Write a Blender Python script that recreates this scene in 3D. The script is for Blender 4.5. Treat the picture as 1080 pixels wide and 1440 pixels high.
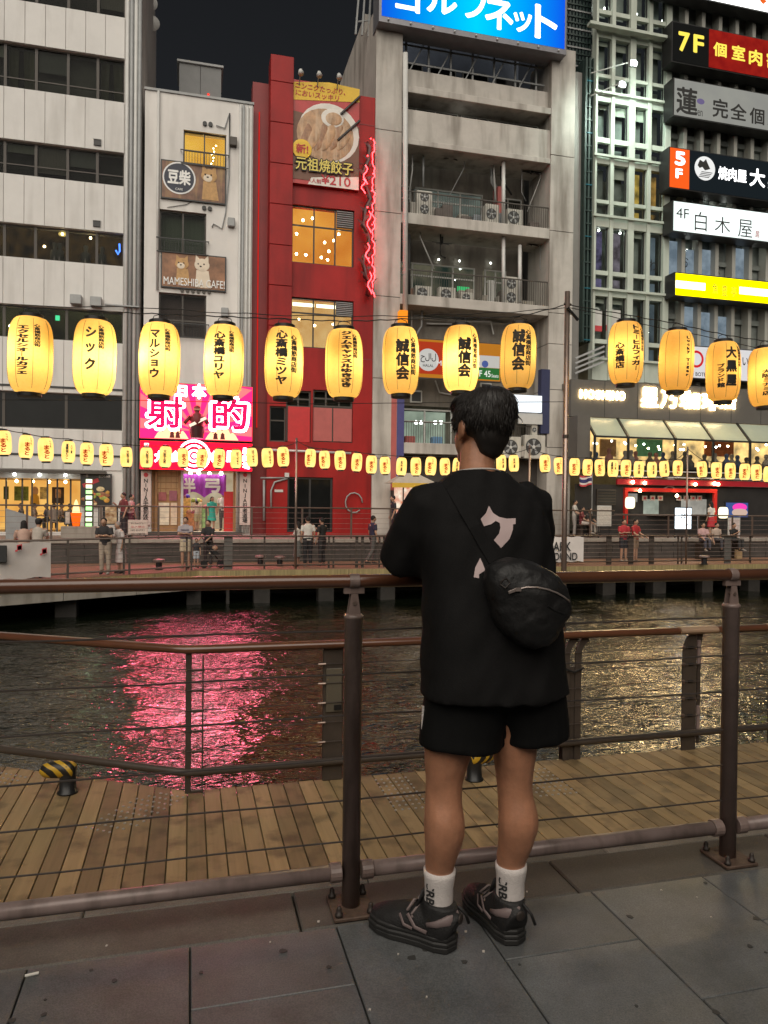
import bpy, bmesh, math, random
from math import sin, cos, pi, radians, sqrt, atan2
from mathutils import Vector, Matrix, noise
from mathutils.bvhtree import BVHTree

scene = bpy.context.scene
for o in list(bpy.data.objects):
    bpy.data.objects.remove(o)
COL = scene.collection
random.seed(7)

# ---------------------------------------------------------------- camera
CAM_H, YAW, PITCH, ROLL, FPX = 1.38, radians(14.7), radians(-0.6), 0.0105, 1040.0
FW = Vector((sin(YAW)*cos(PITCH), cos(YAW)*cos(PITCH), sin(PITCH)))
RT = Vector((cos(YAW), -sin(YAW), 0))
UP = RT.cross(FW)
cam_data = bpy.data.cameras.new('camera')
cam = bpy.data.objects.new('camera', cam_data)
COL.objects.link(cam)
cam_data.sensor_fit = 'VERTICAL'
cam_data.sensor_height = 36.0
cam_data.lens = FPX/1440*36.0
cam_data.clip_start, cam_data.clip_end = 0.05, 500
r2 = RT*cos(ROLL) + UP*sin(ROLL)
u2 = UP*cos(ROLL) - RT*sin(ROLL)
m = Matrix((r2, u2, -FW)).transposed().to_4x4()
m.translation = (0, 0, CAM_H)
cam.matrix_world = m
scene.camera = cam

# ---------------------------------------------------------------- night sky, one soft town-glow sun
SUN_EL, SUN_AZ = radians(38), radians(200)      # light comes from the lit street behind the camera
world = bpy.data.worlds.new('World')
scene.world = world
world.use_nodes = True
nt = world.node_tree
bg = nt.nodes['Background']
sky = nt.nodes.new('ShaderNodeTexSky')
sky.sky_type = 'NISHITA'
sky.sun_disc = False
sky.sun_elevation = SUN_EL
sky.sun_rotation = SUN_AZ
hs = nt.nodes.new('ShaderNodeHueSaturation')
hs.inputs['Saturation'].default_value = 0.3
nt.links.new(sky.outputs[0], hs.inputs['Color'])
nt.links.new(hs.outputs[0], bg.inputs['Color'])
bg.inputs['Strength'].default_value = 0.005
sun_data = bpy.data.lights.new('sun', 'SUN')
sun_data.energy = 3.25
sun_data.angle = radians(75)
sun_data.color = (1.0, 0.92, 0.81)
sun = bpy.data.objects.new('sun', sun_data)
COL.objects.link(sun)
sun_from = Vector((sin(SUN_AZ)*cos(SUN_EL), cos(SUN_AZ)*cos(SUN_EL), sin(SUN_EL)))
sun.rotation_euler = (-sun_from).to_track_quat('-Z', 'Y').to_euler()
sun.location = sun_from*40
scene.view_settings.view_transform = 'Standard'
scene.view_settings.look = 'None'
scene.view_settings.exposure = 0.0
scene.view_settings.gamma = 1.0
scene.view_settings.use_curve_mapping = False
scene.render.engine = 'CYCLES'
scene.cycles.use_denoising = True
scene.cycles.max_bounces = 6
scene.cycles.transparent_max_bounces = 12
scene.cycles.caustics_reflective = False
scene.cycles.caustics_refractive = False
scene.cycles.sample_clamp_indirect = 14.0

# ---------------------------------------------------------------- helpers
def ray(px, py):
    x, y = px-540, 720-py
    c, s = cos(ROLL), sin(ROLL)
    return RT*((c*x-s*y)/FPX) + FW + UP*((s*x+c*y)/FPX)

def atY(px, py, Y):
    """where the sight line through a point of the photo meets the upright plane at distance Y"""
    r = ray(px, py)
    t = Y/r.y
    return r.x*t, CAM_H+r.z*t

def atZ(px, py, Z):
    r = ray(px, py)
    t = (Z-CAM_H)/r.z
    return r.x*t, r.y*t

def R4(px0, px1, py0, py1, Y):
    """upright rectangle on a plane Y: X0, X1, Z0, Z1"""
    pxc, pyc = (px0+px1)/2, (py0+py1)/2
    return atY(px0, pyc, Y)[0], atY(px1, pyc, Y)[0], atY(pxc, py1, Y)[1], atY(pxc, py0, Y)[1]

def fix(o, p):
    """parent o (built in world coordinates) under p"""
    if p is not None:
        o.parent = p
        off = Vector(p.location) if p.parent is None else Vector((0, 0, 0))
        o.matrix_parent_inverse = Matrix.Translation(-off)
    return o

def tag(o, label, cat, group=None):
    o['label'] = label
    o['category'] = cat
    if group:
        o['group'] = group
    return o

def thing(name, label, cat, loc=(0, 0, 0), group=None):
    o = bpy.data.objects.new(name, None)
    o.empty_display_size = 0.1
    o.location = loc
    COL.objects.link(o)
    return tag(o, label, cat, group)

class MB:
    """collects shapes, links them as one mesh"""
    def __init__(s):
        s.v, s.f = [], []
    def add(s, vs, fs):
        n = len(s.v)
        s.v += [tuple(v) for v in vs]
        s.f += [tuple(i+n for i in f) for f in fs]
        return s
    def box(s, x0, x1, y0, y1, z0, z1):
        if x0 > x1: x0, x1 = x1, x0
        if y0 > y1: y0, y1 = y1, y0
        if z0 > z1: z0, z1 = z1, z0
        return s.add([(x, y, z) for z in (z0, z1) for y in (y0, y1) for x in (x0, x1)],
                     [(0, 2, 3, 1), (4, 5, 7, 6), (0, 1, 5, 4), (2, 6, 7, 3), (0, 4, 6, 2), (1, 3, 7, 5)])
    def quad(s, a, b, c, d):
        return s.add([a, b, c, d], [(0, 1, 2, 3)])
    def ring(s, pts, rad, n=10, flat=None, up=None, cap=True):
        """tube along pts; rad a number or list; flat = (a,b) scale of the two section axes, up = first axis"""
        pts = [Vector(p) for p in pts]
        k = len(pts)
        if not hasattr(rad, '__len__'):
            rad = [rad]*k
        vs, fs = [], []
        a = None
        for i, p in enumerate(pts):
            t = (pts[min(i+1, k-1)]-pts[max(i-1, 0)]).normalized()
            if a is None:
                a = Vector(up) if up else (Vector((0, 0, 1)) if abs(t.z) < 0.9 else Vector((1, 0, 0)))
            a = a - t*a.dot(t)
            if a.length < 1e-5:
                a = t.orthogonal()
            a.normalize()
            b = t.cross(a)
            fa, fb = flat if flat else (1, 1)
            r = rad[i]
            ra, rb = (r if hasattr(r, '__len__') else (r*fa, r*fb))
            for j in range(n):
                w = 2*pi*j/n
                vs.append(p + a*(cos(w)*ra) + b*(sin(w)*rb))
        for i in range(k-1):
            for j in range(n):
                j2 = (j+1) % n
                fs.append((i*n+j, i*n+j2, (i+1)*n+j2, (i+1)*n+j))
        if cap:
            fs.append(tuple(range(n-1, -1, -1)))
            fs.append(tuple((k-1)*n+j for j in range(n)))
        return s.add(vs, fs)
    def bar(s, pts, w, h, up=(0, 0, 1)):
        """bar of rectangular section w (along up) x h along pts"""
        pts = [Vector(p) for p in pts]
        k = len(pts)
        vs, fs = [], []
        for i, p in enumerate(pts):
            t = (pts[min(i+1, k-1)]-pts[max(i-1, 0)]).normalized()
            a = Vector(up) - t*Vector(up).dot(t)
            a.normalize()
            b = t.cross(a)
            vs += [p+a*w/2+b*h/2, p-a*w/2+b*h/2, p-a*w/2-b*h/2, p+a*w/2-b*h/2]
        for i in range(k-1):
            for j in range(4):
                fs.append((i*4+j, i*4+(j+1) % 4, i*4+4+(j+1) % 4, i*4+4+j))
        fs += [(3, 2, 1, 0), tuple((k-1)*4+j for j in range(4))]
        return s.add(vs, fs)
    def lathe(s, prof, c=(0, 0, 0), n=24, axis='Z'):
        vs, fs = [], []
        k = len(prof)
        for r, z in prof:
            for j in range(n):
                w = 2*pi*j/n
                if axis == 'Z':
                    vs.append((c[0]+r*cos(w), c[1]+r*sin(w), c[2]+z))
                elif axis == 'Y':
                    vs.append((c[0]+r*cos(w), c[1]+z, c[2]+r*sin(w)))
                else:
                    vs.append((c[0]+z, c[1]+r*cos(w), c[2]+r*sin(w)))
        for i in range(k-1):
            for j in range(n):
                fs.append((i*n+j, i*n+(j+1) % n, (i+1)*n+(j+1) % n, (i+1)*n+j))
        fs += [tuple(range(n-1, -1, -1)), tuple((k-1)*n+j for j in range(n))]
        return s.add(vs, fs)
    def prism(s, poly, y0, y1):
        """polygon of (x, z) points extruded from y0 to y1"""
        n = len(poly)
        vs = [(x, y0, z) for x, z in poly]+[(x, y1, z) for x, z in poly]
        fs = [tuple(range(n)), tuple(range(2*n-1, n-1, -1))]+[(i, i+n, (i+1) % n+n, (i+1) % n) for i in range(n)]
        return s.add(vs, fs)
    def slab(s, poly, z0, z1):
        """polygon of (x, y) points extruded from z0 to z1"""
        n = len(poly)
        vs = [(x, y, z0) for x, y in poly]+[(x, y, z1) for x, y in poly]
        fs = [tuple(range(n-1, -1, -1)), tuple(range(n, 2*n))]+[(i, (i+1) % n, (i+1) % n+n, i+n) for i in range(n)]
        return s.add(vs, fs)
    def ball(s, c, rx, ry=None, rz=None, n=14, m=9, rot=None):
        ry = ry or rx
        rz = rz or rx
        vs, fs = [], []
        for i in range(m+1):
            t = pi*i/m
            for j in range(n):
                w = 2*pi*j/n
                p = Vector((rx*sin(t)*cos(w), ry*sin(t)*sin(w), rz*cos(t)))
                if rot: p = rot @ p
                vs.append(p+Vector(c))
        for i in range(m):
            for j in range(n):
                fs.append((i*n+j, (i+1)*n+j, (i+1)*n+(j+1) % n, i*n+(j+1) % n))
        return s.add(vs, fs)
    def mesh(s, name, smooth=False, bevel=0, weld=False):
        me = bpy.data.meshes.new(name)
        me.from_pydata(s.v, [], s.f)
        bm = bmesh.new()
        bm.from_mesh(me)
        if weld:
            bmesh.ops.remove_doubles(bm, verts=bm.verts, dist=1e-5)
        bmesh.ops.recalc_face_normals(bm, faces=bm.faces)
        if bevel:
            es = [e for e in bm.edges if len(e.link_faces) == 2 and e.calc_face_angle(0) > 0.6]
            bmesh.ops.bevel(bm, geom=es, offset=bevel, segments=1, affect='EDGES', clamp_overlap=True)
        bm.to_mesh(me)
        bm.free()
        if smooth:
            for p in me.polygons:
                p.use_smooth = True
        return me
    def build(s, name, mat, parent=None, smooth=False, bevel=0, kind=None):
        return link(s.mesh(name, smooth, bevel), name, mat, parent, kind)

def link(me, name, mat, parent=None, kind=None):
    o = bpy.data.objects.new(name, me)
    if mat is not None and not me.materials:
        me.materials.append(mat)
    COL.objects.link(o)
    fix(o, parent)
    if kind:
        o['kind'] = kind
    return o

def box(name, mat, parent, x0, x1, y0, y1, z0, z1, bevel=0):
    return MB().box(x0, x1, y0, y1, z0, z1).build(name, mat, parent, bevel=bevel)

def dup(root, loc, label=None, rotz=None):
    """copy of a thing with its parts and sub-parts"""
    r = root.copy()
    COL.objects.link(r)
    r.location = loc
    if rotz is not None:
        r.rotation_euler = (0, 0, rotz)
    if label:
        r['label'] = label
    for ch in kids(root):
        c = ch.copy()
        COL.objects.link(c)
        c.parent = r
        for g in kids(ch):
            d = g.copy()
            COL.objects.link(d)
            d.parent = c
    return r

def kids(o):
    return [c for c in COL.objects if c.parent == o]

# ---------------------------------------------------------------- materials
def new_mat(name):
    mt = bpy.data.materials.new(name)
    mt.use_nodes = True
    return mt, mt.node_tree.nodes, mt.node_tree.links

def M(name, col, rough=0.6, metal=0.0, var=0.12, scale=3.0, bump=0.0, bscale=40.0, stain=None, stain_amt=0.0, stretch=(1, 1, 1), spec=0.5, coat=0.0):
    """plain surface: base colour with grain, optional streaky stains and fine relief"""
    mt, N, L = new_mat(name)
    b = N['Principled BSDF']
    b.inputs['Roughness'].default_value = rough
    b.inputs['Metallic'].default_value = metal
    b.inputs['Specular IOR Level'].default_value = spec
    b.inputs['Coat Weight'].default_value = coat
    tc = N.new('ShaderNodeTexCoord')
    mp = N.new('ShaderNodeMapping')
    mp.inputs['Scale'].default_value = stretch
    L.new(tc.outputs['Object'], mp.inputs[0])
    nz = N.new('ShaderNodeTexNoise')
    nz.inputs['Scale'].default_value = scale
    nz.inputs['Detail'].default_value = 6
    nz.inputs['Roughness'].default_value = 0.65
    L.new(mp.outputs[0], nz.inputs['Vector'])
    mr = N.new('ShaderNodeMapRange')
    mr.inputs[1].default_value, mr.inputs[2].default_value = 0.25, 0.75
    mr.inputs[3].default_value, mr.inputs[4].default_value = 1-var, 1+var
    L.new(nz.outputs[0], mr.inputs[0])
    mx = N.new('ShaderNodeMix')
    mx.data_type = 'RGBA'
    mx.blend_type = 'MULTIPLY'
    mx.inputs[0].default_value = 1
    mx.inputs[6].default_value = (*col, 1)
    L.new(mr.outputs[0], mx.inputs[7])
    out = mx.outputs[2]
    if stain:
        n2 = N.new('ShaderNodeTexNoise')
        n2.inputs['Scale'].default_value = scale*0.8
        n2.inputs['Detail'].default_value = 8
        m2 = N.new('ShaderNodeMapping')
        m2.inputs['Scale'].default_value = (stretch[0]*2.5, stretch[1]*2.5, stretch[2]*0.35)
        L.new(tc.outputs['Object'], m2.inputs[0])
        L.new(m2.outputs[0], n2.inputs['Vector'])
        r2_ = N.new('ShaderNodeMapRange')
        r2_.inputs[1].default_value, r2_.inputs[2].default_value = 0.48, 0.72
        r2_.inputs[3].default_value, r2_.inputs[4].default_value = 0, stain_amt
        L.new(n2.outputs[0], r2_.inputs[0])
        x2 = N.new('ShaderNodeMix')
        x2.data_type = 'RGBA'
        L.new(r2_.outputs[0], x2.inputs[0])
        L.new(out, x2.inputs[6])
        x2.inputs[7].default_value = (*stain, 1)
        out = x2.outputs[2]
    L.new(out, b.inputs['Base Color'])
    if bump:
        n3 = N.new('ShaderNodeTexNoise')
        n3.inputs['Scale'].default_value = bscale
        n3.inputs['Detail'].default_value = 5
        L.new(mp.outputs[0], n3.inputs['Vector'])
        bp = N.new('ShaderNodeBump')
        bp.inputs['Strength'].default_value = bump
        bp.inputs['Distance'].default_value = 0.01
        L.new(n3.outputs[0], bp.inputs['Height'])
        L.new(bp.outputs[0], b.inputs['Normal'])
    return mt

def EM(name, col, strength, var=0.0, scale=2.0, col2=None):
    """a surface that gives off light (sign face, lit room, lamp)"""
    mt, N, L = new_mat(name)
    N.remove(N['Principled BSDF'])
    e = N.new('ShaderNodeEmission')
    e.inputs['Color'].default_value = (*col, 1)
    e.inputs['Strength'].default_value = strength
    L.new(e.outputs[0], N['Material Output'].inputs[0])
    if var or col2:
        tc = N.new('ShaderNodeTexCoord')
        nz = N.new('ShaderNodeTexNoise')
        nz.inputs['Scale'].default_value = scale
        nz.inputs['Detail'].default_value = 4
        L.new(tc.outputs['Object'], nz.inputs['Vector'])
        mr = N.new('ShaderNodeMapRange')
        mr.inputs[1].default_value, mr.inputs[2].default_value = 0.32, 0.68
        L.new(nz.outputs[0], mr.inputs[0])
        mx = N.new('ShaderNodeMix')
        mx.data_type = 'RGBA'
        mx.inputs[6].default_value = (*col, 1)
        mx.inputs[7].default_value = (*(col2 or tuple(c*(1-var) for c in col)), 1)
        L.new(mr.outputs[0], mx.inputs[0])
        L.new(mx.outputs[2], e.inputs['Color'])
    return mt

def glass_mat(name, tint=(0.9, 0.95, 0.93), dark=0.0):
    """thin pane: mostly see-through with a sharp reflection"""
    mt, N, L = new_mat(name)
    N.remove(N['Principled BSDF'])
    tr = N.new('ShaderNodeBsdfTransparent')
    tr.inputs[0].default_value = (*[c*(1-dark) for c in tint], 1)
    gl = N.new('ShaderNodeBsdfGlossy')
    gl.inputs['Roughness'].default_value = 0.03
    fr = N.new('ShaderNodeFresnel')
    fr.inputs[0].default_value = 1.18
    mx = N.new('ShaderNodeMixShader')
    L.new(fr.outputs[0], mx.inputs[0])
    L.new(tr.outputs[0], mx.inputs[1])
    L.new(gl.outputs[0], mx.inputs[2])
    L.new(mx.outputs[0], N['Material Output'].inputs[0])
    return mt

# ---------------------------------------------------------------- lettering (flat print or cut-out letters, built as meshes)
_tc = {}
def glyphs(body, bold=0.0, shear=0.0):
    """triangulated outline of a word in its own x-y plane, 1 unit = text size, centred on x and y"""
    key = (body, bold, shear)
    if key in _tc:
        return _tc[key]
    if bold > 0:
        v0, f0, w, h = glyphs(body, 0.0, shear)
        vs, fs = [], []
        b = bold*0.75
        for k in range(8):
            dx, dy = b*cos(k*pi/4), b*sin(k*pi/4)
            n = len(vs)
            vs += [(x+dx, y+dy, (k+1)*0.0007) for x, y, d in v0]
            fs += [tuple(i+n for i in f) for f in f0]
        _tc[key] = (vs, fs, w+2*b, h+2*b)
        return _tc[key]
    c = bpy.data.curves.new('lettering', 'FONT')
    c.body = body
    c.resolution_u = 3
    c.offset = 0.0
    c.shear = shear
    o = bpy.data.objects.new('lettering', c)
    me = bpy.data.meshes.new_from_object(o)
    vs = [tuple(v.co) for v in me.vertices]
    fs = [tuple(p.vertices) for p in me.polygons]
    bpy.data.meshes.remove(me)
    bpy.data.objects.remove(o)
    bpy.data.curves.remove(c)
    if vs:
        cx = (min(v[0] for v in vs)+max(v[0] for v in vs))/2
        cy = (min(v[1] for v in vs)+max(v[1] for v in vs))/2
        w = max(v[0] for v in vs)-min(v[0] for v in vs)
        h = max(v[1] for v in vs)-min(v[1] for v in vs)
        vs = [(v[0]-cx, v[1]-cy, 0.0) for v in vs]
    else:
        w = h = 0
    _tc[key] = (vs, fs, w, h)
    return _tc[key]

def word_flat(mb, body, X, Y, Z, w=None, h=None, bold=0.0, shear=0.0):
    """a word on the upright plane Y facing -Y, scaled to width w and/or height h"""
    vs, fs, gw, gh = glyphs(body, bold, shear)
    sx = w/gw if w else h/gh
    sz = h/gh if h else w/gw
    mb.add([(X+x*sx, Y-d, Z+y*sz) for x, y, d in vs], fs)
    return mb

def text(name, body, mat, parent, X, Y, Z, w=None, h=None, bold=0.0, shear=0.0):
    return word_flat(MB(), body, X, Y, Z, w, h, bold, shear).build(name, mat, parent)

def text_px(name, body, mat, parent, px0, px1, py0, py1, Y, bold=0.0, shear=0.0):
    x0, x1, z0, z1 = R4(px0, px1, py0, py1, Y)
    return text(name, body, mat, parent, (x0+x1)/2, Y, (z0+z1)/2, x1-x0, z1-z0, bold, shear)

def column(mb, body, X, Y, Z1, size, pitch, bold=0.0, sx=1.0):
    """upright column of characters hanging down from Z1"""
    for i, ch in enumerate(body):
        vs, fs, gw, gh = glyphs(ch, bold)
        if not vs: continue
        zc = Z1-(i+0.5)*pitch
        rot = ch in 'ー-'
        mb.add([(X+(y if rot else x)*size*sx, Y-d, zc+(-x if rot else y)*size) for x, y, d in vs], fs)
    return mb

def fcol(mb, parent, name, mat):
    return mb.build(name, mat, parent)
# ================================================================= materials of the near bank
def wood_mat(name, c1, c2, rough=0.65, axis='Y'):
    mt, N, L = new_mat(name)
    b = N['Principled BSDF']
    b.inputs['Roughness'].default_value = rough
    tc = N.new('ShaderNodeTexCoord')
    oi = N.new('ShaderNodeObjectInfo')
    ad = N.new('ShaderNodeVectorMath')
    ad.operation = 'ADD'
    sc = N.new('ShaderNodeVectorMath')
    sc.operation = 'SCALE'
    sc.inputs[3].default_value = 37.0
    L.new(oi.outputs['Random'], sc.inputs[0])
    L.new(tc.outputs['Object'], ad.inputs[0])
    L.new(sc.outputs[0], ad.inputs[1])
    mp = N.new('ShaderNodeMapping')
    mp.inputs['Scale'].default_value = (28, 1.6, 28) if axis == 'Y' else (1.6, 28, 28)
    L.new(ad.outputs[0], mp.inputs[0])
    nz = N.new('ShaderNodeTexNoise')
    nz.inputs['Scale'].default_value = 1.0
    nz.inputs['Detail'].default_value = 6
    nz.inputs['Distortion'].default_value = 0.6
    L.new(mp.outputs[0], nz.inputs['Vector'])
    mx = N.new('ShaderNodeMix')
    mx.data_type = 'RGBA'
    mx.inputs[6].default_value = (*c1, 1)
    mx.inputs[7].default_value = (*c2, 1)
    L.new(nz.outputs[0], mx.inputs[0])
    # tone of the single plank
    mr = N.new('ShaderNodeMapRange')
    mr.inputs[3].default_value, mr.inputs[4].default_value = 0.62, 1.25
    L.new(oi.outputs['Random'], mr.inputs[0])
    m2 = N.new('ShaderNodeMix')
    m2.data_type = 'RGBA'
    m2.blend_type = 'MULTIPLY'
    m2.inputs[0].default_value = 1
    L.new(mx.outputs[2], m2.inputs[6])
    L.new(mr.outputs[0], m2.inputs[7])
    # knots and dirt
    n2 = N.new('ShaderNodeTexNoise')
    n2.inputs['Scale'].default_value = 5.0
    n2.inputs['Detail'].default_value = 5
    L.new(ad.outputs[0], n2.inputs['Vector'])
    r2_ = N.new('ShaderNodeMapRange')
    r2_.inputs[1].default_value, r2_.inputs[2].default_value = 0.5, 0.7
    r2_.inputs[3].default_value, r2_.inputs[4].default_value = 0.0, 0.75
    L.new(n2.outputs[0], r2_.inputs[0])
    m3 = N.new('ShaderNodeMix')
    m3.data_type = 'RGBA'
    L.new(r2_.outputs[0], m3.inputs[0])
    L.new(m2.outputs[2], m3.inputs[6])
    m3.inputs[7].default_value = (c1[0]*0.4, c1[1]*0.4, c1[2]*0.45, 1)
    L.new(m3.outputs[2], b.inputs['Base Color'])
    bp = N.new('ShaderNodeBump')
    bp.inputs['Strength'].default_value = 0.35
    bp.inputs['Distance'].default_value = 0.004
    L.new(nz.outputs[0], bp.inputs['Height'])
    L.new(bp.outputs[0], b.inputs['Normal'])
    return mt

def stone_mat(name, c, c2, rough=0.45):
    """dark granite: speckle, blotches of dirt, tone by slab"""
    mt, N, L = new_mat(name)
    b = N['Principled BSDF']
    tc = N.new('ShaderNodeTexCoord')
    oi = N.new('ShaderNodeObjectInfo')
    ad = N.new('ShaderNodeVectorMath')
    ad.operation = 'ADD'
    L.new(tc.outputs['Object'], ad.inputs[0])
    sc = N.new('ShaderNodeVectorMath')
    sc.operation = 'SCALE'
    sc.inputs[3].default_value = 19.0
    L.new(oi.outputs['Random'], sc.inputs[0])
    L.new(sc.outputs[0], ad.inputs[1])
    def nz(scale, det):
        n = N.new('ShaderNodeTexNoise')
        n.inputs['Scale'].default_value = scale
        n.inputs['Detail'].default_value = det
        n.inputs['Roughness'].default_value = 0.7
        L.new(ad.outputs[0], n.inputs['Vector'])
        return n
    fine, blot = nz(210, 3), nz(4.5, 7)
    m1 = N.new('ShaderNodeMix')
    m1.data_type = 'RGBA'
    m1.inputs[6].default_value = (*c, 1)
    m1.inputs[7].default_value = (*c2, 1)
    rr = N.new('ShaderNodeMapRange')
    rr.inputs[1].default_value, rr.inputs[2].default_value = 0.35, 0.65
    L.new(fine.outputs[0], rr.inputs[0])
    L.new(rr.outputs[0], m1.inputs[0])
    m2 = N.new('ShaderNodeMix')
    m2.data_type = 'RGBA'
    m2.blend_type = 'MULTIPLY'
    m2.inputs[0].default_value = 1
    r3 = N.new('ShaderNodeMapRange')
    r3.inputs[1].default_value, r3.inputs[2].default_value = 0.3, 0.7
    r3.inputs[3].default_value, r3.inputs[4].default_value = 0.62, 1.25
    L.new(blot.outputs[0], r3.inputs[0])
    r4 = N.new('ShaderNodeMapRange')
    r4.inputs[3].default_value, r4.inputs[4].default_value = 0.85, 1.15
    L.new(oi.outputs['Random'], r4.inputs[0])
    mm = N.new('ShaderNodeMath')
    mm.operation = 'MULTIPLY'
    L.new(r3.outputs[0], mm.inputs[0])
    L.new(r4.outputs[0], mm.inputs[1])
    L.new(m1.outputs[2], m2.inputs[6])
    L.new(mm.outputs[0], m2.inputs[7])
    L.new(m2.outputs[2], b.inputs['Base Color'])
    r5 = N.new('ShaderNodeMapRange')
    r5.inputs[3].default_value, r5.inputs[4].default_value = rough-0.14, rough+0.2
    L.new(blot.outputs[0], r5.inputs[0])
    L.new(r5.outputs[0], b.inputs['Roughness'])
    bp = N.new('ShaderNodeBump')
    bp.inputs['Strength'].default_value = 0.35
    bp.inputs['Distance'].default_value = 0.002
    L.new(fine.outputs[0], bp.inputs['Height'])
    L.new(bp.outputs[0], b.inputs['Normal'])
    return mt

m_slab = stone_mat('paving granite', (0.085, 0.088, 0.089), (0.15, 0.154, 0.155), 0.36)
m_kerb = stone_mat('kerb granite', (0.075, 0.066, 0.056), (0.125, 0.11, 0.092), 0.6)
m_coping = stone_mat('coping granite', (0.16, 0.14, 0.115), (0.25, 0.225, 0.19), 0.65)
m_dirt = M('dark joint dirt', (0.02, 0.019, 0.018), 0.9)
m_plank = wood_mat('deck planks', (0.20, 0.135, 0.06), (0.36, 0.25, 0.125), 0.6)
m_beam = M('deck beam', (0.16, 0.12, 0.055), 0.8, var=0.35, scale=2, stretch=(1, 1, 0.2))
m_rail = M('brown handrail', (0.11, 0.042, 0.021), 0.28, 0.0, var=0.18, scale=6, spec=0.6, coat=0.4)
m_post = M('brown painted steel', (0.2, 0.145, 0.128), 0.36, 0.0, var=0.2, scale=9, stain=(0.05, 0.034, 0.026), stain_amt=0.6, bump=0.1, bscale=90)
m_tube = M('mauve grey painted steel', (0.24, 0.18, 0.165), 0.34, 0.1, var=0.2, scale=8, stain=(0.06, 0.04, 0.03), stain_amt=0.6)
m_plate = M('rusty base plate', (0.11, 0.07, 0.05), 0.65, 0.2, var=0.4, scale=25, bump=0.4, bscale=60)
m_bolt = M('dark bolts', (0.045, 0.035, 0.03), 0.5, 0.3, var=0.3, scale=40)
m_wire = M('rail wire', (0.14, 0.12, 0.11), 0.35, 0.7, var=0.2, scale=20)
m_dpost = M('dark bronze steel', (0.06, 0.046, 0.036), 0.45, 0.1, var=0.25, scale=7)
m_steel = M('galvanised pole', (0.33, 0.25, 0.21), 0.3, 0.75, var=0.15, scale=8)
m_black = M('black paint', (0.012, 0.012, 0.012), 0.4, var=0.3)
m_conc = M('concrete', (0.2, 0.185, 0.16), 0.85, var=0.25, scale=1.2, stain=(0.05, 0.045, 0.035), stain_amt=0.7, bump=0.2)
m_pile = M('dark pile steel', (0.028, 0.024, 0.02), 0.7, var=0.4, scale=3)

# ================================================================= near pavement
DECK_Z, WATER_Z = -0.83, -2.0
pav = MB().box(-14, 16, -14, 2.362, -0.5, -0.018).build('pavement', m_dirt, kind='structure')
slab_len, slab_w = 0.6, 0.4633
for i in range(-9, 10):
    x0 = 0.01+slab_w*i
    cuts = [2.36]
    y = 2.06 if i % 2 == 0 else 1.765
    while y > -1.3:
        cuts.append(y)
        y -= slab_len
    for a, b in zip(cuts, cuts[1:]):
        dz = random.uniform(-0.0012, 0.0012)
        MB().box(x0+0.0025, x0+slab_w-0.0025, b+0.0025, a-0.0025, -0.03, dz).build('paving_slab', m_slab, pav, bevel=0.0025)
kerb = MB().box(-14, 16, 2.362, 2.66, -1.0, -0.045).build('kerb', m_dirt, kind='structure')
for i in range(-5, 8):
    x0 = 0.36+1.0*i
    MB().box(x0+0.003, x0+0.997, 2.366, 2.612, -0.044, random.uniform(-0.002, 0.001)).build('kerb_stone', m_kerb, kerb, bevel=0.006)
    MB().box(x0+0.3, x0+1.296, 2.665, 2.82, -0.6, -0.03+random.uniform(-0.002, 0.002)).build('coping_stone', m_coping, kerb, bevel=0.006)
box('retaining_wall', m_conc, kerb, -14, 16, 2.67, 2.8, -3.2, -0.6)

# unseen near-bank houses, added behind the viewpoint to shade the foreground
nb = thing('near_bank_shade_houses', 'unseen row of dark houses added behind the viewpoint to shade the foreground', 'building', (5, -6, 0))
m_nb = M('near bank wall', (0.14, 0.12, 0.11), 0.8, var=0.2, scale=0.7)
box('wall', m_nb, nb, -30, 45, -14, -6, 0, 5.4)
for i in range(-7, 12):
    for j in range(2):
        box('window', m_black, nb, i*3.2, i*3.2+1.8, -6.0, -5.96, 0.8+j*2.4, 2.4+j*2.4)

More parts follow.
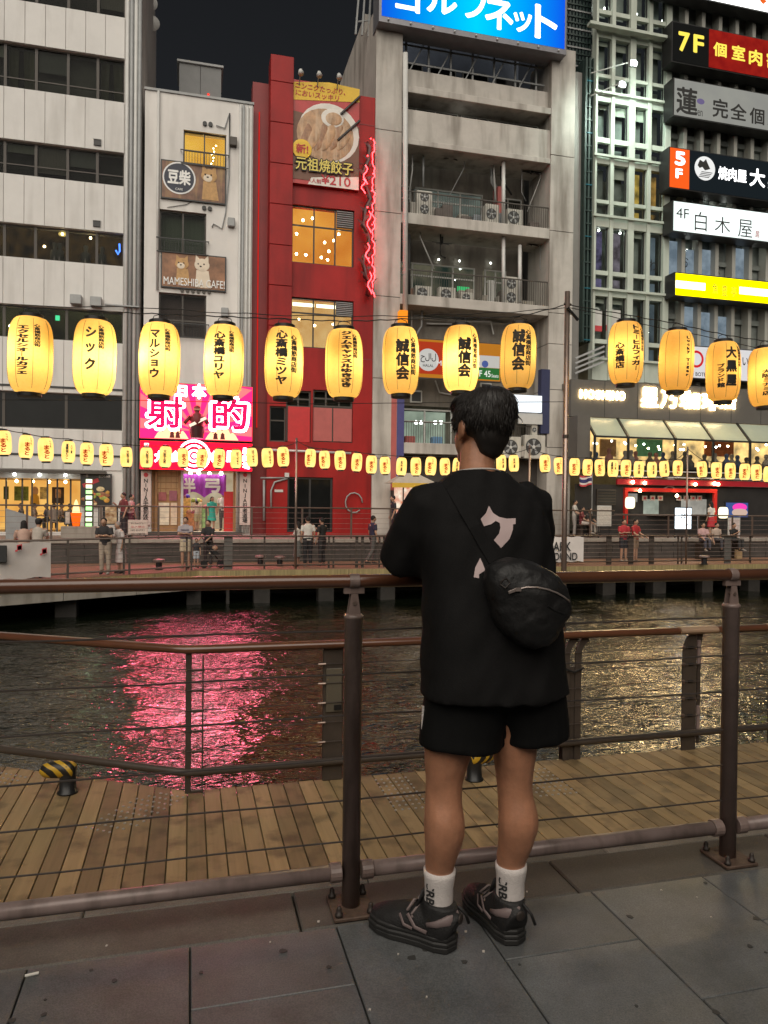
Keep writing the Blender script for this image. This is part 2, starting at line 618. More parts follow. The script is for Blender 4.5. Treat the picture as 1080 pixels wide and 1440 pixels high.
# ================================================================= near railing
rail_y = 2.455
t = thing('riverside_railing', 'brown steel railing with round handrail and wires that the man leans on', 'railing', (0.541, rail_y, 0))
MB().ring([(-4.1, rail_y, 1.118), (5.2, rail_y, 1.118)], 0.0225, 20).build('top_rail', m_rail, t, smooth=True)
for k in range(-2, 4):
    xa, xb = 0.541+1.515*k+0.045, 0.541+1.515*(k+1)-0.045
    MB().ring([(xa, rail_y, 0.128), (xb, rail_y, 0.128)], 0.026, 16).build('bottom_rail', m_tube, t, smooth=True)
for z in (0.95, 0.80, 0.66, 0.512, 0.372, 0.232):
    n = 40
    MB().ring([(-4.1+9.3*i/n, rail_y, z+0.002*sin(i*1.7+z*9)) for i in range(n+1)], 0.0033, 6).build('wire', m_wire, t)
for k in range(-3, 4):
    x = 0.541+1.515*k
    p = MB().lathe([(0.031, 0.014), (0.031, 0.99), (0.034, 0.992), (0.034, 1.0), (0.029, 1.006)], (x, rail_y, 0), 24).build('post', m_post, t, smooth=True)
    # clevis head and clamp that carry the handrail
    h = MB()
    h.prism([(x-0.022, 1.0), (x+0.022, 1.0), (x+0.011, 1.075), (x-0.011, 1.075)], rail_y-0.017, rail_y-0.011)
    h.prism([(x-0.022, 1.0), (x+0.022, 1.0), (x+0.011, 1.075), (x-0.011, 1.075)], rail_y+0.011, rail_y+0.017)
    h.box(x-0.035, x+0.035, rail_y-0.009, rail_y+0.009, 1.076, 1.1)
    h.build('rail_bracket', m_post, p)
    MB().lathe([(0.0245, -0.017), (0.0255, -0.015), (0.0255, 0.015), (0.0245, 0.017)], (x, rail_y, 1.118), 24, 'X').build('rail_clamp', m_post, p, smooth=False)
    MB().lathe([(0.007, -0.02), (0.007, 0.02)], (x, rail_y, 1.045), 10, 'Y').build('pin', m_steel, p)
    MB().box(x-0.072, x+0.072, rail_y-0.085, rail_y+0.075, 0.001, 0.014).build('base_plate', m_plate, p, bevel=0.003)
    for sx in (-1, 1):
        for sy in (-1, 1):
            bx, by = x+sx*0.054, rail_y-0.005+sy*0.062
            MB().lathe([(0.013, 0.014), (0.013, 0.024), (0.009, 0.026), (0.009, 0.04), (0.006, 0.047), (0.001, 0.049)], (bx, by, 0), 10).build('anchor_bolt', m_bolt, p, smooth=True)
    for s in (-1, 1):
        MB().lathe([(0.0305, -0.02), (0.032, -0.018), (0.032, 0.018), (0.0305, 0.02)], (x+s*0.055, rail_y, 0.128), 16, 'X').build('rail_sleeve', m_post, p)
MB().ring([(0, 0, 0), (0.03, 0.004, 0)], 0.004, 8)
butt = MB().ring([(-0.452, 2.315, 0.005), (-0.416, 2.321, 0.005)], 0.0042, 8).build('cigarette_butt', M('white paper', (0.75, 0.72, 0.66), 0.8))
tag(butt, 'white cigarette butt lying on the pavement by the lower left corner', 'cigarette butt')
m_speck = M('litter specks', (0.55, 0.5, 0.45), 0.8)
sp = MB()
for px, py in ((741, 1254), (600, 1402), (448, 1296), (655, 1310), (520, 1420), (930, 1252), (980, 1262), (380, 1325), (150, 1330), (1000, 1290), (680, 1338), (560, 1342)):
    x, y = atZ(px, py, 0.002)
    a = random.uniform(0.003, 0.0055)
    sp.slab([(x-a, y-a*0.4), (x+a*0.3, y-a), (x+a, y+a*0.5), (x-a*0.4, y+a)], 0.001, 0.004)
sp.build('litter', m_speck, pav, kind='stuff')
gm = MB()
for k in range(70):
    x, y, a = random.uniform(-1.2, 2.6), random.uniform(1.3, 2.34), random.uniform(0.004, 0.014)
    gm.slab([(x+a*random.uniform(.7, 1.2)*cos(w), y+a*random.uniform(.7, 1.2)*sin(w)) for w in [j*pi/4 for j in range(8)]], 0.0012, 0.0024)
gm.build('gum_spots', M('trodden gum', (0.05, 0.048, 0.045), 0.6), pav, kind='stuff')

# ================================================================= near timber deck below the pavement
BULGE_Y = 9.0
def near_edge(X):
    return 5.83 if X >= 0 else min(5.83-0.60*X, BULGE_Y)
deck = MB().slab([(-9, 2.7), (15, 2.7), (15, 5.78), (0, 5.78), (-5.25, BULGE_Y-0.05), (-9, BULGE_Y-0.05)], DECK_Z-0.2, DECK_Z-0.034).build('timber_deck', m_beam, kind='structure')
pitch = 0.1215
shared = None
for i in range(-44, 90):
    x0 = i*pitch
    x1 = x0+pitch-0.007
    if x0 >= 0:
        if shared is None:
            shared = MB().box(0, pitch-0.007, 2.83, 5.83, -0.03, 0).mesh('plank', bevel=0.003)
        o = link(shared, 'plank', m_plank, deck)
        o.location = (x0, 0, DECK_Z+random.uniform(-0.0015, 0.0015))
    else:
        MB().slab([(x0, 2.83), (x1, 2.83), (x1, near_edge(x1)), (x0, near_edge(x0))], DECK_Z-0.03, DECK_Z+random.uniform(-0.0015, 0.0015)).build('plank', m_plank, deck, bevel=0.003)
# tactile studs let into the planks
m_stud = M('steel studs', (0.42, 0.4, 0.37), 0.35, 0.6)
def studs(cx, cy, nx, ny, ang, skip=()):
    mb = MB()
    for i in range(nx):
        for j in range(ny):
            if (i, j) in skip: continue
            u, v = (i-(nx-1)/2)*0.05, (j-(ny-1)/2)*0.075
            x, y = cx+u*cos(ang)-v*sin(ang), cy+u*sin(ang)+v*cos(ang)
            mb.lathe([(0.0115, 0), (0.010, 0.004), (0.005, 0.006)], (x, y, DECK_Z), 8)
    mb.build('tactile_studs', m_stud, deck, kind='stuff')
sk = [(0, 9), (1, 9), (0, 8), (6, 0), (5, 0), (6, 1)]
studs(-0.35, 5.52, 7, 10, radians(-35), sk)
studs(1.58, 5.42, 6, 9, 0)
studs(2.75, 5.38, 7, 8, 0)
studs(-1.55, 6.25, 7, 9, radians(-35))
# piles and fascia
for X in (-2.5, 0.3, 3.0, 5.7, 8.4):
    box('deck_pile', m_pile, deck, X-0.15, X+0.15, 5.3, 5.6, -3.3, DECK_Z-0.2)

# deck railing, follows the edge with a bend
D0 = (-5.0, 5.77+3.0)
def dpt(s, z, off=0.0):
    """point along the deck rail: s >= 0 along +X, s < 0 along the slanted leg"""
    if s >= 0: return Vector((s, 5.77+off, z))
    return Vector((s*0.857, 5.77-s*0.514+off, z))
t = thing('deck_railing', 'lower railing on the far edge of the near timber deck, brown top rail and wires', 'railing', (0, 5.77, DECK_Z))
MB().ring([dpt(-6, 0.265), dpt(-0.12, 0.265), dpt(-0.02, 0.265), dpt(0.1, 0.265), dpt(12, 0.265)], 1, 14, flat=(0.034, 0.045)).build('top_rail', m_rail, t, smooth=True)
MB().ring([dpt(-6, -0.67), dpt(-0.1, -0.67), dpt(0.0, -0.67), dpt(0.1, -0.67), dpt(12, -0.67)], 0.03, 14).build('bottom_rail', m_dpost, t, smooth=True)
for z in (0.11, -0.045, -0.2, -0.355, -0.51):
    MB().ring([dpt(-6, z), dpt(0, z), dpt(12, z)], 0.0033, 6).build('wire', m_wire, t)
def flat_post(x):
    p = MB().box(x-0.022, x+0.022, 5.775, 5.795, DECK_Z, 0.245).build('post', m_dpost, t, bevel=0.003)
    MB().ring([(x+0.105, 5.765, DECK_Z), (x+0.105, 5.765, 0.22)], 0.006, 8).build('tension_rod', m_dpost, p)
    for z in (0.11, -0.045, -0.2, -0.355, -0.51, -0.81):
        MB().box(x+0.022, x+0.115, 5.757, 5.774, z-0.012, z+0.008).build('bracket', m_dpost, p, bevel=0.003)
def box_post(x):
    p = MB().box(x-0.075, x+0.085, 5.79, 5.83, DECK_Z, 0.235).build('post', m_dpost, t, bevel=0.006)
    MB().box(x-0.055, x+0.075, 5.775, 5.789, -0.28, 0.07).build('switch_box', M('junction box', (0.10, 0.085, 0.06), 0.5), p, bevel=0.005)
    MB().box(x+0.01, x+0.07, 5.765, 5.774, -0.26, -0.22).build('socket', m_black, p)
    for z in (0.11, -0.045, -0.2, -0.355, -0.51):
        MB().lathe([(0.009, -0.03), (0.009, 0.03)], (x-0.09, 5.77, z), 8, 'X').build('ferrule', m_steel, p)
def curved_post(x):
    for j, dx in enumerate((-0.055, 0.055)):
        pts = [(x+dx, 5.795, DECK_Z), (x+dx, 5.795, 0.06)]
        for a in range(1, 7):
            w = a/6*pi/2
            pts.append((x+dx+0.1*(1-cos(w)), 5.795, 0.06+0.165*sin(w)))
        MB().bar(pts, 0.06, 0.018, up=(1, 0, 0.001)).build('post', m_dpost, t, bevel=0.002)
    MB().box(x-0.03, x+0.03, 5.8, 5.83, DECK_Z, -0.02).build('post_web', m_dpost, t)
    MB().ring([(x-0.1, 5.775, -0.02), (x, 5.765, -0.06), (x+0.1, 5.775, -0.03)], 0.008, 6).build('cable_tie', m_black, t)
def wide_post(x):
    poly = [(x-0.125, DECK_Z), (x+0.02, DECK_Z)]
    poly += [(x+0.02, 0.235), (x-0.02, 0.235)]
    for a in range(0, 6):
        w = a/5*pi/2
        poly.append((x-0.02-0.105*sin(w), 0.235-0.2*(1-cos(w))))
    p = MB().prism(poly, 5.785, 5.80).build('post', m_dpost, t, bevel=0.002)
    poly = [(x+0.045, DECK_Z+0.05), (x+0.075, DECK_Z+0.05), (x+0.08, 0.06)]
    for a in range(1, 5):
        w = a/4*pi/2
        poly.append((x+0.08+0.05*(1-cos(w)), 0.06+0.175*sin(w)))
    poly.append((x+0.045, 0.235))
    MB().prism(poly, 5.80, 5.82).build('side_plate', m_dpost, p, bevel=0.002)
    for z0 in (-0.05, -0.65):
        MB().box(x+0.03, x+0.06, 5.775, 5.799, z0, z0+0.22).build('hinge_plate', m_tube, p, bevel=0.004)
    for z in (0.11, -0.045, -0.2, -0.355, -0.51):
        MB().lathe([(0.017, -0.004), (0.017, 0.004)], (x-0.118, 5.78, z), 12, 'Y').build('wire_eye', m_steel, p)
        MB().box(x-0.07, x-0.02, 5.772, 5.784, z-0.012, z+0.008).build('clip', m_black, p, bevel=0.002)
    MB().ring([(x-0.19, 5.77, 0.266), (x+0.2, 5.77, 0.266)], 1, 14, flat=(0.0365, 0.06)).build('rail_cap', M('pale rail joint', (0.3, 0.2, 0.13), 0.4), p, smooth=False)
flat_post(0.0); box_post(1.11); curved_post(3.23); wide_post(4.46); wide_post(5.40); flat_post(7.2); box_post(8.4); curved_post(9.6)
for s in (-2.6, -4.4):
    a = dpt(s, 0)
    MB().box(a.x-0.025, a.x+0.025, a.y, a.y+0.02, DECK_Z, 0.24).build('post', m_dpost, t)

# mooring bollards with hazard stripes
def stripe_mat():
    mt, N, L = new_mat('hazard stripes')
    b = N['Principled BSDF']
    b.inputs['Roughness'].default_value = 0.45
    tc = N.new('ShaderNodeTexCoord')
    wv = N.new('ShaderNodeTexWave')
    wv.wave_type = 'BANDS'
    wv.bands_direction = 'DIAGONAL'
    wv.inputs['Scale'].default_value = 6.0
    wv.inputs['Distortion'].default_value = 1.6
    L.new(tc.outputs['Object'], wv.inputs['Vector'])
    cr = N.new('ShaderNodeValToRGB')
    cr.color_ramp.interpolation = 'CONSTANT'
    cr.color_ramp.elements[0].color = (0.014, 0.012, 0.01, 1)
    cr.color_ramp.elements[1].position = 0.58
    cr.color_ramp.elements[1].color = (0.5, 0.3, 0.02, 1)
    L.new(wv.outputs[1], cr.inputs[0])
    L.new(cr.outputs[0], b.inputs['Base Color'])
    return mt
m_haz = stripe_mat()
bol = thing('mooring_bollard', 'black mooring bollard with yellow striped horn on the left of the deck', 'bollard', (-0.88, 6.0, DECK_Z), 'mooring bollards on the near deck')
def local(parent, mb, name, mat, smooth=True):
    me = mb.mesh(name, smooth)
    o = bpy.data.objects.new(name, me)
    me.materials.append(mat)
    COL.objects.link(o)
    o.parent = parent
    return o
local(bol, MB().lathe([(0.075, 0), (0.075, 0.012), (0.062, 0.02), (0.058, 0.14), (0.06, 0.19), (0.05, 0.215), (0.02, 0.225)], n=18), 'base', m_black)
local(bol, MB().ring([(0.05, 0, 0.17), (0.02, 0, 0.175), (-0.06, 0, 0.18), (-0.13, 0, 0.175), (-0.18, 0, 0.165), (-0.205, 0, 0.155)], [0.05, 0.062, 0.066, 0.062, 0.048, 0.018], 16), 'horn', m_haz)
bol.rotation_euler = (0, 0, radians(-12))
dup(bol, (2.23, 5.55, DECK_Z), 'black mooring bollard with yellow marks on the deck behind the man’s legs'.replace('’', "'"), radians(200))

# ================================================================= river
def water_mat():
    mt, N, L = new_mat('river water')
    b = N['Principled BSDF']
    b.inputs['Base Color'].default_value = (0.004, 0.006, 0.003, 1)
    b.inputs['Roughness'].default_value = 0.03
    b.inputs['IOR'].default_value = 1.55
    tc = N.new('ShaderNodeTexCoord')
    mp = N.new('ShaderNodeMapping')
    mp.inputs['Scale'].default_value = (1.0, 1.9, 1)
    L.new(tc.outputs['Object'], mp.inputs[0])
    nz = N.new('ShaderNodeTexNoise')
    nz.inputs['Scale'].default_value = 4.2
    nz.inputs['Detail'].default_value = 2.0
    nz.inputs['Distortion'].default_value = 0.8
    L.new(mp.outputs[0], nz.inputs['Vector'])
    bp = N.new('ShaderNodeBump')
    bp.inputs['Strength'].default_value = 0.6
    bp.inputs['Distance'].default_value = 0.09
    n2 = N.new('ShaderNodeTexNoise')
    n2.inputs['Scale'].default_value = 0.45
    n2.inputs['Detail'].default_value = 3
    L.new(tc.outputs['Object'], n2.inputs['Vector'])
    mr = N.new('ShaderNodeMapRange')
    mr.inputs[1].default_value, mr.inputs[2].default_value = 0.35, 0.65
    mr.inputs[3].default_value, mr.inputs[4].default_value = 0.22, 0.75
    L.new(n2.outputs[0], mr.inputs[0])
    L.new(mr.outputs[0], bp.inputs['Strength'])
    L.new(nz.outputs[0], bp.inputs['Height'])
    L.new(bp.outputs[0], b.inputs['Normal'])
    return mt
nx, ny = 420, 230
X0, X1, Y0, Y1 = -14.0, 34.0, 5.0, 28.5
vs = []
for j in range(ny+1):
    y = Y0+(Y1-Y0)*j/ny
    for i in range(nx+1):
        x = X0+(X1-X0)*i/nx
        z = 0.035*noise.noise((x*0.9, y*1.3, 0.3)) + 0.020*noise.noise((x*2.2+7, y*3.1, 1.7))
        vs.append((x, y, WATER_Z+z))
fs = [(j*(nx+1)+i, j*(nx+1)+i+1, (j+1)*(nx+1)+i+1, (j+1)*(nx+1)+i) for j in range(ny) for i in range(nx)]
wb = MB()
wb.v, wb.f = vs, fs
wb.build('river_water', water_mat(), smooth=True, kind='structure')
MB().box(-60, 90, 2.9, 60, -3.6, -3.2).build('river_bed', m_dirt, kind='structure')
# ================================================================= paper lanterns
def paper_mat():
    mt, N, L = new_mat('lantern paper')
    N.remove(N['Principled BSDF'])
    df = N.new('ShaderNodeBsdfDiffuse')
    df.inputs[0].default_value = (0.72, 0.5, 0.19, 1)
    tl = N.new('ShaderNodeBsdfTranslucent')
    tc = N.new('ShaderNodeTexCoord')
    nz = N.new('ShaderNodeTexNoise')
    nz.inputs['Scale'].default_value = 60
    nz.inputs['Detail'].default_value = 5
    L.new(tc.outputs['Object'], nz.inputs['Vector'])
    mx = N.new('ShaderNodeMix')
    mx.data_type = 'RGBA'
    mx.inputs[6].default_value = (0.94, 0.60, 0.16, 1)
    mx.inputs[7].default_value = (1.0, 0.74, 0.30, 1)
    L.new(nz.outputs[0], mx.inputs[0])
    L.new(mx.outputs[2], tl.inputs[0])
    ms = N.new('ShaderNodeMixShader')
    ms.inputs[0].default_value = 0.72
    L.new(df.outputs[0], ms.inputs[1])
    L.new(tl.outputs[0], ms.inputs[2])
    L.new(ms.outputs[0], N['Material Output'].inputs[0])
    return mt
m_paper = paper_mat()
m_ink = M('lantern ink', (0.008, 0.007, 0.005), 0.7, var=0.2, scale=30)
m_seam = M('lantern seam', (0.10, 0.06, 0.015), 0.8)
m_cord = M('black cable', (0.015, 0.014, 0.013), 0.6)
m_bulb = EM('warm bulb', (1.0, 0.78, 0.36), 14)

LH, LR = 0.55, 0.152
def lan_r(z, H=LH, R=LR):
    s = min(1.0, abs(2*z/H-1))
    return 0.52*R + 0.48*R*max(0.0, 1-s**3.4)**0.5

def lantern_body(H, R, ribs, n):
    prof = []
    for i in range(ribs*2+1):
        z = H*i/(ribs*2)
        prof.append((lan_r(z, H, R)+(0.0016 if i % 2 else -0.0004)*R/LR, z))
    vs, fs = [], []
    for r, z in prof:
        for j in range(n):
            w = 2*pi*j/n
            vs.append((r*sin(w), -r*cos(w), z))
    for i in range(len(prof)-1):
        for j in range(n):
            fs.append((i*n+j, i*n+(j+1) % n, (i+1)*n+(j+1) % n, (i+1)*n+j))
    mb = MB()
    mb.add(vs, fs)
    return mb.mesh('paper_body', True)

def wrap(mb, H, R, phi, z0=0.0, lift=0.003):
    """bend flat lettering (x along the girth, z up) round a lantern whose front is turned by phi"""
    me = bpy.data.meshes.new('lettering')
    me.from_pydata(mb.v, [], mb.f)
    bm = bmesh.new()
    bm.from_mesh(me)
    for _ in range(2):
        bmesh.ops.triangulate(bm, faces=bm.faces)
        es = [e for e in bm.edges if abs(e.verts[0].co.x-e.verts[1].co.x) > 0.022*R/LR or abs(e.verts[0].co.z-e.verts[1].co.z) > 0.05*R/LR]
        if es:
            bmesh.ops.subdivide_edges(bm, edges=es, cuts=2)
    for v in bm.verts:
        z = v.co.z
        r = lan_r(z, H, R)+lift
        w = phi+v.co.x/R
        v.co = (r*sin(w), -r*cos(w), z+z0)
    bm.to_mesh(me)
    bm.free()
    return me

big_body = lantern_body(LH, LR, 34, 40)
cap_top = MB().lathe([(0.072, LH-0.012), (0.083, LH-0.008), (0.083, LH+0.022), (0.078, LH+0.026), (0.05, LH+0.026)], n=24).mesh('top_ring')
cap_bot = MB().lathe([(0.05, -0.028), (0.08, -0.028), (0.083, -0.024), (0.083, 0.006), (0.072, 0.01)], n=24).mesh('bottom_ring')
seam_m = []
for k in range(8):
    w = 2*pi*k/8+0.3
    seam_m.append(MB().ring([((lan_r(LH*i/20)+0.0015)*sin(w), -(lan_r(LH*i/20)+0.0015)*cos(w), LH*i/20) for i in range(21)], 0.0016, 5).mesh('seam'))
hook_m = MB().ring([(-0.06, 0, LH+0.02), (-0.045, 0, LH+0.06), (0, 0, LH+0.075), (0.045, 0, LH+0.06), (0.06, 0, LH+0.02)], 0.003, 6).add([], []).mesh('hanger')
bulb_m = MB().ball((0, 0, LH*0.58), 0.03, 0.03, 0.04).mesh('bulb', True)

STREET = '心斎橋筋商店街'
# px, py of the centre, columns of writing: (text, angle from the side that faces us, top, bottom as share of the height, width, bold)
BIG = [
 (42, 500, [('エクセルシオールカフェ', -21, .15, .80, .088), (STREET, 16, .12, .42, .044)], 'first large paper lantern from the left, long katakana column'),
 (132, 503, [('シック', -12, .10, .74, .085), (STREET, 16, .10, .42, .044)], 'large paper lantern with three katakana, second from the left'),
 (224, 506, [('マルショウ', -14, .13, .80, .08), (STREET, 22, .11, .42, .044)], 'large paper lantern with five katakana over the left half of the pink shop sign'),
 (314, 508, [('心斎橋ユリヤ', -14, .13, .80, .09), (STREET, 21, .11, .42, .044)], 'large paper lantern ending in katakana over the right half of the pink shop sign'),
 (399, 510, [('心斎橋ミツヤ', -8, .08, .86, .098), (STREET, 30, .14, .68, .055)], 'large paper lantern with six bold characters, left one before the red building'),
 (484, 512, [('ジェムキャッスルゆきざき', 8, .06, .88, .098), (STREET, 35, .10, .45, .045)], 'large paper lantern with a long kana column, right one before the red building'),
 (564, 508, [('誠信会', 6, .22, .82, .112), (STREET, 42, .18, .74, .055)], 'large lantern with three kanji before the red sign, left of three alike'),
 (648, 505, [('誠信会', 12, .22, .82, .112), (STREET, 50, .14, .68, .055)], 'large lantern with three kanji touching the top of the man\'s head'),
 (728, 502, [('誠信会', 1, .12, .76, .112), (STREET, 33, .12, .68, .055)], 'large lantern with three kanji hung right of the man\'s head, left of the pole'),
 (880, 497, [('トミーヒルフィガー', 36, .08, .82, .088), ('心斎橋店', -19, .36, .78, .085), (STREET, 66, .12, .5, .05)], 'orange paper lantern with two columns of writing, first to the right of the pole'),
 (950, 508, [('Lucky Tiger', 40, .12, .80, .055)], 'orange paper lantern with stacked Latin letters'),
 (1017, 523, [('大黒屋', 29, .10, .80, .105), ('ブランド館', -6, .40, .80, .07), (STREET, 64, .10, .45, .045)], 'orange paper lantern with three large kanji near the right edge'),
 (1077, 531, [('大阪ミナミ店', 4, .40, .84, .075)], 'orange paper lantern cut off by the right edge of the picture'),
]
L_Y = 5.92
tops = []
for px, py, cols, lab in BIG:
    X, Zc = atY(px, py, L_Y)
    t = thing('paper_lantern', lab, 'lantern', (X, L_Y, Zc-LH/2), 'large paper lanterns strung along the near deck')
    face = atan2(-X, L_Y)
    t.rotation_euler = (random.uniform(-.02, .02), random.uniform(-.025, .025), 0)
    def put(me, name, mat):
        o = bpy.data.objects.new(name, me)
        if not me.materials: me.materials.append(mat)
        COL.objects.link(o)
        o.parent = t
        return o
    put(big_body, 'paper_body', m_paper)
    put(cap_top, 'top_ring', m_black)
    put(cap_bot, 'bottom_ring', m_black)
    put(hook_m, 'hanger', m_cord)
    put(bulb_m, 'bulb', m_bulb)
    for sm in seam_m:
        put(sm, 'seam', m_seam)
    for body, ang, f0, f1, w in cols:
        mb = MB()
        n = len(body)
        ht = (f1-f0)*LH
        pitch_ = ht/n
        z1 = LH*(1-f0)
        size = pitch_*1.0 if pitch_ < w else min(pitch_, w*1.05)
        for i, ch in enumerate(body):
            if ch == ' ': continue
            vs_, fs_, gw, gh = glyphs(ch, 0.095 if len(body) > 8 else 0.066)
            zc = z1-(i+0.5)*pitch_
            rot = ch == 'ー'
            sx = w if ord(ch) > 255 else w*1.1
            mb.add([((y*size if rot else x*sx), 0, zc+(-x*size if rot else y*size)) for x, y, d in vs_], fs_)
        put(wrap(mb, LH, LR, face+radians(ang)), 'lettering', m_ink)
    li = bpy.data.lights.new('lantern_bulb_light', 'POINT')
    li.energy = random.uniform(4.6, 6.2) if px < 800 else random.uniform(3.6, 4.6)
    li.color = (1.0, 0.86, 0.58) if px < 800 else (1.0, 0.74, 0.40)
    li.shadow_soft_size = 0.035
    lo = bpy.data.objects.new('bulb_light', li)
    lo.location = (random.uniform(-.03, .03), random.uniform(-.03, .03), LH*random.uniform(.45, .58))
    COL.objects.link(lo)
    lo.parent = t
    tops.append((X, Zc+LH/2+0.075))

# pole and cables that carry the string
px_top = atY(798, 410, L_Y)
t = thing('lantern_pole', 'slim grey steel pole carrying the lantern string right of the man', 'pole', (px_top[0], L_Y, DECK_Z-0.2))
MB().ring([(px_top[0], L_Y, -1.1), (px_top[0], L_Y, px_top[1])], 0.0235, 16).build('shaft', m_steel, t, smooth=True)
MB().ring([(px_top[0]-0.03, L_Y, 3.16), (px_top[0]+0.035, L_Y, 3.16)], 0.012, 8).build('clamp', m_dpost, t)
MB().ring([(px_top[0]-0.015, L_Y-0.03, 3.12), (px_top[0]+0.09, L_Y-0.03, 3.02)], 0.014, 8).build('clip', m_black, t)
MB().lathe([(0.027, 0), (0.027, 0.03)], (px_top[0], L_Y, 1.98), 12).build('lower_clamp', m_dpost, t)

def cable(pts, r, name='cable', sag=0.0, lab=None, grp=None, twist=0.0):
    out = []
    for a, b in zip(pts, pts[1:]):
        a, b = Vector(a), Vector(b)
        for i in range(8):
            f = i/8
            p = a.lerp(b, f)
            p.z -= sag*4*f*(1-f)
            if twist: p += Vector((0, twist*sin(len(out)*1.9), twist*cos(len(out)*1.9)))
            out.append(p)
    out.append(Vector(pts[-1]))
    o = MB().ring(out, r, 5).build(name, m_cord)
    if lab: tag(o, lab, 'cable', grp)
    return o
pz = 3.16
left = [(-4.5, L_Y, tops[0][1]+0.16)]+[(x, L_Y, z) for x, z in tops[:9]]+[(px_top[0], L_Y, pz)]
right = [(px_top[0], L_Y, pz)]+[(x, L_Y, z) for x, z in tops[9:]]+[(6.5, L_Y, tops[-1][1]-0.05)]
cable(left, 0.0045, 'lantern_cable', 0.004, 'thin black cable the large lanterns left of the pole hang from', 'cables of the large lanterns', 0.004)
cable(right, 0.0045, 'lantern_cable', 0.004, 'thin black cable the orange lanterns right of the pole hang from', 'cables of the large lanterns', 0.004)
low = [atY(p, q, L_Y) for p, q in ((-80, 562), (200, 563), (430, 568), (640, 566), (798, 565))]
cable([(x, L_Y, z) for x, z in low], 0.003, 'guy_wire', 0.0, 'thin guy wire running below the large lanterns', 'cables of the large lanterns')
hi = [atY(p, q, L_Y+0.05) for p, q in ((-80, 425), (200, 432), (430, 444), (640, 442), (798, 432), (1150, 505))]
cable([(x, L_Y+0.05, z) for x, z in hi], 0.0035, 'power_cable', 0.01, 'sagging power cable just above the large lanterns', 'cables of the large lanterns', 0.006)

# ---------------------------------------------------------------- far string of lanterns over the opposite deck
def far_edge(X):
    return 24.85 if X > 0.3 else 24.85+0.5*(X-0.3)*1.16
SH, SR = 0.63, 0.188
m_far_paper = EM('far lantern paper', (1.0, 0.53, 0.12), 1.65, col2=(1.0, 0.68, 0.22), scale=4)
m_red_ink = M('red lantern ink', (0.55, 0.03, 0.01), 0.7)
m_far_red = EM('red lantern print lit from behind', (0.7, 0.02, 0.004), 0.6)
sb = lantern_body(SH, SR, 12, 24)
sct = MB().lathe([(0.10, SH-0.02), (0.11, SH-0.015), (0.11, SH+0.035), (0.07, SH+0.04)], n=16).mesh('top_ring')
scb = MB().lathe([(0.07, -0.04), (0.11, -0.035), (0.11, 0.015), (0.10, 0.02)], n=16).mesh('bottom_ring')
def small_text(cols):
    mb = MB()
    for body, xo, z1, z0, w in cols:
        column_p = (z1-z0)/len(body)
        for i, ch in enumerate(body):
            v_, f_, gw, gh = glyphs(ch, 0.06)
            zc = z1-(i+0.5)*column_p
            k_ = SH/0.72
            mb.add([((xo+x*w)*k_, 0, (zc+y*column_p*1.05)*k_) for x, y, d in v_], f_)
    return mb
KIND = {
 'r': ([('まると', -0.01, 0.49, 0.08, 0.19)], [('いづも', 0.10, 0.64, 0.42, 0.055)]),
 'o': (None, [('大阪王将', 0.0, 0.60, 0.13, 0.095)]),
 'b': (None, [('ぼてぢゅう', 0.02, 0.62, 0.11, 0.095)]),
 'd': (None, [('道頓堀たこ', -0.06, 0.62, 0.11, 0.09), ('八丁家', 0.08, 0.58, 0.30, 0.06)]),
 'p': (None, [('松竹座', 0.03, 0.57, 0.16, 0.085)]),
}
FAR = [(6, 623, 'r'), (36, 628, 'r'), (65, 633, 'r'), (96, 635, 'd'), (122, 638, 'r'), (150, 640, 'r'), (178, 642, 'o'), (206, 643, 'o'), (232, 643, 'o'), (258, 643, 'r'), (283, 644, 'r'), (307, 645, 'r'), (332, 645, 'b'), (355, 643, 'b'), (377, 644, 'b'), (399, 643, 'r'),
 (436, 644, 'r'), (457, 646, 'r'), (479, 648, 'r'), (501, 650, 'r'), (522, 653, 'r'), (542, 654, 'r'), (564, 656, 'p'), (585, 656, 'r'), (605, 656, 'r'), (626, 656, 'r'), (643, 656, 'p'), (663, 655, 'r'), (684, 653, 'r'), (705, 651, 'p'), (723, 651, 'p'),
 (767, 652, 'r'), (787, 655, 'r'), (808, 657, 'r'), (826, 657, 'r'), (844, 658, 'r'), (862, 659, 'd'), (880, 659, 'r'), (898, 660, 'p'), (917, 660, 'p'), (935, 659, 'p'), (953, 658, 'r'), (988, 660, 'r'), (1008, 662, 'r'), (1027, 663, 'r'), (1047, 664, 'r'), (1064, 665, 'r'), (1080, 667, 'p')]
DESC = {'r': 'red writing', 'o': 'four kanji', 'b': 'black hiragana', 'd': 'two black columns', 'p': 'short black column'}
ftops = []
where = [(0, 45, 'over the banner at the left end'), (45, 110, 'before the cafe window'), (110, 190, 'before the menu board'), (190, 270, 'before the pink shop\'s left half'), (270, 362, 'before the pink shop\'s right half'), (362, 410, 'before the red wall, left of pole'), (410, 530, 'before the red wall, right of pole'), (530, 575, 'before the concrete pillar'), (575, 650, 'between pillar and the man'), (650, 760, 'beside the man\'s neck'), (760, 840, 'around the grey pole'), (840, 960, 'before the restaurant windows'), (960, 1100, 'at the right end')]
cnt = {}
for px, py, k in FAR:
    w_ = [w for a, b, w in where if a <= px < b][0]
    cnt.setdefault(w_, []).append(px)
ordn = ['first', 'second', 'third', 'fourth', 'fifth', 'sixth', 'seventh', 'eighth']
cache = {}
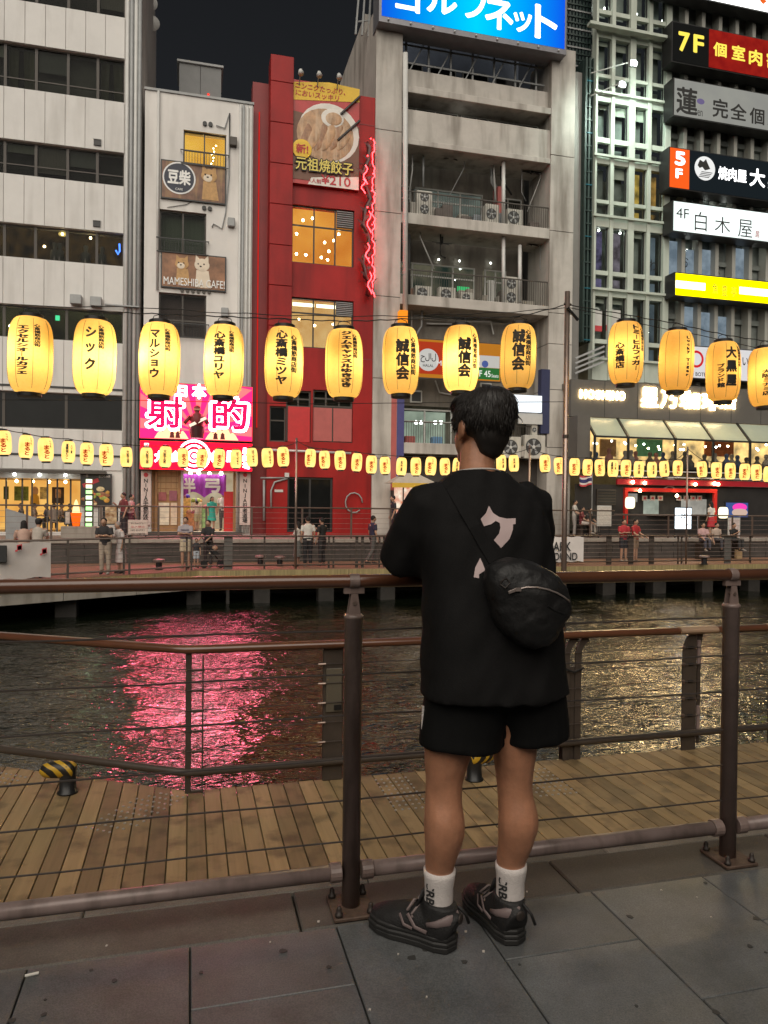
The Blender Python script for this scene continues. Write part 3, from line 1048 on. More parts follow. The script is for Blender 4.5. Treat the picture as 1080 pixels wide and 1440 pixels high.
for px, py, k in FAR:
    X, Z = atY(px, py, 24.85)
    Y = far_edge(X)
    X, Z = atY(px, py, Y)
    w_ = [w for a, b, w in where if a <= px < b][0]
    i = cnt[w_].index(px)
    lab = f'{ordn[i]} small lantern from left {w_}, {DESC[k]}'
    t = thing('hanging_lantern', lab, 'lantern', (X, Y, Z-SH/2), 'small lanterns strung along the far bank')
    t.rotation_euler = (random.uniform(-.05, .05), random.uniform(-.07, .07), random.uniform(-.15, .15))
    sc_ = random.uniform(.95, 1.05)
    t.scale = (sc_*random.uniform(.97, 1.03), sc_, sc_)
    def put(me, name, mat):
        o = bpy.data.objects.new(name, me)
        if not me.materials: me.materials.append(mat)
        COL.objects.link(o)
        o.parent = t
    put(sb, 'paper_body', m_far_paper)
    put(sct, 'top_ring', m_black)
    put(scb, 'bottom_ring', m_black)
    fa = round((atan2(-X, Y)+random.uniform(-0.15, 0.3))*6)/6
    for q, cols in enumerate(KIND[k]):
        if not cols: continue
        key = (k, q, fa)
        if key not in cache:
            cache[key] = wrap(small_text(cols), SH, SR, fa, 0, 0.006)
        put(cache[key], 'lettering', m_far_red if q == 0 else m_ink)
    ftops.append((X, Y, Z+SH/2+0.05))
cable([(ftops[0][0]-3, ftops[0][1]-1.5, ftops[0][2]+0.3)]+ftops[:16]+[(atY(417, 622, 24.85)[0], 24.85, atY(417, 622, 24.85)[1])], 0.012, 'lantern_cable', 0.02, 'black cable of the small lanterns left of the thin far pole', 'cables of the small lanterns')
fp = [atY(417, 620, 24.9), atY(745, 630, 24.9), atY(967, 632, 24.9)]
cable([(fp[0][0], 24.85, fp[0][1])]+ftops[16:31]+[(fp[1][0], 24.85, fp[1][1])], 0.012, 'lantern_cable', 0.02, 'black cable of the small lanterns between thin far pole and the man', 'cables of the small lanterns')
cable([(fp[1][0], 24.85, fp[1][1])]+ftops[31:42]+[(fp[2][0], 24.85, fp[2][1])]+ftops[42:], 0.012, 'lantern_cable', 0.02, 'black cable of the small lanterns right of the man', 'cables of the small lanterns')
for (x, z), lab in zip(fp, ('thin grey pole on the far deck before the red building', 'thin pale pole on the far bank beside the man\'s shoulder', 'thin dark pole on the far bank before the restaurant')):
    o = MB().ring([(x, 24.9, DECK_Z), (x, 24.9, z+0.1)], 0.035, 10).build('string_pole', m_steel, smooth=True)
    tag(o, lab, 'pole', 'poles of the small lanterns')
# ================================================================= opposite bank: deck, wall, promenade
m_fdeck = M('far deck boards', (0.24, 0.13, 0.085), 0.7, var=0.3, scale=5, stretch=(8, 0.4, 1))  # base colour carries the reddish light that falls on these boards
m_fascia = M('deck fascia boards', (0.30, 0.235, 0.105), 0.75, var=0.35, scale=3, stretch=(4, 1, 0.3), stain=(0.1, 0.08, 0.04), stain_amt=0.5)
m_pale_beam = M('pale concrete beam', (0.33, 0.30, 0.26), 0.8, var=0.2, scale=2, stain=(0.1, 0.09, 0.07), stain_amt=0.5)
m_wallst = M('dark stone wall', (0.06, 0.052, 0.046), 0.8, var=0.35, scale=1.4, bump=0.3, bscale=8)
m_prom = M('promenade paving', (0.25, 0.19, 0.17), 0.55, var=0.2, scale=2)
m_frail = M('far rail brown', (0.10, 0.07, 0.055), 0.45, var=0.2)
XB = -9.0
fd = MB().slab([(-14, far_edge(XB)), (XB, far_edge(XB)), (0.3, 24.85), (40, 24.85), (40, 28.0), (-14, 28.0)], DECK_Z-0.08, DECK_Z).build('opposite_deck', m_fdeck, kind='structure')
# fascia boards along the river edge
X = 0.3
while X < 34:
    box('fascia_board', m_fascia, fd, X+0.004, X+1.78, 24.80, 24.848, DECK_Z-0.34, DECK_Z-0.03+random.uniform(-0.006, 0.006))
    X += 1.784
def edge_pts(x0, x1, z, off=0.0):
    return [(x0, far_edge(x0)+off, z), (x1, far_edge(x1)+off, z)]
for i in range(5):
    xa, xb = 0.3-1.9*(i+1)+0.01, 0.3-1.9*i-0.01
    MB().bar([(xa, far_edge(xa)-0.02, DECK_Z-0.16), (xb, far_edge(xb)-0.02, DECK_Z-0.16)], 0.26, 0.05).build('fascia_board', m_fascia, fd)
    MB().bar([(xa, far_edge(xa)+0.08, DECK_Z-0.47), (xb, far_edge(xb)+0.08, DECK_Z-0.47)], 0.34, 0.12).build('edge_beam', m_pale_beam, fd)
for a, b in ((262, 283), (318, 323), (357, 380), (448, 470), (535, 556), (640, 662), (740, 760), (848, 866), (886, 893), (919, 937), (988, 1003), (1053, 1069)):
    x0, x1 = atY((a), 830, 25.2)[0], atY(b, 830, 25.2)[0]
    box('pile', m_pile, fd, x0, x1, 25.2, 25.2+(x1-x0), -3.3, DECK_Z-0.08, 0.02)
for a in (-3.5, -6.2):
    box('pile', m_pile, fd, a-0.3, a+0.3, far_edge(a)+0.6, far_edge(a)+1.2, -3.3, DECK_Z-0.08, 0.02)
wall = box('river_wall', m_wallst, None, -20, 45, 28.0, 28.4, -3.3, -0.002)
wall['kind'] = 'structure'
# courses of stone on the wall above the deck
for r in range(3):
    for i in range(-6, 30):
        x0 = i*1.2+(0.6 if r % 2 else 0)
        z0 = DECK_Z+0.01+r*0.262
        box('wall_stone', m_wallst, wall, x0+0.012, x0+1.188, 27.955+random.uniform(0, 0.02), 28.0, z0, z0+0.25)
pr = box('promenade', m_prom, None, -24, 50, 27.93, 33.5, -0.12, 0.0)
pr['kind'] = 'structure'
for i in range(-12, 40):
    box('edge_stone', m_pale_beam, pr, i*0.9+0.005, i*0.9+0.895, 27.9, 28.3, -0.1, 0.03)
box('back_land', m_dirt, None, -120, 150, 33.5, 260, -0.6, -0.1)['kind'] = 'structure'

# deck railing on the far side
fr = thing('far_deck_railing', 'dark wire railing along the edge of the opposite lower deck', 'railing', (0.3, 24.95, DECK_Z))
o_ = 0.08
MB().ring([(XB, far_edge(XB)+o_, 0.27), (0.25, 24.92, 0.27), (0.35, 24.93, 0.27), (34, 24.93, 0.27)], 1, 8, flat=(0.03, 0.05)).build('top_rail', m_frail, fr, smooth=True)
MB().ring([(XB, far_edge(XB)+o_, -0.7), (0.3, 24.93, -0.7), (34, 24.93, -0.7)], 0.028, 8).build('bottom_rail', m_frail, fr, smooth=True)
for z in (0.11, -0.045, -0.2, -0.355, -0.51):
    MB().ring([(XB, far_edge(XB)+o_, z), (0.3, 24.93, z), (34, 24.93, z)], 0.007, 5).build('wire', m_tube, fr)
for px, w in ((95, .06), (178, .16), (266, .15), (321, .28), (372, .06), (417, .05), (466, .16), (502, .1), (510, .1), (537, .16), (600, .06), (700, .1), (750, .1), (782, .06), (857, .22), (888, .22), (917, .22), (957, .16), (1024, .3), (1056, .08)):
    X = atY(px, 780, 24.93)[0]
    Y = far_edge(X)+o_
    X = atY(px, 780, Y)[0]
    if w > .13 and w < .2:
        for s in (-1, 1):
            MB().box(X+s*w/2-0.03, X+s*w/2+0.03, Y+0.03, Y+0.06, DECK_Z, 0.25).build('post', m_dpost, fr)
    else:
        MB().box(X-w/2, X+w/2, Y+0.03, Y+0.06, DECK_Z, 0.25).build('post', m_dpost if w < .25 else M('grey panel post', (0.1, 0.09, 0.08), 0.6), fr)
# promenade railing
pf = thing('promenade_railing', 'thin wire railing along the raised promenade before the shops', 'railing', (3, 28.2, 0))
yy = 28.15
MB().ring([(-12, yy, 1.22), (17.6, yy, 1.2)], 0.028, 8).build('top_rail', m_frail, pf, smooth=True)
MB().ring([(17.6, yy, 1.05), (36, yy, 1.0)], 0.028, 8).build('top_rail', m_frail, pf, smooth=True)
for z in (0.22, 0.42, 0.62, 0.82, 1.02):
    MB().ring([(-12, yy, z), (36, yy, z-0.02)], 0.006, 5).build('wire', m_tube, pf)
for px in (-20, 38, 72, 142, 223, 290, 354, 425, 494, 549, 610, 770, 830, 880, 940, 982, 1030, 1058):
    X = atY(px, 730, yy)[0]
    MB().box(X-0.035, X+0.035, yy-0.02, yy+0.02, 0.03, 1.2 if X < 17.6 else 1.04).build('post', m_frail, pf)
# low bollard lamps on the far deck
for px, py in ((224, 800), (365, 794), (392, 795), (706, 802), (983, 793)):
    x, y = atZ(px, py, DECK_Z)
    lab = {224: 'small black mooring post on far deck before the pink shop', 365: 'small black mooring post on far deck right of the stroller', 392: 'small black mooring post left of thin far pole', 706: 'small black mooring post by the man', 983: 'small black mooring post by the red shirts'}[px]
    b = thing('mooring_post', lab, 'bollard', (x, y-0.3, DECK_Z), 'mooring posts on the far deck')
    MB().lathe([(0.13, 0), (0.13, 0.03), (0.1, 0.05), (0.1, 0.24), (0.12, 0.27)], (x, y-0.3, DECK_Z), 12).build('base', m_black, b)
    MB().lathe([(0.17, 0.27), (0.2, 0.29), (0.19, 0.34), (0.1, 0.36)], (x, y-0.3, DECK_Z), 12).build('cap', m_post, b)

# banners tied to the far railing
m_banner = M('white banner cloth', (0.66, 0.60, 0.56), 0.8, var=0.08, scale=3)
m_print = M('black print', (0.02, 0.02, 0.02), 0.7)
m_redprint = M('red print', (0.5, 0.05, 0.06), 0.7)
def banner(name, lab, xa, xb, z0, z1, yf):
    t = thing(name, lab, 'banner', ((xa+xb)/2, yf((xa+xb)/2), z0))
    mb = MB()
    n, m_ = 26, 8
    vs = []
    for j in range(m_+1):
        for i in range(n+1):
            x = xa+(xb-xa)*i/n
            z = z0+(z1-z0)*j/m_
            vs.append((x, yf(x)+0.025*noise.noise((x*2.3, z*2, 4)), z+0.02*sin(i*0.9)*(1 if j in (0, m_) else 0)))
    fs = [(j*(n+1)+i, j*(n+1)+i+1, (j+1)*(n+1)+i+1, (j+1)*(n+1)+i) for j in range(m_) for i in range(n)]
    vs += [(x, y+0.006, z) for x, y, z in vs]
    k = (n+1)*(m_+1)
    fs += [tuple(v+k for v in reversed(f)) for f in fs]
    mb.add(vs, fs)
    mb.build('cloth', m_banner, t, smooth=True)
    return t
lx0, lx1 = atY(-60, 785, 23.0)[0], atY(76, 785, 23.0)[0]
bn = banner('festival_banner', 'white banner with red music notes on the far deck railing at left edge', lx0, lx1, -0.76, 0.22, lambda x: far_edge(x)+0.0)
def bput(body, px0, px1, py0, py1, mat, par, bold=0.03):
    yb = far_edge(atY((px0+px1)/2, py0, 23)[0])-0.055
    return text_px('lettering', body, mat, par, px0, px1, py0, py1, yb, bold)
bput('♫', 21, 31, 765, 776, m_redprint, bn)
bput('♫', 56, 66, 770, 781, m_redprint, bn)
x0, x1, z0, z1 = R4(-16, 10, 767, 791, far_edge(-5)-0.06)
MB().box(x0, x1, far_edge(-5)-0.1, far_edge(-5)-0.06, z0, z1).build('black_emblem', m_print, bn, bevel=0.012)
bx0, bx1 = atY(755, 771, 24.9)[0], atY(820, 771, 24.9)[0]
b2 = banner('letter_banner', 'white banner with two lines of black capitals on the far railing behind the pole', bx0, bx1, -0.68, 0.24, lambda x: 24.86)
text_px('lettering', 'ARK', m_print, b2, 778, 803, 762, 775, 24.8, 0.02)
text_px('lettering', 'OUND', m_print, b2, 778, 812, 777, 788, 24.8, 0.02)
# ================================================================= facade helpers
FY = 32.0
def wall_holes(name, mat, parent, X0, X1, Z0, Z1, Y, holes, depth=0.4):
    """front wall with real openings and reveals"""
    xs = sorted({X0, X1, *[min(max(h[0], X0), X1) for h in holes], *[min(max(h[1], X0), X1) for h in holes]})
    zs = sorted({Z0, Z1, *[min(max(h[2], Z0), Z1) for h in holes], *[min(max(h[3], Z0), Z1) for h in holes]})
    mb = MB()
    for xa, xb in zip(xs, xs[1:]):
        for za, zb in zip(zs, zs[1:]):
            cx, cz = (xa+xb)/2, (za+zb)/2
            if any(h[0] < cx < h[1] and h[2] < cz < h[3] for h in holes): continue
            mb.quad((xa, Y, za), (xb, Y, za), (xb, Y, zb), (xa, Y, zb))
    for a, b, c, d in holes:
        mb.quad((a, Y, c), (a, Y+depth, c), (b, Y+depth, c), (b, Y, c))
        mb.quad((a, Y, d), (b, Y, d), (b, Y+depth, d), (a, Y+depth, d))
        mb.quad((a, Y, c), (a, Y, d), (a, Y+depth, d), (a, Y+depth, c))
        mb.quad((b, Y, c), (b, Y+depth, c), (b, Y+depth, d), (b, Y, d))
    return mb.build(name, mat, parent)

def window(parent, hole, Y, cols=(0.5,), rows=(), frame=None, glass=None, back=None, depth=0.4, fw=0.06, name='window', inset=0.12, open_back=False):
    """window in an opening: frame, one pane per light, room behind"""
    a, b, c, d = hole
    fy = Y+inset
    xs = [a]+[a+(b-a)*f for f in cols]+[b]
    zs = [c]+[c+(d-c)*f for f in rows]+[d]
    mb = MB()
    for i, x in enumerate(xs):
        w = fw if 0 < i < len(xs)-1 else fw
        x0, x1 = (x, x+fw) if i == 0 else ((x-fw, x) if i == len(xs)-1 else (x-fw/2, x+fw/2))
        mb.box(x0, x1, fy, fy+0.06, c, d)
    for i, z in enumerate(zs):
        z0, z1 = (z, z+fw) if i == 0 else ((z-fw, z) if i == len(zs)-1 else (z-fw/2, z+fw/2))
        mb.box(a+fw, b-fw, fy+0.003, fy+0.057, z0, z1)
    w = mb.build(name, frame, parent)
    for i in range(len(xs)-1):
        for j in range(len(zs)-1):
            g = MB().quad((xs[i], fy+0.03, zs[j]), (xs[i+1], fy+0.03, zs[j]), (xs[i+1], fy+0.03, zs[j+1]), (xs[i], fy+0.03, zs[j+1]))
            g.build('pane', glass, w)
    if not open_back:
        MB().quad((a, Y+depth, c), (b, Y+depth, c), (b, Y+depth, d), (a, Y+depth, d)).build('room_wall', back, w)
    return w

m_g_dark = M('dark window glass', (0.010, 0.011, 0.011), 0.1, var=0.3, scale=1.0, spec=0.1)
m_g_clear = glass_mat('clear window glass')
m_g_tint = glass_mat('tinted window glass', (0.75, 0.8, 0.75), 0.45)
m_fr_brown = M('brown window frame', (0.06, 0.05, 0.04), 0.5)
m_fr_white = M('white window frame', (0.55, 0.55, 0.52), 0.5)
m_fr_dark = M('black window frame', (0.02, 0.02, 0.02), 0.45)
m_room_dark = M('dark room', (0.035, 0.033, 0.03), 0.9, var=0.6, scale=1.5)
m_room_grey = M('grey blind room', (0.12, 0.115, 0.10), 0.9, var=0.3, scale=1.2)
m_curtain = M('curtain', (0.23, 0.225, 0.16), 0.9, var=0.2)
m_panel_w = M('white facade panel', (0.64, 0.625, 0.60), 0.5, var=0.06, scale=1.2, stain=(0.3, 0.28, 0.25), stain_amt=0.3)
m_wall_w = M('white painted wall', (0.68, 0.655, 0.625), 0.6, var=0.08, scale=0.8, stain=(0.28, 0.26, 0.23), stain_amt=0.35)
m_pipe_w = M('pale downpipe', (0.55, 0.55, 0.53), 0.4, var=0.1)
m_pipe_g = M('grey downpipe', (0.3, 0.31, 0.31), 0.4, var=0.15)
m_lit_warm = EM('warm lit room', (1.0, 0.52, 0.12), 0.75, col2=(0.55, 0.23, 0.04), scale=1.1)
m_lamp = EM('ceiling lamp', (1.0, 0.74, 0.38), 36)
m_lamp_w = EM('white ceiling lamp', (0.95, 1.0, 0.92), 14)

def lamps(parent, pts, r=0.05, mat=None):
    for x, y, z in pts:
        MB().ball((x, y, z), r, n=8, m=6).build('lamp', mat or m_lamp, parent)

# ================================================================= white office block at the far left
def zz(px, py, Y=FY): return atY(px, py, Y)[1]
def xx(px, py, Y=FY): return atY(px, py, Y)[0]
B = thing('office_block', 'white panelled office block with dark window bands at the left edge', 'building', (-5, FY, 0))
XL, XP, XR = -15.0, xx(174, 300), xx(198, 300)
bands = [(zz(90, 70), zz(90, 132)), (zz(90, 205), zz(90, 252)), (zz(90, 320.5), zz(90, 367)), (zz(90, 433), zz(90, 478)), (zz(90, 553), zz(90, 603))]
ztop = zz(90, 10)
top_band = (ztop+1.9, ztop)
allb = [top_band]+bands
Htop = ztop+7
shop = R4(-60, 113, 672, 742, FY)
shop = (shop[0], shop[1], 0.12, shop[3])
holes = [(XL+0.2, XP, lo, hi) for hi, lo in allb]+[shop]
wall_holes('wall', m_wall_w, B, XL, XP+0.02, 0.0, Htop, FY+0.05, holes, 0.5)
MB().box(XP+0.021, XR, FY+0.05, FY+12, 0.0, Htop).build('side_wall', m_wall_w, B)
# facade panels between the bands
levels = [Htop]+[v for b in allb for v in b]+[shop[3]+0.35]
pw = 0.745
for hi, lo in zip(levels[0::2], levels[1::2]):
    x = XP
    while x > XL+1:
        MB().box(x-pw+0.008, x-0.008, FY+0.0, FY+0.049, lo+0.015, hi-0.015).build('panel', m_panel_w, B, bevel=0.006)
        x -= pw
cut = [xx(p, 100) for p in (6, 50, 95, 137)]
m_band4 = EM('dim restaurant', (0.16, 0.09, 0.03), 0.6, col2=(0.012, 0.01, 0.006), scale=2.4)
m_band5 = EM('dim green office', (0.14, 0.13, 0.05), 0.5, col2=(0.02, 0.022, 0.012), scale=0.8)
for k, (hi, lo) in enumerate(allb):
    edges = [XL+0.2]+[XL+4.2]+cut+[XP]
    if k >= 4: edges = [XL+0.2, XL+4.2, cut[0], cut[2], XP]
    for i, (a, b) in enumerate(zip(edges, edges[1:])):
        bk = {0: m_room_dark, 1: m_room_grey if i in (3, 4) else m_room_dark, 2: m_room_dark, 3: m_band4, 4: m_band5, 5: m_room_dark}[k]
        w = window(B, (a+0.002, b-0.002, lo, hi), FY+0.05, cols=(), frame=m_fr_brown, glass=m_g_tint if k in (0, 1, 2, 3, 4) else m_g_dark, back=bk, depth=0.5, fw=0.05)
        rr_ = (i*7+k*5) % 4
        if k in (0, 1, 2) and not (k == 1 and i in (2, 5)) and rr_ != 1:
            hb_ = (hi-lo)*(0.28, 0, 0.5, 0.8)[rr_]
            MB().box(a+0.06, b-0.06, FY+0.3, FY+0.32, hi-hb_, hi-0.02).build('blind', M('office blind', ((.2, .2, .16), (0, 0, 0), (.13, .13, .12), (.17, .15, .13))[rr_], .8, var=.2, scale=3, stretch=(6, 1, 1)), w)
        if k in (1, 2):
            MB().box(a+0.05, b-0.05, FY+0.17, FY+0.2, lo+0.42, lo+0.46).build('rail', m_fr_brown, w)
        if k == 1 and i in (2, 5):
            # drawn curtains
            for s in (0, 1):
                xa, xb = (a+0.1, a+(b-a)*0.42) if s == 0 else (b-(b-a)*0.45, b-0.1)
                n = 30
                mb = MB()
                vs_ = []
                for q in range(n+1):
                    x = xa+(xb-xa)*q/n
                    yw = FY+0.36+0.04*sin(q*1.6)
                    sw = 0.25*(1 if s == 0 else -1)*(b-a)*0.3*(q/n if s == 0 else 1-q/n)
                    vs_ += [(x-sw*0.6, yw, lo+0.08), (x, yw, hi-0.06)]
                mb.add(vs_, [(2*q, 2*q+2, 2*q+3, 2*q+1) for q in range(n)])
                mb.build('curtain', m_curtain, w)
hi, lo = bands[2]
lamps(B, [(xx(86, 330), FY+0.3, hi-0.15), (xx(126, 335), FY+0.3, hi-0.2), (xx(60, 350), FY+0.35, hi-0.7)], 0.05)
MB().ball((xx(86, 327), FY+0.34, hi-0.14), 0.16, 0.04, 0.1).build('pendant', EM('amber lamp', (1, .7, .2), 1.6), B)
for px in (75, 82, 119, 142):
    MB().ring([(xx(px, 350), FY+0.38, lo), (xx(px, 350), FY+0.38, lo+0.5), (xx(px, 350), FY+0.38, lo+0.55), (xx(px, 350), FY+0.38, lo+0.8)], [0.2, 0.16, 0.07, 0.1], 8).build('diner_figure', m_room_grey, B, smooth=True)
neon = MB().ring([(xx(168, 343), FY-0.02, zz(168, 343)), (xx(168.5, 352), FY-0.02, zz(168, 353)), (xx(166, 358), FY-0.02, zz(166, 358)), (xx(163, 352), FY-0.02, zz(163, 352))], 0.035, 6)
neon.build('neon_hook', EM('blue neon', (0.08, 0.25, 1.0), 2.2), B)
MB().box(xx(76, 445), xx(82, 445), FY+0.3, FY+0.33, zz(79, 448), zz(79, 441)).build('exit_light', EM('green exit light', (0.1, 1.0, 0.45), 2.0), B)
lamps(B, [(xx(12, 455), FY+0.3, zz(12, 456))], 0.06)
for px, py in ((137, 201), (136, 315)):
    MB().box(xx(px-5, py), xx(px+5, py), FY-0.06, FY-0.001, zz(px, py+4), zz(px, py-5)).build('vent', m_fr_dark, B)
    MB().box(xx(px-6, py), xx(px+6, py), FY-0.09, FY-0.06, zz(px, py-4), zz(px, py-5)).build('vent_hood', m_pipe_w, B)
for px, m_ in ((178, m_pipe_w), (184, m_pipe_g), (190, m_pipe_w), (195.5, m_pipe_g)):
    MB().ring([(xx(px, 300), FY-0.05, 0.1), (xx(px, 300), FY-0.05, Htop)], 0.075, 10).build('downpipe', m_, B, smooth=True)
for px, py in ((108, 424), (136, 427)):
    MB().box(xx(px-8, py), xx(px+8, py), FY-0.35, FY-0.001, zz(px, py+6), zz(px, py-7)).build('duct_box', m_pipe_g, B, bevel=0.02)
MB().ring([(xx(148, 430), FY-0.2, zz(148, 430)), (xx(196, 434), FY-0.2, zz(196, 434))], 0.05, 8).build('conduit', m_pipe_g, B)
box('canopy', m_fr_brown, B, XL+2, xx(150, 660), FY-0.45, FY, shop[3]+0.2, shop[3]+0.32)
for px in (22, 57, 93):
    MB().ball((xx(px, 668), FY-0.2, shop[3]+0.13), 0.06).build('canopy_lamp', m_lamp_w, B)
for py in (545, 640):
    box('ledge', m_fr_dark, B, XL, XP, FY-0.03, FY+0.0, zz(90, py)-0.04, zz(90, py)+0.04)
# the cafe: a lit room with pictures
a, b, c, d = shop
cafe = MB()
cafe.quad((a, FY+3.2, c), (b, FY+3.2, c), (b, FY+3.2, d), (a, FY+3.2, d))
cafe.build('cafe_back_wall', EM('cafe wall', (1.0, 0.58, 0.15), 0.95, col2=(0.8, 0.36, 0.07), scale=0.8), B)
m_inn = M('cafe wall paint', (0.5, 0.35, 0.18), 0.8)
MB().quad((b, FY+0.5, c), (b, FY+3.2, c), (b, FY+3.2, d), (b, FY+0.5, d)).quad((a, FY+0.5, d), (b, FY+0.5, d), (b, FY+3.2, d), (a, FY+3.2, d)).quad((a, FY+0.5, c), (b, FY+0.5, c), (b, FY+3.2, c), (a, FY+3.2, c)).build('cafe_shell', m_inn, B)
for px0, px1, py0, py1, col in ((5, 12, 684, 702, (.08, .15, .03)), (20, 40, 684, 704, (.2, .28, .05)), (56, 66, 685, 702, (.7, .6, .25)), (73, 90, 685, 708, (.05, .03, .02)), (78, 86, 688, 700, (.6, .35, .15))):
    q = R4(px0, px1, py0, py1, FY+3.1)
    yq = FY+3.1-(0.05 if col[0] == .6 else 0)
    box('picture', M('picture', col, 0.6, var=0.7, scale=6), B, q[0], q[1], yq, yq+0.04, q[2], q[3])
q = R4(42, 56, 684, 712, FY+3.0)
MB().prism([(q[0], q[2]), (q[1], q[2]), (q[1]-0.05, (q[2]+q[3])/2), (q[1]-0.15, q[3]-0.3), (q[0]+0.12, q[3]-0.3), (q[0]+0.02, (q[2]+q[3])/2)], FY+3.0, FY+3.05).build('poster_dress', M('yellow print', (0.75, 0.4, 0.02), 0.6), B)
MB().ball(((q[0]+q[1])/2, FY+3.02, q[3]-0.2), 0.14, 0.03, 0.2).build('poster_head', M('poster skin', (0.6, 0.35, 0.2), 0.6), B)
for px in (5, 28, 42, 64, 78, 97, 112):
    x = xx(px, 700)
    MB().box(x-0.03, x+0.03, FY+0.4, FY+0.46, c, d).build('shopfront_post', m_fr_brown, B)
lamps(B, [(xx(px, 678), FY+1.4, d-0.1) for px in (12, 36, 60, 84)], 0.06)
# menu board with food pictures
q = R4(113, 157, 666, 712, FY-0.1)
mbd = thing('menu_board', 'black wall board with food pictures right of the cafe window', 'sign', (q[0], FY-0.1, q[2]))
box('board', M('menu board', (0.025, 0.022, 0.022), 0.4), mbd, q[0], q[1], FY-0.1, FY-0.001, q[2], q[3])
cols_ = ((.6, .3, .05), (.35, .4, .08), (.55, .15, .05), (.7, .55, .3), (.3, .12, .05))
for i in range(16):
    x = random.uniform(q[0]+0.15, q[1]-0.15)
    z = q[2]+0.1+random.random()*(q[3]-q[2])*0.55
    MB().ball((x, FY-0.11, z), random.uniform(.08, .16), 0.02, random.uniform(.06, .11), 10, 6).build('food_picture', M('food', random.choice(cols_), 0.5, var=0.5, scale=8), mbd)
text_px('lettering', '一蘭', m_banner, mbd, 117, 124, 667, 671, FY-0.104)
text_px('lettering', 'おこのみ焼', m_banner, mbd, 139, 155, 668, 672, FY-0.104)
MB().bar([(q[0]+0.1, FY-0.11, q[3]-0.5), (q[1]-0.5, FY-0.11, q[3]-0.25)], 0.16, 0.01).build('red_band', m_redprint, mbd)

# ================================================================= narrow white building with the pink game shop
B = thing('narrow_white_building', 'narrow white building above the pink shop with amber window', 'building', (0.3, FY, 0))
XL, XR = xx(203, 300), xx(355, 300)
Ht = zz(280, 137)
ns = R4(213, 334, 660, 740, FY)
ns = (ns[0], ns[1], 0.14, ns[3])
h1, h2, h3 = R4(258, 318, 186, 236, FY), R4(224, 290, 297, 358, FY), R4(223, 290, 413, 475, FY)
wall_holes('wall', m_wall_w, B, XL, XR, 0, Ht, FY, [h1, h2, h3, ns], 0.45)
MB().box(XL+0.01, XR-0.01, FY+4.2, FY+10, 0, Ht-0.01).build('rear_body', m_wall_w, B)
MB().box(XL-0.0, XL+0.02, FY+0.01, FY+4.2, 0, Ht).box(XR-0.02, XR, FY+0.01, FY+4.2, 0, Ht).box(XL+0.03, XR-0.03, FY+0.02, FY+4.2, Ht-0.1, Ht-0.02).build('body_shell', m_wall_w, B)
box('parapet', m_pipe_g, B, XL-0.03, XR+0.03, FY-0.06, FY+0.3, Ht+0.002, Ht+0.1)
m_amber = EM('amber room', (1.0, 0.55, 0.08), 0.85, col2=(0.8, 0.34, 0.03), scale=0.9)
window(B, h1, FY, (0.49,), (0.47,), m_fr_dark, m_g_clear, m_amber, 0.45, 0.05)
window(B, h2, FY, (0.5,), (), m_fr_brown, m_g_tint, M('green curtain room', (0.2, 0.23, 0.18), 0.9, var=0.2, scale=2, stretch=(8, 1, 0.4)), 0.45, 0.06)
window(B, h3, FY, (0.5,), (0.4,), m_fr_brown, m_g_tint, M('mauve blind room', (0.22, 0.15, 0.15), 0.9), 0.45, 0.06)
lamps(B, [((h1[0]*0.3+h1[1]*0.7)+random.uniform(-.12, .12), FY+0.35, h1[2]+0.1+i*0.13) for i in range(9)], 0.022)
for hq in (h1, h2, h3):
    g = MB()
    g.box(hq[0]-0.12, hq[1]+0.12, FY-0.17, FY-0.14, hq[2]+0.55, hq[2]+0.59)
    g.box(hq[0]-0.1, hq[1]+0.1, FY-0.17, FY-0.14, hq[2]-0.0, hq[2]+0.03)
    n = int((hq[1]-hq[0])/0.11)
    for i in range(n+1):
        x = hq[0]+(hq[1]-hq[0])*i/n
        g.box(x-0.009, x+0.009, FY-0.165, FY-0.145, hq[2]+0.031, hq[2]+0.549)
    for x in (hq[0]-0.1, hq[1]+0.1):
        g.box(x-0.01, x+0.01, FY-0.139, FY-0.002, hq[2]+0.55, hq[2]+0.58)
    g.build('window_guard', m_fr_dark, B)
for px in (337, 341.5, 347, 352):
    MB().ring([(xx(px, 300), FY-0.06, 0.1), (xx(px, 300), FY-0.06, Ht-0.1)], 0.055, 8).build('downpipe', m_pipe_w if px != 341.5 else m_pipe_g, B, smooth=True)
MB().ring([(xx(222, 300), FY-0.08, zz(222, 408)), (xx(222, 300), FY-0.08, Ht-0.02)], 0.05, 8).build('downpipe', m_pipe_w, B, smooth=True)
MB().ring([(xx(x, y), FY-0.05, zz(x, y)) for x, y in ((304, 177), (316, 181), (323, 160), (322, 250), (317, 300), (312, 322), (300, 315), (298, 320))], 0.028, 6).build('cable_duct', m_pipe_g, B, smooth=True)
MB().ring([(xx(x, y), FY-0.03, zz(x, y)) for x, y in ((235, 292), (262, 288), (277, 280))], 0.012, 5).build('loose_wire', m_cord, B)
for px, py in ((288, 174.5), (296, 175.5), (287, 293), (295, 294)):
    MB().lathe([(0.09, -0.08), (0.09, 0)], (xx(px, py), FY, zz(px, py)), 12, 'Y').build('round_vent', m_fr_dark, B)
for i in range(6):
    MB().lathe([(0.07, -0.06), (0.07, 0)], (xx(256+i*7.6, 409), FY, zz(256+i*7.6, 409+i*0.5)), 10, 'Y').build('round_vent', m_fr_brown, B)
for px, py in ((328, 201), (325, 314), (316, 440)):
    MB().box(xx(px-5, py), xx(px+5, py), FY-0.2, FY-0.001, zz(px, py+6), zz(px, py-6)).build('vent_box', m_pipe_g if px != 328 else m_fr_brown, B, bevel=0.02)
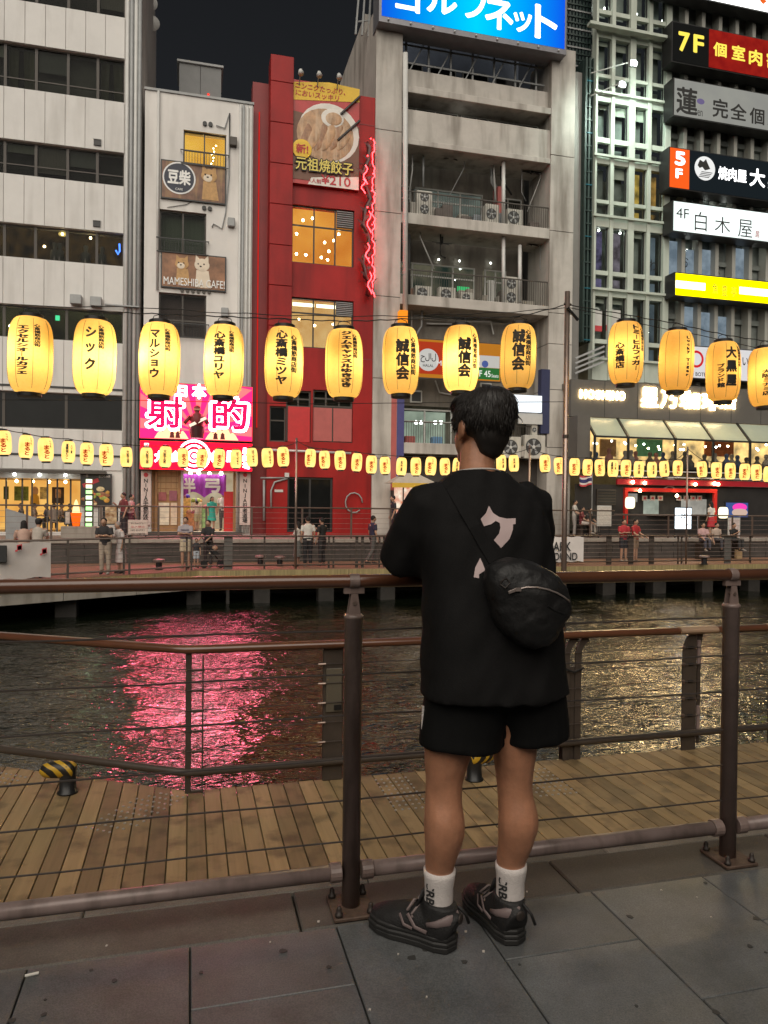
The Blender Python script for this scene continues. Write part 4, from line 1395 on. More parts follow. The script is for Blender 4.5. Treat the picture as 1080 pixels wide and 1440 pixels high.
# roof plant room
x0, x1, z0, z1 = R4(252, 311, 92, 142, FY+4)
pl = thing('roof_plant_box', 'grey metal box on the roof of the narrow white building', 'roof box', (x0, FY+4, Ht))
xm = (x0+x1)/2
m_plant = M('grey sheet metal', (0.17, 0.175, 0.175), 0.5, var=0.1)
box('sheet', m_plant, pl, x0, xm-0.01, FY+4, FY+6, Ht, z1)
box('sheet', m_plant, pl, xm+0.01, x1, FY+4, FY+6, Ht, z1)
box('lid', m_pipe_g, pl, x0-0.1, x1+0.1, FY+3.9, FY+6.1, z1+0.002, z1+0.1)
MB().ball((xx(293, 133, FY+3.9), FY+3.9, zz(293, 133, FY+3.9)), 0.06).build('red_light', EM('red pilot light', (1, .05, .03), 1.5), pl)
# cafe signs on the wall
sg = thing('dog_cafe_sign', 'wall sign with round white kanji logo beside a tan dog picture', 'sign', (0, FY-0.1, h2[3]))
q = R4(226, 318, 229, 283, FY-0.1)
box('frame', m_fr_dark, sg, q[0], q[1], FY-0.1, FY-0.001, q[2], q[3])
m_picb = M('brown picture', (0.18, 0.09, 0.055), 0.5, var=0.6, scale=2.5, stain=(0.4, 0.26, 0.1), stain_amt=0.8)
MB().box(q[0]+0.05, q[1]-0.05, FY-0.104, FY-0.1, q[2]+0.05, q[3]-0.05).build('picture', m_picb, sg)
lcx, lcz = xx(252, 252), zz(252, 252)
MB().lathe([(0.66, -0.01), (0.66, 0)], (lcx, FY-0.105, lcz), 32, 'Y').build('logo_ring', M('white print', (0.75, 0.75, 0.75), 0.5), sg)
MB().lathe([(0.6, -0.012), (0.6, 0)], (lcx, FY-0.106, lcz), 32, 'Y').build('logo_disc', M('navy print', (0.015, 0.02, 0.04), 0.5), sg)
m_wp = M('white lettering', (0.8, 0.8, 0.78), 0.5)
text('lettering', '豆柴', m_wp, sg, lcx, FY-0.122, lcz+0.03, 0.92, 0.62, 0.05)
text('lettering', 'CAFE', m_wp, sg, lcx, FY-0.122, lcz-0.46, 0.3, 0.09, 0.01)
m_dog = M('tan fur print', (0.5, 0.3, 0.13), 0.7, var=0.25, scale=7)
m_dogw = M('cream fur print', (0.75, 0.65, 0.52), 0.7)
def dog_print(par, cx, cz, s, Y, m1, m2):
    MB().ball((cx, Y, cz), .34*s, .012, .3*s).build('dog_head', m1, par)
    MB().ball((cx-.05*s, Y-.006, cz-.1*s), .2*s, .012, .17*s).build('dog_muzzle', m2, par)
    for k in (-1, 1):
        MB().prism([(cx+k*.3*s, cz+.12*s), (cx+k*.1*s, cz+.26*s), (cx+k*.28*s, cz+.46*s)], Y-.008, Y+.004).build('dog_ear', m1, par)
        MB().ball((cx+k*.13*s-.04*s, Y-.014, cz+.04*s), .035*s, .008, .04*s, 8, 6).build('dog_eye', m_print, par)
    MB().ball((cx-.06*s, Y-.02, cz-.07*s), .05*s, .008, .035*s, 8, 6).build('dog_nose', m_print, par)
    MB().prism([(cx-.25*s, cz-.25*s), (cx+.3*s, cz-.25*s), (cx+.42*s, cz-1.05*s), (cx-.3*s, cz-1.05*s)], Y+.002, Y+.006).build('dog_body', m1, par)
dog_print(sg, xx(294, 249), zz(294, 249), 0.95, FY-0.115, m_dog, m_dogw)
sg = thing('dog_cafe_name_board', 'wall board reading MAMESHIBA CAFE under a picture of two dogs', 'sign', (0, FY-0.1, h3[3]))
q = R4(226, 318, 357, 407, FY-0.1)
box('frame', m_fr_dark, sg, q[0], q[1], FY-0.1, FY-0.001, q[2], q[3])
MB().box(q[0]+0.05, q[1]-0.05, FY-0.104, FY-0.1, q[2]+0.05, q[3]-0.05).build('picture', M('brown table picture', (0.25, 0.12, 0.06), 0.5, var=0.6, scale=2), sg)
dog_print(sg, xx(284, 374), zz(284, 374), 0.9, FY-0.115, m_dogw, m_dogw)
dog_print(sg, xx(256, 372), zz(256, 372), 0.8, FY-0.115, m_dog, m_dogw)
text_px('lettering', 'MAMESHIBA CAFE!', m_wp, sg, 230, 316, 392, 403, FY-0.14, 0.012)

# ---------------------------------------------------------------- pink game-shop sign
SY = FY-0.55
sg = thing('pink_shop_sign', 'glowing pink sign with two large kanji and sun rays over the game shop', 'sign', (0.3, SY, 5))
q = R4(197, 354.5, 541, 618, SY)
box('cabinet', m_fr_brown, sg, q[0]-0.03, q[1]+0.03, SY+0.02, FY-0.002, q[2]-0.03, q[3]+0.03)
m_pk = EM('pink sign face', (1.0, 0.006, 0.05), 6.0)
m_pk2 = EM('coral sign ray', (1.0, 0.035, 0.035), 7.5)
m_pk3 = EM('cream sign glow', (1.0, 0.42, 0.22), 2.6)
MB().quad((q[0], SY, q[2]), (q[1], SY, q[2]), (q[1], SY, q[3]), (q[0], SY, q[3])).build('sign_face', m_pk, sg)
cx, cz = (q[0]+q[1])/2, q[2]+0.15*(q[3]-q[2])
W_, H_ = (q[1]-q[0])/2, q[3]-cz
def clip_ray(a):
    dx, dz = cos(a), sin(a)
    tx = W_/abs(dx) if abs(dx) > 1e-6 else 1e9
    tz = (H_/dz) if dz > 1e-6 else ((cz-q[2])/-dz if dz < -1e-6 else 1e9)
    k = min(tx, tz)*0.995
    return (cx+dx*k, SY-0.006, cz+dz*k)
for i in range(9):
    a0 = radians(-4+i*21.5)
    MB().add([(cx, SY-0.006, cz), clip_ray(a0), clip_ray(a0+radians(10.5))], [(0, 1, 2)]).build('sun_ray', m_pk2, sg)
for s in (-1, 1):
    n = 12
    pts = [(cx+s*(0.15*W_+W_*0.6*(i/n)), SY-0.012, q[2]+0.02+0.62*sin(pi*i/n)**0.8*(0.55+0.45*sin(i*2.1)**2)) for i in range(n+1)]
    MB().add(pts+[(p[0], p[1], q[2]+0.01) for p in pts], [(i, i+1, n+2+i, n+1+i) for i in range(n)]).build('glow_cloud', m_pk3, sg)
m_nw = EM('white neon', (1.0, 0.17, 0.28), 48.0)
m_pkl = EM('magenta letter', (0.85, 0.01, 0.10), 1.4)
for ch, a, b, c_, d_ in (('射', 205, 259, 554, 604), ('的', 296, 350, 558, 606)):
    text_px('letter_halo', ch, m_nw, sg, a-2, b+2, c_-2, d_+2, SY-0.03, 0.075)
    text_px('letter', ch, m_pkl, sg, a+2, b-2, c_+2, d_-2, SY-0.05, 0.03)
for ch, a, b, c_, d_ in (('日', 250, 263, 542, 558), ('本', 270, 290, 540, 561)):
    text_px('letter_halo', ch, m_nw, sg, a, b, c_, d_, SY-0.03, 0.06)
    text_px('letter', ch, EM('pink letter core', (1, .25, .3), 1.3), sg, a+3, b-3, c_+3, d_-3, SY-0.05, 0.0)
# figure of a masked warrior standing in a tub
fx, fz = xx(277, 590, SY), q[2]
m_fig = M('dark red figure', (0.16, 0.012, 0.015), 0.6)
MB().lathe([(0.26, 0.03), (0.34, 0.5)], (fx, SY-0.25, fz), 16).build('tub', M('maroon tub', (0.05, 0.01, 0.012), 0.5), sg)
MB().ring([(fx, SY-0.25, fz+0.4), (fx, SY-0.25, fz+0.75), (fx, SY-0.25, fz+1.0), (fx, SY-0.25, fz+1.08), (fx, SY-0.25, fz+1.2), (fx, SY-0.25, fz+1.33), (fx, SY-0.25, fz+1.38)], [.22, .3, .24, .1, .17, .13, .03], 12).build('figure', m_fig, sg, smooth=True)
MB().ring([(fx-0.28, SY-0.3, fz+0.9), (fx-0.5, SY-0.4, fz+0.6)], 0.09, 8).ring([(fx+0.28, SY-0.3, fz+0.9), (fx+0.42, SY-0.45, fz+0.62)], 0.09, 8).build('figure_arms', m_fig, sg, smooth=True)
MB().bar([(fx-0.3, SY-0.5, fz+0.5), (fx+0.35, SY-0.5, fz+0.85)], 0.12, 0.02).build('scroll', EM('lit scroll', (1, .8, .6), 1.3), sg)
MB().ring([(fx-0.65, SY-0.1, fz+0.2), (fx-0.75, SY-0.1, fz+1.5)], 0.02, 6).build('staff', m_fig, sg)
MB().box(fx-0.14, fx+0.14, SY-0.425, SY-0.36, fz+1.16, fz+1.22).build('mask_slit', M('skin strip', (0.5, 0.25, 0.15), 0.6), sg)
for px in (242, 250, 303, 313):
    x = xx(px, 610, SY)
    MB().prism([(x-0.1, q[2]+0.03), (x+0.1, q[2]+0.03), (x+0.07, q[2]+0.2), (x+0.09, q[2]+0.22), (x, q[2]+0.32), (x-0.09, q[2]+0.22), (x-0.07, q[2]+0.2)], SY-0.06, SY-0.03).build('small_hut', m_fig, sg)
# red fascia with target rings
sg = thing('red_fascia_sign', 'glowing red fascia with white target rings over the game shop entrance', 'sign', (0.3, SY, 4))
q = R4(197, 354.5, 622, 661, SY)
box('cabinet', m_fr_brown, sg, q[0]-0.03, q[1]+0.03, SY+0.02, FY-0.002, q[2]-0.02, q[3]+0.02)
MB().quad((q[0], SY, q[2]), (q[1], SY, q[2]), (q[1], SY, q[3]), (q[0], SY, q[3])).build('sign_face', EM('red sign face', (1.0, 0.004, 0.02), 3.5), sg)
tx, tz = xx(273, 641, SY), zz(273, 641, SY)
for i, r in enumerate((0.66, 0.46, 0.27)):
    n = 28
    vs = [(tx+(r-k*0.09)*cos(2*pi*j/n), SY-0.01-0.003*i, tz+(r-k*0.09)*sin(2*pi*j/n)) for k in (0, 1) for j in range(n)]
    MB().add(vs, [(j, (j+1) % n, n+(j+1) % n, n+j) for j in range(n)]).build('target_ring', EM('ring white', (1, .4, .5), 14.0), sg)
MB().lathe([(0.09, -0.02), (0.09, -0.01)], (tx, SY, tz), 16, 'Y').build('bullseye', m_nw, sg)
for ch, a, b in (('大', 217, 230), ('会', 240, 253), ('的', 298, 311), ('屋', 318, 331)):
    text_px('letter', ch, m_nw, sg, a, b, 634, 650, SY-0.02, 0.07)
text_px('letter', '忍', EM('pale neon', (1, .7, .65), 3), sg, 202, 210, 623, 632, SY-0.02, 0.05)
for i, ch in enumerate('射的場'):
    text_px('letter', ch, m_nw, sg, 341, 352, 629+i*10.5, 638.5+i*10.5, SY-0.02, 0.06)
# vertical cloth banners beside the door
for nm, a, b, tx_, lab in (('shop_banner', 198, 212, 'NINJA手裏剣体験', 'tall white shop banner with red dot left of the game shop door'), ('shop_banner', 337, 352, 'NINJA忍者道場', 'tall white shop banner with red dot right of the game shop door')):
    q = R4(a, b, 662, 738, FY-0.12)
    s = thing(nm, lab, 'banner', (q[0], FY-0.12, q[2]), 'banners beside the game shop door')
    box('cloth', M('cream banner', (0.62, 0.5, 0.46), 0.8), s, q[0], q[1], FY-0.12, FY-0.1, q[2], q[3])
    MB().lathe([(0.09, -0.006), (0.09, 0)], ((q[0]+q[1])/2, FY-0.121, q[3]-0.17), 16, 'Y').build('red_dot', m_redprint, s)
    column(MB(), tx_, (q[0]+q[1])/2, FY-0.124, q[3]-0.32, 0.22, (q[3]-q[2]-0.4)/len(tx_), 0.03).build('lettering', m_print, s)
# shop room
a, b, c, d = ns
room = MB()
YB = FY+3.6
room.quad((a, FY+0.45, d), (b, FY+0.45, d), (b, YB, d), (a, YB, d)).quad((a, FY+0.45, c), (b, FY+0.45, c), (b, YB, c), (a, YB, c)).quad((a, FY+0.45, c), (a, YB, c), (a, YB, d), (a, FY+0.45, d)).quad((b, FY+0.45, c), (b, YB, c), (b, YB, d), (b, FY+0.45, d))
room.build('shop_shell', M('warm shop paint', (0.62, 0.5, 0.36), 0.8), B)
MB().quad((a, YB, c), (b, YB, c), (b, YB, d), (a, YB, d)).build('shop_back_wall', EM('lit shop wall', (1.0, 0.85, 0.6), 0.5, col2=(0.6, 0.42, 0.22), scale=1.5), B)
xd = xx(251, 700)
wd = M('shop timber', (0.32, 0.17, 0.07), 0.6, var=0.3)
MB().box(a, xd, FY+0.32, FY+0.4, c, d).build('entrance_panel', wd, B)
for i in range(5):
    for j in range(4):
        px0, px1 = a+0.15+i*0.21, a+0.34+i*0.21
        z0 = d-0.28-j*0.26
        MB().box(px0, px1, FY+0.3, FY+0.319, z0, z0+0.22).build('wall_plaque', M('plaque', (0.45, 0.28, 0.13), 0.6), B)
for x0, x1, z0, z1, col in ((223, 234, 692, 704, (.35, .1, .1)), (238, 249, 690, 704, (.3, .1, .13)), (223, 238, 707, 738, (.75, .65, .5)), (240, 249, 707, 738, (.7, .55, .4))):
    q = R4(x0, x1, z0, z1, FY+0.3)
    box('entrance_poster', M('poster tint', col, 0.6, var=0.3, scale=4), B, q[0], q[1], FY+0.28, FY+0.299, q[2], q[3])
for px in (214, 219, 252, 256, 330):
    x = xx(px, 700)
    MB().box(x-0.05, x+0.05, FY+0.2, FY+0.28, c, d).build('door_post', wd if px != 256 else m_fr_white, B)
box('red_cabinet', M('red cabinet', (0.55, 0.02, 0.02), 0.4), B, xx(316, 715), xx(329, 715), FY+0.5, FY+0.9, c, zz(322, 691))
# purple curtain with white marks, lit by the shop lamps
q = R4(256, 318, 667, 700, FY+1.0)
n = 40
vs = []
for i in range(n+1):
    x = q[0]+(q[1]-q[0])*i/n
    zl = q[2]+0.25*abs(sin(i/n*pi*2))
    vs += [(x, FY+1.0+0.04*sin(i*1.1), zl), (x, FY+1.0+0.04*sin(i*1.1), q[3])]
MB().add(vs, [(2*i, 2*i+2, 2*i+3, 2*i+1) for i in range(n)]).build('purple_curtain', M('purple cloth', (0.36, 0.06, 0.46), 0.8), B)
text_px('curtain_letter', '半', m_wp, B, 258, 275, 672, 694, FY+0.93, 0.06)
text_px('curtain_letter', '弓', m_wp, B, 288, 310, 673, 693, FY+0.93, 0.06)
lamps(B, [(xx(px, 663), FY+0.8+0.5*(i % 2), d-0.12) for i, px in enumerate((255, 268, 280, 296, 312))], 0.08, m_lamp_w)
li = bpy.data.lights.new('shop_ceiling_light', 'AREA')
li.energy = 70
li.size = 2.2
li.color = (1, 0.86, 0.66)
lo = bpy.data.objects.new('shop_ceiling_light', li)
lo.location = ((a+b)/2, FY+1.9, d-0.15)
COL.objects.link(lo)
fix(lo, B)
for x0, x1, z0, z1, col, yq in ((256, 268, 700, 735, (.6, .42, .12), 1.6), (270, 284, 706, 736, (.75, .7, .5), 1.3), (284, 296, 715, 738, (.3, .5, .2), 1.2), (262, 276, 722, 739, (.5, .2, .08), .9)):
    q = R4(x0, x1, z0, z1, FY+yq)
    MB().box(q[0], q[1], FY+yq, FY+yq+0.3, c, q[3]).build('goods_stand', M('goods', col, 0.6, var=0.6, scale=9), B, bevel=0.02)
    for k in range(6):
        MB().ball((random.uniform(q[0], q[1]), FY+yq+0.1, q[3]+0.05), random.uniform(.06, .13), n=8, m=6).build('goods', M('toy', (random.random()*.7, random.random()*.5, random.random()*.4), 0.5), B)
box('door_step', m_wallst, B, a-0.3, b+0.2, FY-0.35, FY-0.001, 0.0, 0.14)
# ================================================================= red building
B = thing('red_building', 'tall red building with dumpling poster and amber windows', 'building', (5, FY, 0))
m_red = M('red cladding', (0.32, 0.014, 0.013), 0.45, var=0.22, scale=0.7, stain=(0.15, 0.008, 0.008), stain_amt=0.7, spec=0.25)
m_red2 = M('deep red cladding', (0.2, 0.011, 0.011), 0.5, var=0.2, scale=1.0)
xa, xb, xc, xd_, xe = xx(355, 300), xx(378, 300), xx(410, 300), xx(505, 300), xx(527, 300)
z_l, z_f, z_m = zz(366, 107), zz(394, 84), zz(465, 128)
w1, w2 = R4(405, 498, 291, 372, FY), R4(405, 497, 420, 490, FY)
w3 = R4(440, 496, 549, 622, FY)
w3b = R4(402, 437, 549, 622, FY)
w4 = R4(379, 402, 571, 621, FY)
dr = R4(404, 468, 671, 746, FY)
dr = (dr[0], dr[1], 0.13, dr[3])
w1 = (max(w1[0], xc+0.01), *w1[1:])
w2 = (max(w2[0], xc+0.01), *w2[1:])
zmid = zz(440, 520)
wall_holes('wall', m_red, B, xc, xe, zmid, z_m, FY, [w1, w2], 0.5)
wall_holes('lower_wall', m_red, B, xb, xe, 0, zmid, FY, [w3, w3b, w4, dr], 0.5)
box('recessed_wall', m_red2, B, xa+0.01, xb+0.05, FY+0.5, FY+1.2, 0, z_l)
# pier of stacked cladding sheets
z = zmid
while z < z_f-0.05:
    z2 = min(z+1.72, z_f)
    box('pier_panel', m_red, B, xb, xc-0.002, FY-0.35, FY+0.6, z+0.012, z2-0.012, 0.01)
    z = z2
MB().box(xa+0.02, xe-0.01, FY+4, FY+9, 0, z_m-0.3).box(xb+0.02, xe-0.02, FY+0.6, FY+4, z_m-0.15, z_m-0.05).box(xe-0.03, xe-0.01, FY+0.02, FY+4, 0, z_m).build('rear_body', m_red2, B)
z = zmid+0.6
while z < z_m:
    box('joint_strip', m_red2, B, xd_, xe-0.01, FY-0.012, FY-0.002, z-0.02, z+0.02)
    z += 1.72
m_orange = EM('orange dining room', (1.0, 0.42, 0.06), 0.85, col2=(0.75, 0.22, 0.02), scale=0.7)
m_cream_room = EM('pale dining room', (1.0, 0.66, 0.28), 0.75, col2=(0.7, 0.3, 0.06), scale=0.8)
W = window(B, w1, FY, (0.36, 0.70), (0.66,), m_fr_dark, m_g_clear, m_orange, 0.5, 0.06)
W2 = window(B, w2, FY, (0.36, 0.70), (0.70,), m_fr_dark, m_g_clear, m_cream_room, 0.5, 0.06)
for wq in (w1, w2):
    x0, x1 = wq[0]+(wq[1]-wq[0])*0.70+0.05, wq[1]-0.05
    z0, z1 = wq[2]+(wq[3]-wq[2])*0.68, wq[3]-0.06
    box('louvre_back', m_fr_brown, B, x0, x1, FY+0.05, FY+0.11, z0, z1)
    for i in range(8):
        zq = z0+(z1-z0)*(i+0.5)/8
        MB().bar([(x0, FY+0.03, zq), (x1, FY+0.03, zq)], 0.03, 0.03, (0, 0.6, 1)).build('louvre_slat', m_pipe_g, B)
random.seed(5)
lamps(B, [(w1[0]+(w1[1]-w1[0])*fx_, FY+0.42, w1[2]+(w1[3]-w1[2])*fz_) for fx_, fz_ in ((.1, .55), (.25, .2), (.1, .2), (.55, .45), (.62, .3), (.5, .18), (.7, .5), (.6, .15), (.78, .62), (.35, .85), (.2, .8))], 0.055)
lamps(B, [(w2[0]+(w2[1]-w2[0])*fx_, FY+0.42, w2[2]+(w2[3]-w2[2])*fz_) for fx_, fz_ in ((.15, .6), (.4, .5), (.7, .55), (.85, .4))], 0.05)
for fx_ in (.12, .5):
    xq = w2[0]+(w2[1]-w2[0])*fx_
    box('tube_lamp', EM('pale tube', (1, .9, .6), 3.0), B, xq-0.2, xq+0.75, FY+0.4, FY+0.45, w2[3]-0.28, w2[3]-0.14)
m_redpan = M('bright red panel', (0.5, 0.02, 0.022), 0.35)
m_pinkpan = M('faded red panel', (0.42, 0.1, 0.09), 0.45)
window(B, (w3[0], w3[1], w3[2]+(w3[3]-w3[2])*0.68, w3[3]), FY, (0.33, 0.66), (0.5,), m_fr_brown, m_g_tint, m_room_grey, 0.5, 0.07)
window(B, (w3b[0], w3b[1], w3b[2]+(w3b[3]-w3b[2])*0.68, w3b[3]), FY, (0.5,), (0.5,), m_fr_brown, m_g_tint, m_room_grey, 0.5, 0.07)
zt = w3[2]+(w3[3]-w3[2])*0.66
xm = (w3[0]+w3[1])/2
box('infill_panel', m_pinkpan, B, w3[0]+0.03, xm-0.03, FY+0.06, FY+0.12, w3[2]+0.05, zt)
box('infill_panel', m_pinkpan, B, xm+0.03, w3[1]-0.03, FY+0.06, FY+0.12, w3[2]+0.05, zt)
box('infill_panel', m_redpan, B, w3b[0]+0.1, w3b[1]-0.03, FY+0.06, FY+0.12, w3b[2]+0.02, zt)
box('infill_backing', m_fr_brown, B, w3b[0], w3[1], FY+0.121, FY+0.17, w3[2], zt+0.03)
window(B, w4, FY, (), (0.6,), m_fr_brown, m_g_dark, m_room_dark, 0.5, 0.06)
W5 = window(B, dr, FY, (0.5,), (), m_fr_dark, m_g_dark, m_room_dark, 0.5, 0.09, 'glass_door')
# neon lines and pipes
MB().ring([(xx(363, 500), FY+0.42, zz(363, 600)), (xx(363, 500), FY+0.42, zz(363, 150))], 0.025, 6).build('neon_line', EM('dim red neon', (0.8, 0.02, 0.015), 0.8), B)
MB().ring([(xx(376, 634), FY-0.25, zz(376, 633)), (xx(492, 638), FY-0.25, zz(492, 638))], 0.05, 8).build('awning_roller', m_pipe_w, B, smooth=True)
for pts, r in ((((371, 732), (371, 675)), .05), (((381, 715), (381, 690), (386, 678), (404, 673)), .04), (((366, 672), (402, 672)), .035)):
    MB().ring([(xx(x, y), FY-0.07, zz(x, y)) for x, y in pts], r, 8).build('conduit', m_pipe_g, B, smooth=True)
box('meter_box', m_pipe_w, B, xx(400, 668), xx(406, 668), FY-0.15, FY-0.001, zz(403, 671), zz(403, 665))
box('name_plate', m_fr_white, B, xx(386, 690), xx(398, 690), FY-0.03, FY-0.001, zz(392, 692), zz(392, 688.5))
MB().ring([(xx(497+12*cos(w), 707-14*sin(w)), FY-0.1, zz(500, 707-14*sin(w))) for w in [i*0.5 for i in range(12)]], 0.03, 6).build('hose', m_pipe_g, B, smooth=True)
# dumpling poster
PY = FY-0.2
sg = thing('dumpling_poster', 'large poster of fried dumplings with yellow band and price on red building', 'poster', (5, PY, 14))
q = R4(409, 505, 118, 262, PY)
X0_, X1_, Z0_, Z1_ = q
box('board', M('red poster board', (0.45, 0.03, 0.03), 0.4), sg, X0_, X1_, PY+0.01, FY-0.002, Z0_, Z1_)
def pp(u, v): return (X0_+(X1_-X0_)*u, Z0_+(Z1_-Z0_)*v)
def flatpoly(name, pts, mat, par, Y):
    MB().prism([pp(u, v) for u, v in pts], Y-0.006, Y).build(name, mat, par)
m_yel = M('yellow print', (0.75, 0.48, 0.03), 0.5)
flatpoly('yellow_band', [(0, .80), (1, .87), (1, 1.0), (.55, 1.02), (0, .97)], m_yel, sg, PY)
text('lettering', 'ニンニクたっぷり、', m_redprint, sg, *(lambda a: (a[0], PY-0.012, a[1]))(pp(.42, .945)), 2.2, 0.26, 0.02, 0.15)
text('lettering', 'においスッキリ', m_redprint, sg, *(lambda a: (a[0], PY-0.012, a[1]))(pp(.38, .875)), 1.9, 0.26, 0.02, 0.15)
m_bowl = M('white bowl print', (0.7, 0.66, 0.6), 0.4)
m_gyo = M('fried dumpling print', (0.42, 0.24, 0.12), 0.4, var=0.5, scale=3, stain=(0.62, 0.47, 0.32), stain_amt=0.7)
cxp, czp = pp(.45, .5)
flatpoly('dark_ground', [(0, .04), (1, .04), (1, .62), (0, .70)], M('brown print', (0.16, 0.07, 0.04), 0.5), sg, PY)
MB().ball((cxp+0.3, PY-0.005, czp+0.1), 1.35, 0.02, 1.28, 28, 12).build('plate_print', m_bowl, sg)
MB().ball((cxp+0.15, PY-0.02, czp), 1.25, 0.02, 1.13, 28, 12).build('food_print', m_gyo, sg)
for i in range(6):
    ox_, oz_ = -0.85+0.34*i, -0.25+0.06*i
    MB().ring([(cxp+ox_+0.26*sin(f*2.6-.6), PY-0.035-0.012*(i % 2), czp+oz_-0.62+1.25*f) for f in (0, .12, .3, .5, .7, .88, 1)], [.04, .14, .2, .22, .2, .14, .04], 10, flat=(.1, 1), up=(0, 1, 0)).build('dumpling_print', m_gyo if i % 2 else M('browned dumpling print', (0.3, 0.14, 0.06), 0.35, var=0.5, scale=4, stain=(0.6, 0.42, 0.26), stain_amt=0.6), sg)
MB().ball((cxp+0.45, PY-0.045, czp+0.75), 0.5, 0.02, 0.4).build('dumpling_held', m_bowl, sg)
MB().ball((cxp+0.5, PY-0.06, czp+0.72), 0.36, 0.02, 0.28).build('dumpling_filling', m_gyo, sg)
for u0, v0, u1, v1 in ((.72, .72, 1.0, .92), (.68, .46, 1.0, .68)):
    a_, b_ = pp(u0, v0), pp(u1, v1)
    MB().ring([(a_[0], PY-0.09, a_[1]), (b_[0], PY-0.09, b_[1])], 0.05, 6).build('chopstick_print', m_fr_dark, sg)
a_ = pp(.16, .33)
MB().ball((a_[0], PY-0.06, a_[1]), 0.42, 0.015, 0.42).build('yellow_burst', m_yel, sg)
text('lettering', '新!', m_redprint, sg, a_[0], PY-0.09, a_[1], 0.52, 0.4, 0.03)
a_ = pp(.49, .19)
text('lettering_shadow', '元祖焼餃子', m_print, sg, a_[0], PY-0.075, a_[1], 2.62, 0.66, 0.09)
text('lettering', '元祖焼餃子', M('gold print', (0.7, 0.58, 0.1), 0.4), sg, a_[0], PY-0.08, a_[1], 2.52, 0.56, 0.02)
flatpoly('price_ground', [(0.25, -0.0), (1, 0.0), (1, .13), (0.3, .07)], m_bowl, sg, PY-0.012)
a_ = pp(.66, .065)
text('lettering', '¥210', m_redprint, sg, a_[0], PY-0.03, a_[1], 1.3, 0.4, 0.015)
a_ = pp(.36, .04)
text('lettering', '1人前', m_redprint, sg, a_[0], PY-0.03, a_[1], 0.5, 0.18, 0.02)
for i, px in enumerate((423, 449, 477)):
    x, z = xx(px, 110, PY-0.5), zz(px, 112+i*3, PY-0.4)
    s = thing('poster_spotlight', 'small bracket spotlight above the dumpling poster, ' + ('left', 'middle', 'right')[i] + ' one', 'lamp', (x, PY, z), 'spotlights of the dumpling poster')
    MB().ring([(x, PY+0.1, z-0.1), (x, PY-0.3, z+0.25), (x, PY-0.5, z+0.3)], 0.025, 6).build('arm', m_pipe_g, s)
    MB().ring([(x, PY-0.42, z+0.38), (x, PY-0.55, z+0.18)], [.08, .13], 10).build('head', m_pipe_w, s, smooth=True)
# dragon-shaped neon sign on the corner
DY = FY-0.45
sg = thing('dragon_neon_sign', 'dark red dragon sign edged in red neon on the corner of the red building', 'sign', (8, DY, 10))
m_drg = M('dark red dragon', (0.07, 0.006, 0.006), 0.35, var=0.5, scale=4)
m_rneon = EM('red neon', (1.0, 0.025, 0.03), 20.0)
random.seed(3)
px_c = 516
ys_ = list(range(200, 418, 9))
prev = []
for i, y in enumerate(ys_):
    off = 4.5*sin(i*0.9)+1.5*sin(i*2.3)
    x, z = atY(px_c+off, y, DY)
    prev.append((x, DY, z))
MB().ring(prev, [0.07+0.06*abs(sin(i*1.3)) for i in range(len(prev))], 8, flat=(1.2, 1.2)).build('dragon_body', m_drg, sg, smooth=True)
for i, (x, y_, z) in enumerate(prev[1:-1]):
    s = 1 if i % 2 else -1
    MB().add([(x, DY-0.1, z+0.12), (x, DY-0.1, z-0.12), (x+s*0.32, DY-0.12, z+0.2), (x, DY+0.05, z)], [(0, 1, 2), (0, 2, 3), (1, 3, 2), (0, 3, 1)]).build('dragon_scale', m_drg, sg)
npts = [(xx(524+1.6*sin(i*.7)+1.2*sin(i*2.1), y, DY), DY-0.14+0.05*sin(i*2.2), zz(523, y, DY)) for i, y in enumerate(range(198, 420, 4))]
MB().ring(npts, 0.018, 6).build('neon_tube', m_rneon, sg)
for i, p_ in enumerate(npts[::6]):
    MB().ball((p_[0]-0.12-0.1*sin(i*1.9), p_[1]-0.03, p_[2]), 0.03, n=6, m=4).build('neon_bulb', m_rneon, sg)
for seg in ((236, 262, 512), (255, 275, 509), (300, 330, 517), (345, 372, 515), (385, 415, 518)):
    MB().ring([(xx(seg[2]+3*sin(k*1.3), seg[0]+(seg[1]-seg[0])*k/6, DY), DY-0.26, zz(seg[2], seg[0]+(seg[1]-seg[0])*k/6, DY)) for k in range(7)], 0.02, 6).build('neon_tube', m_rneon, sg)

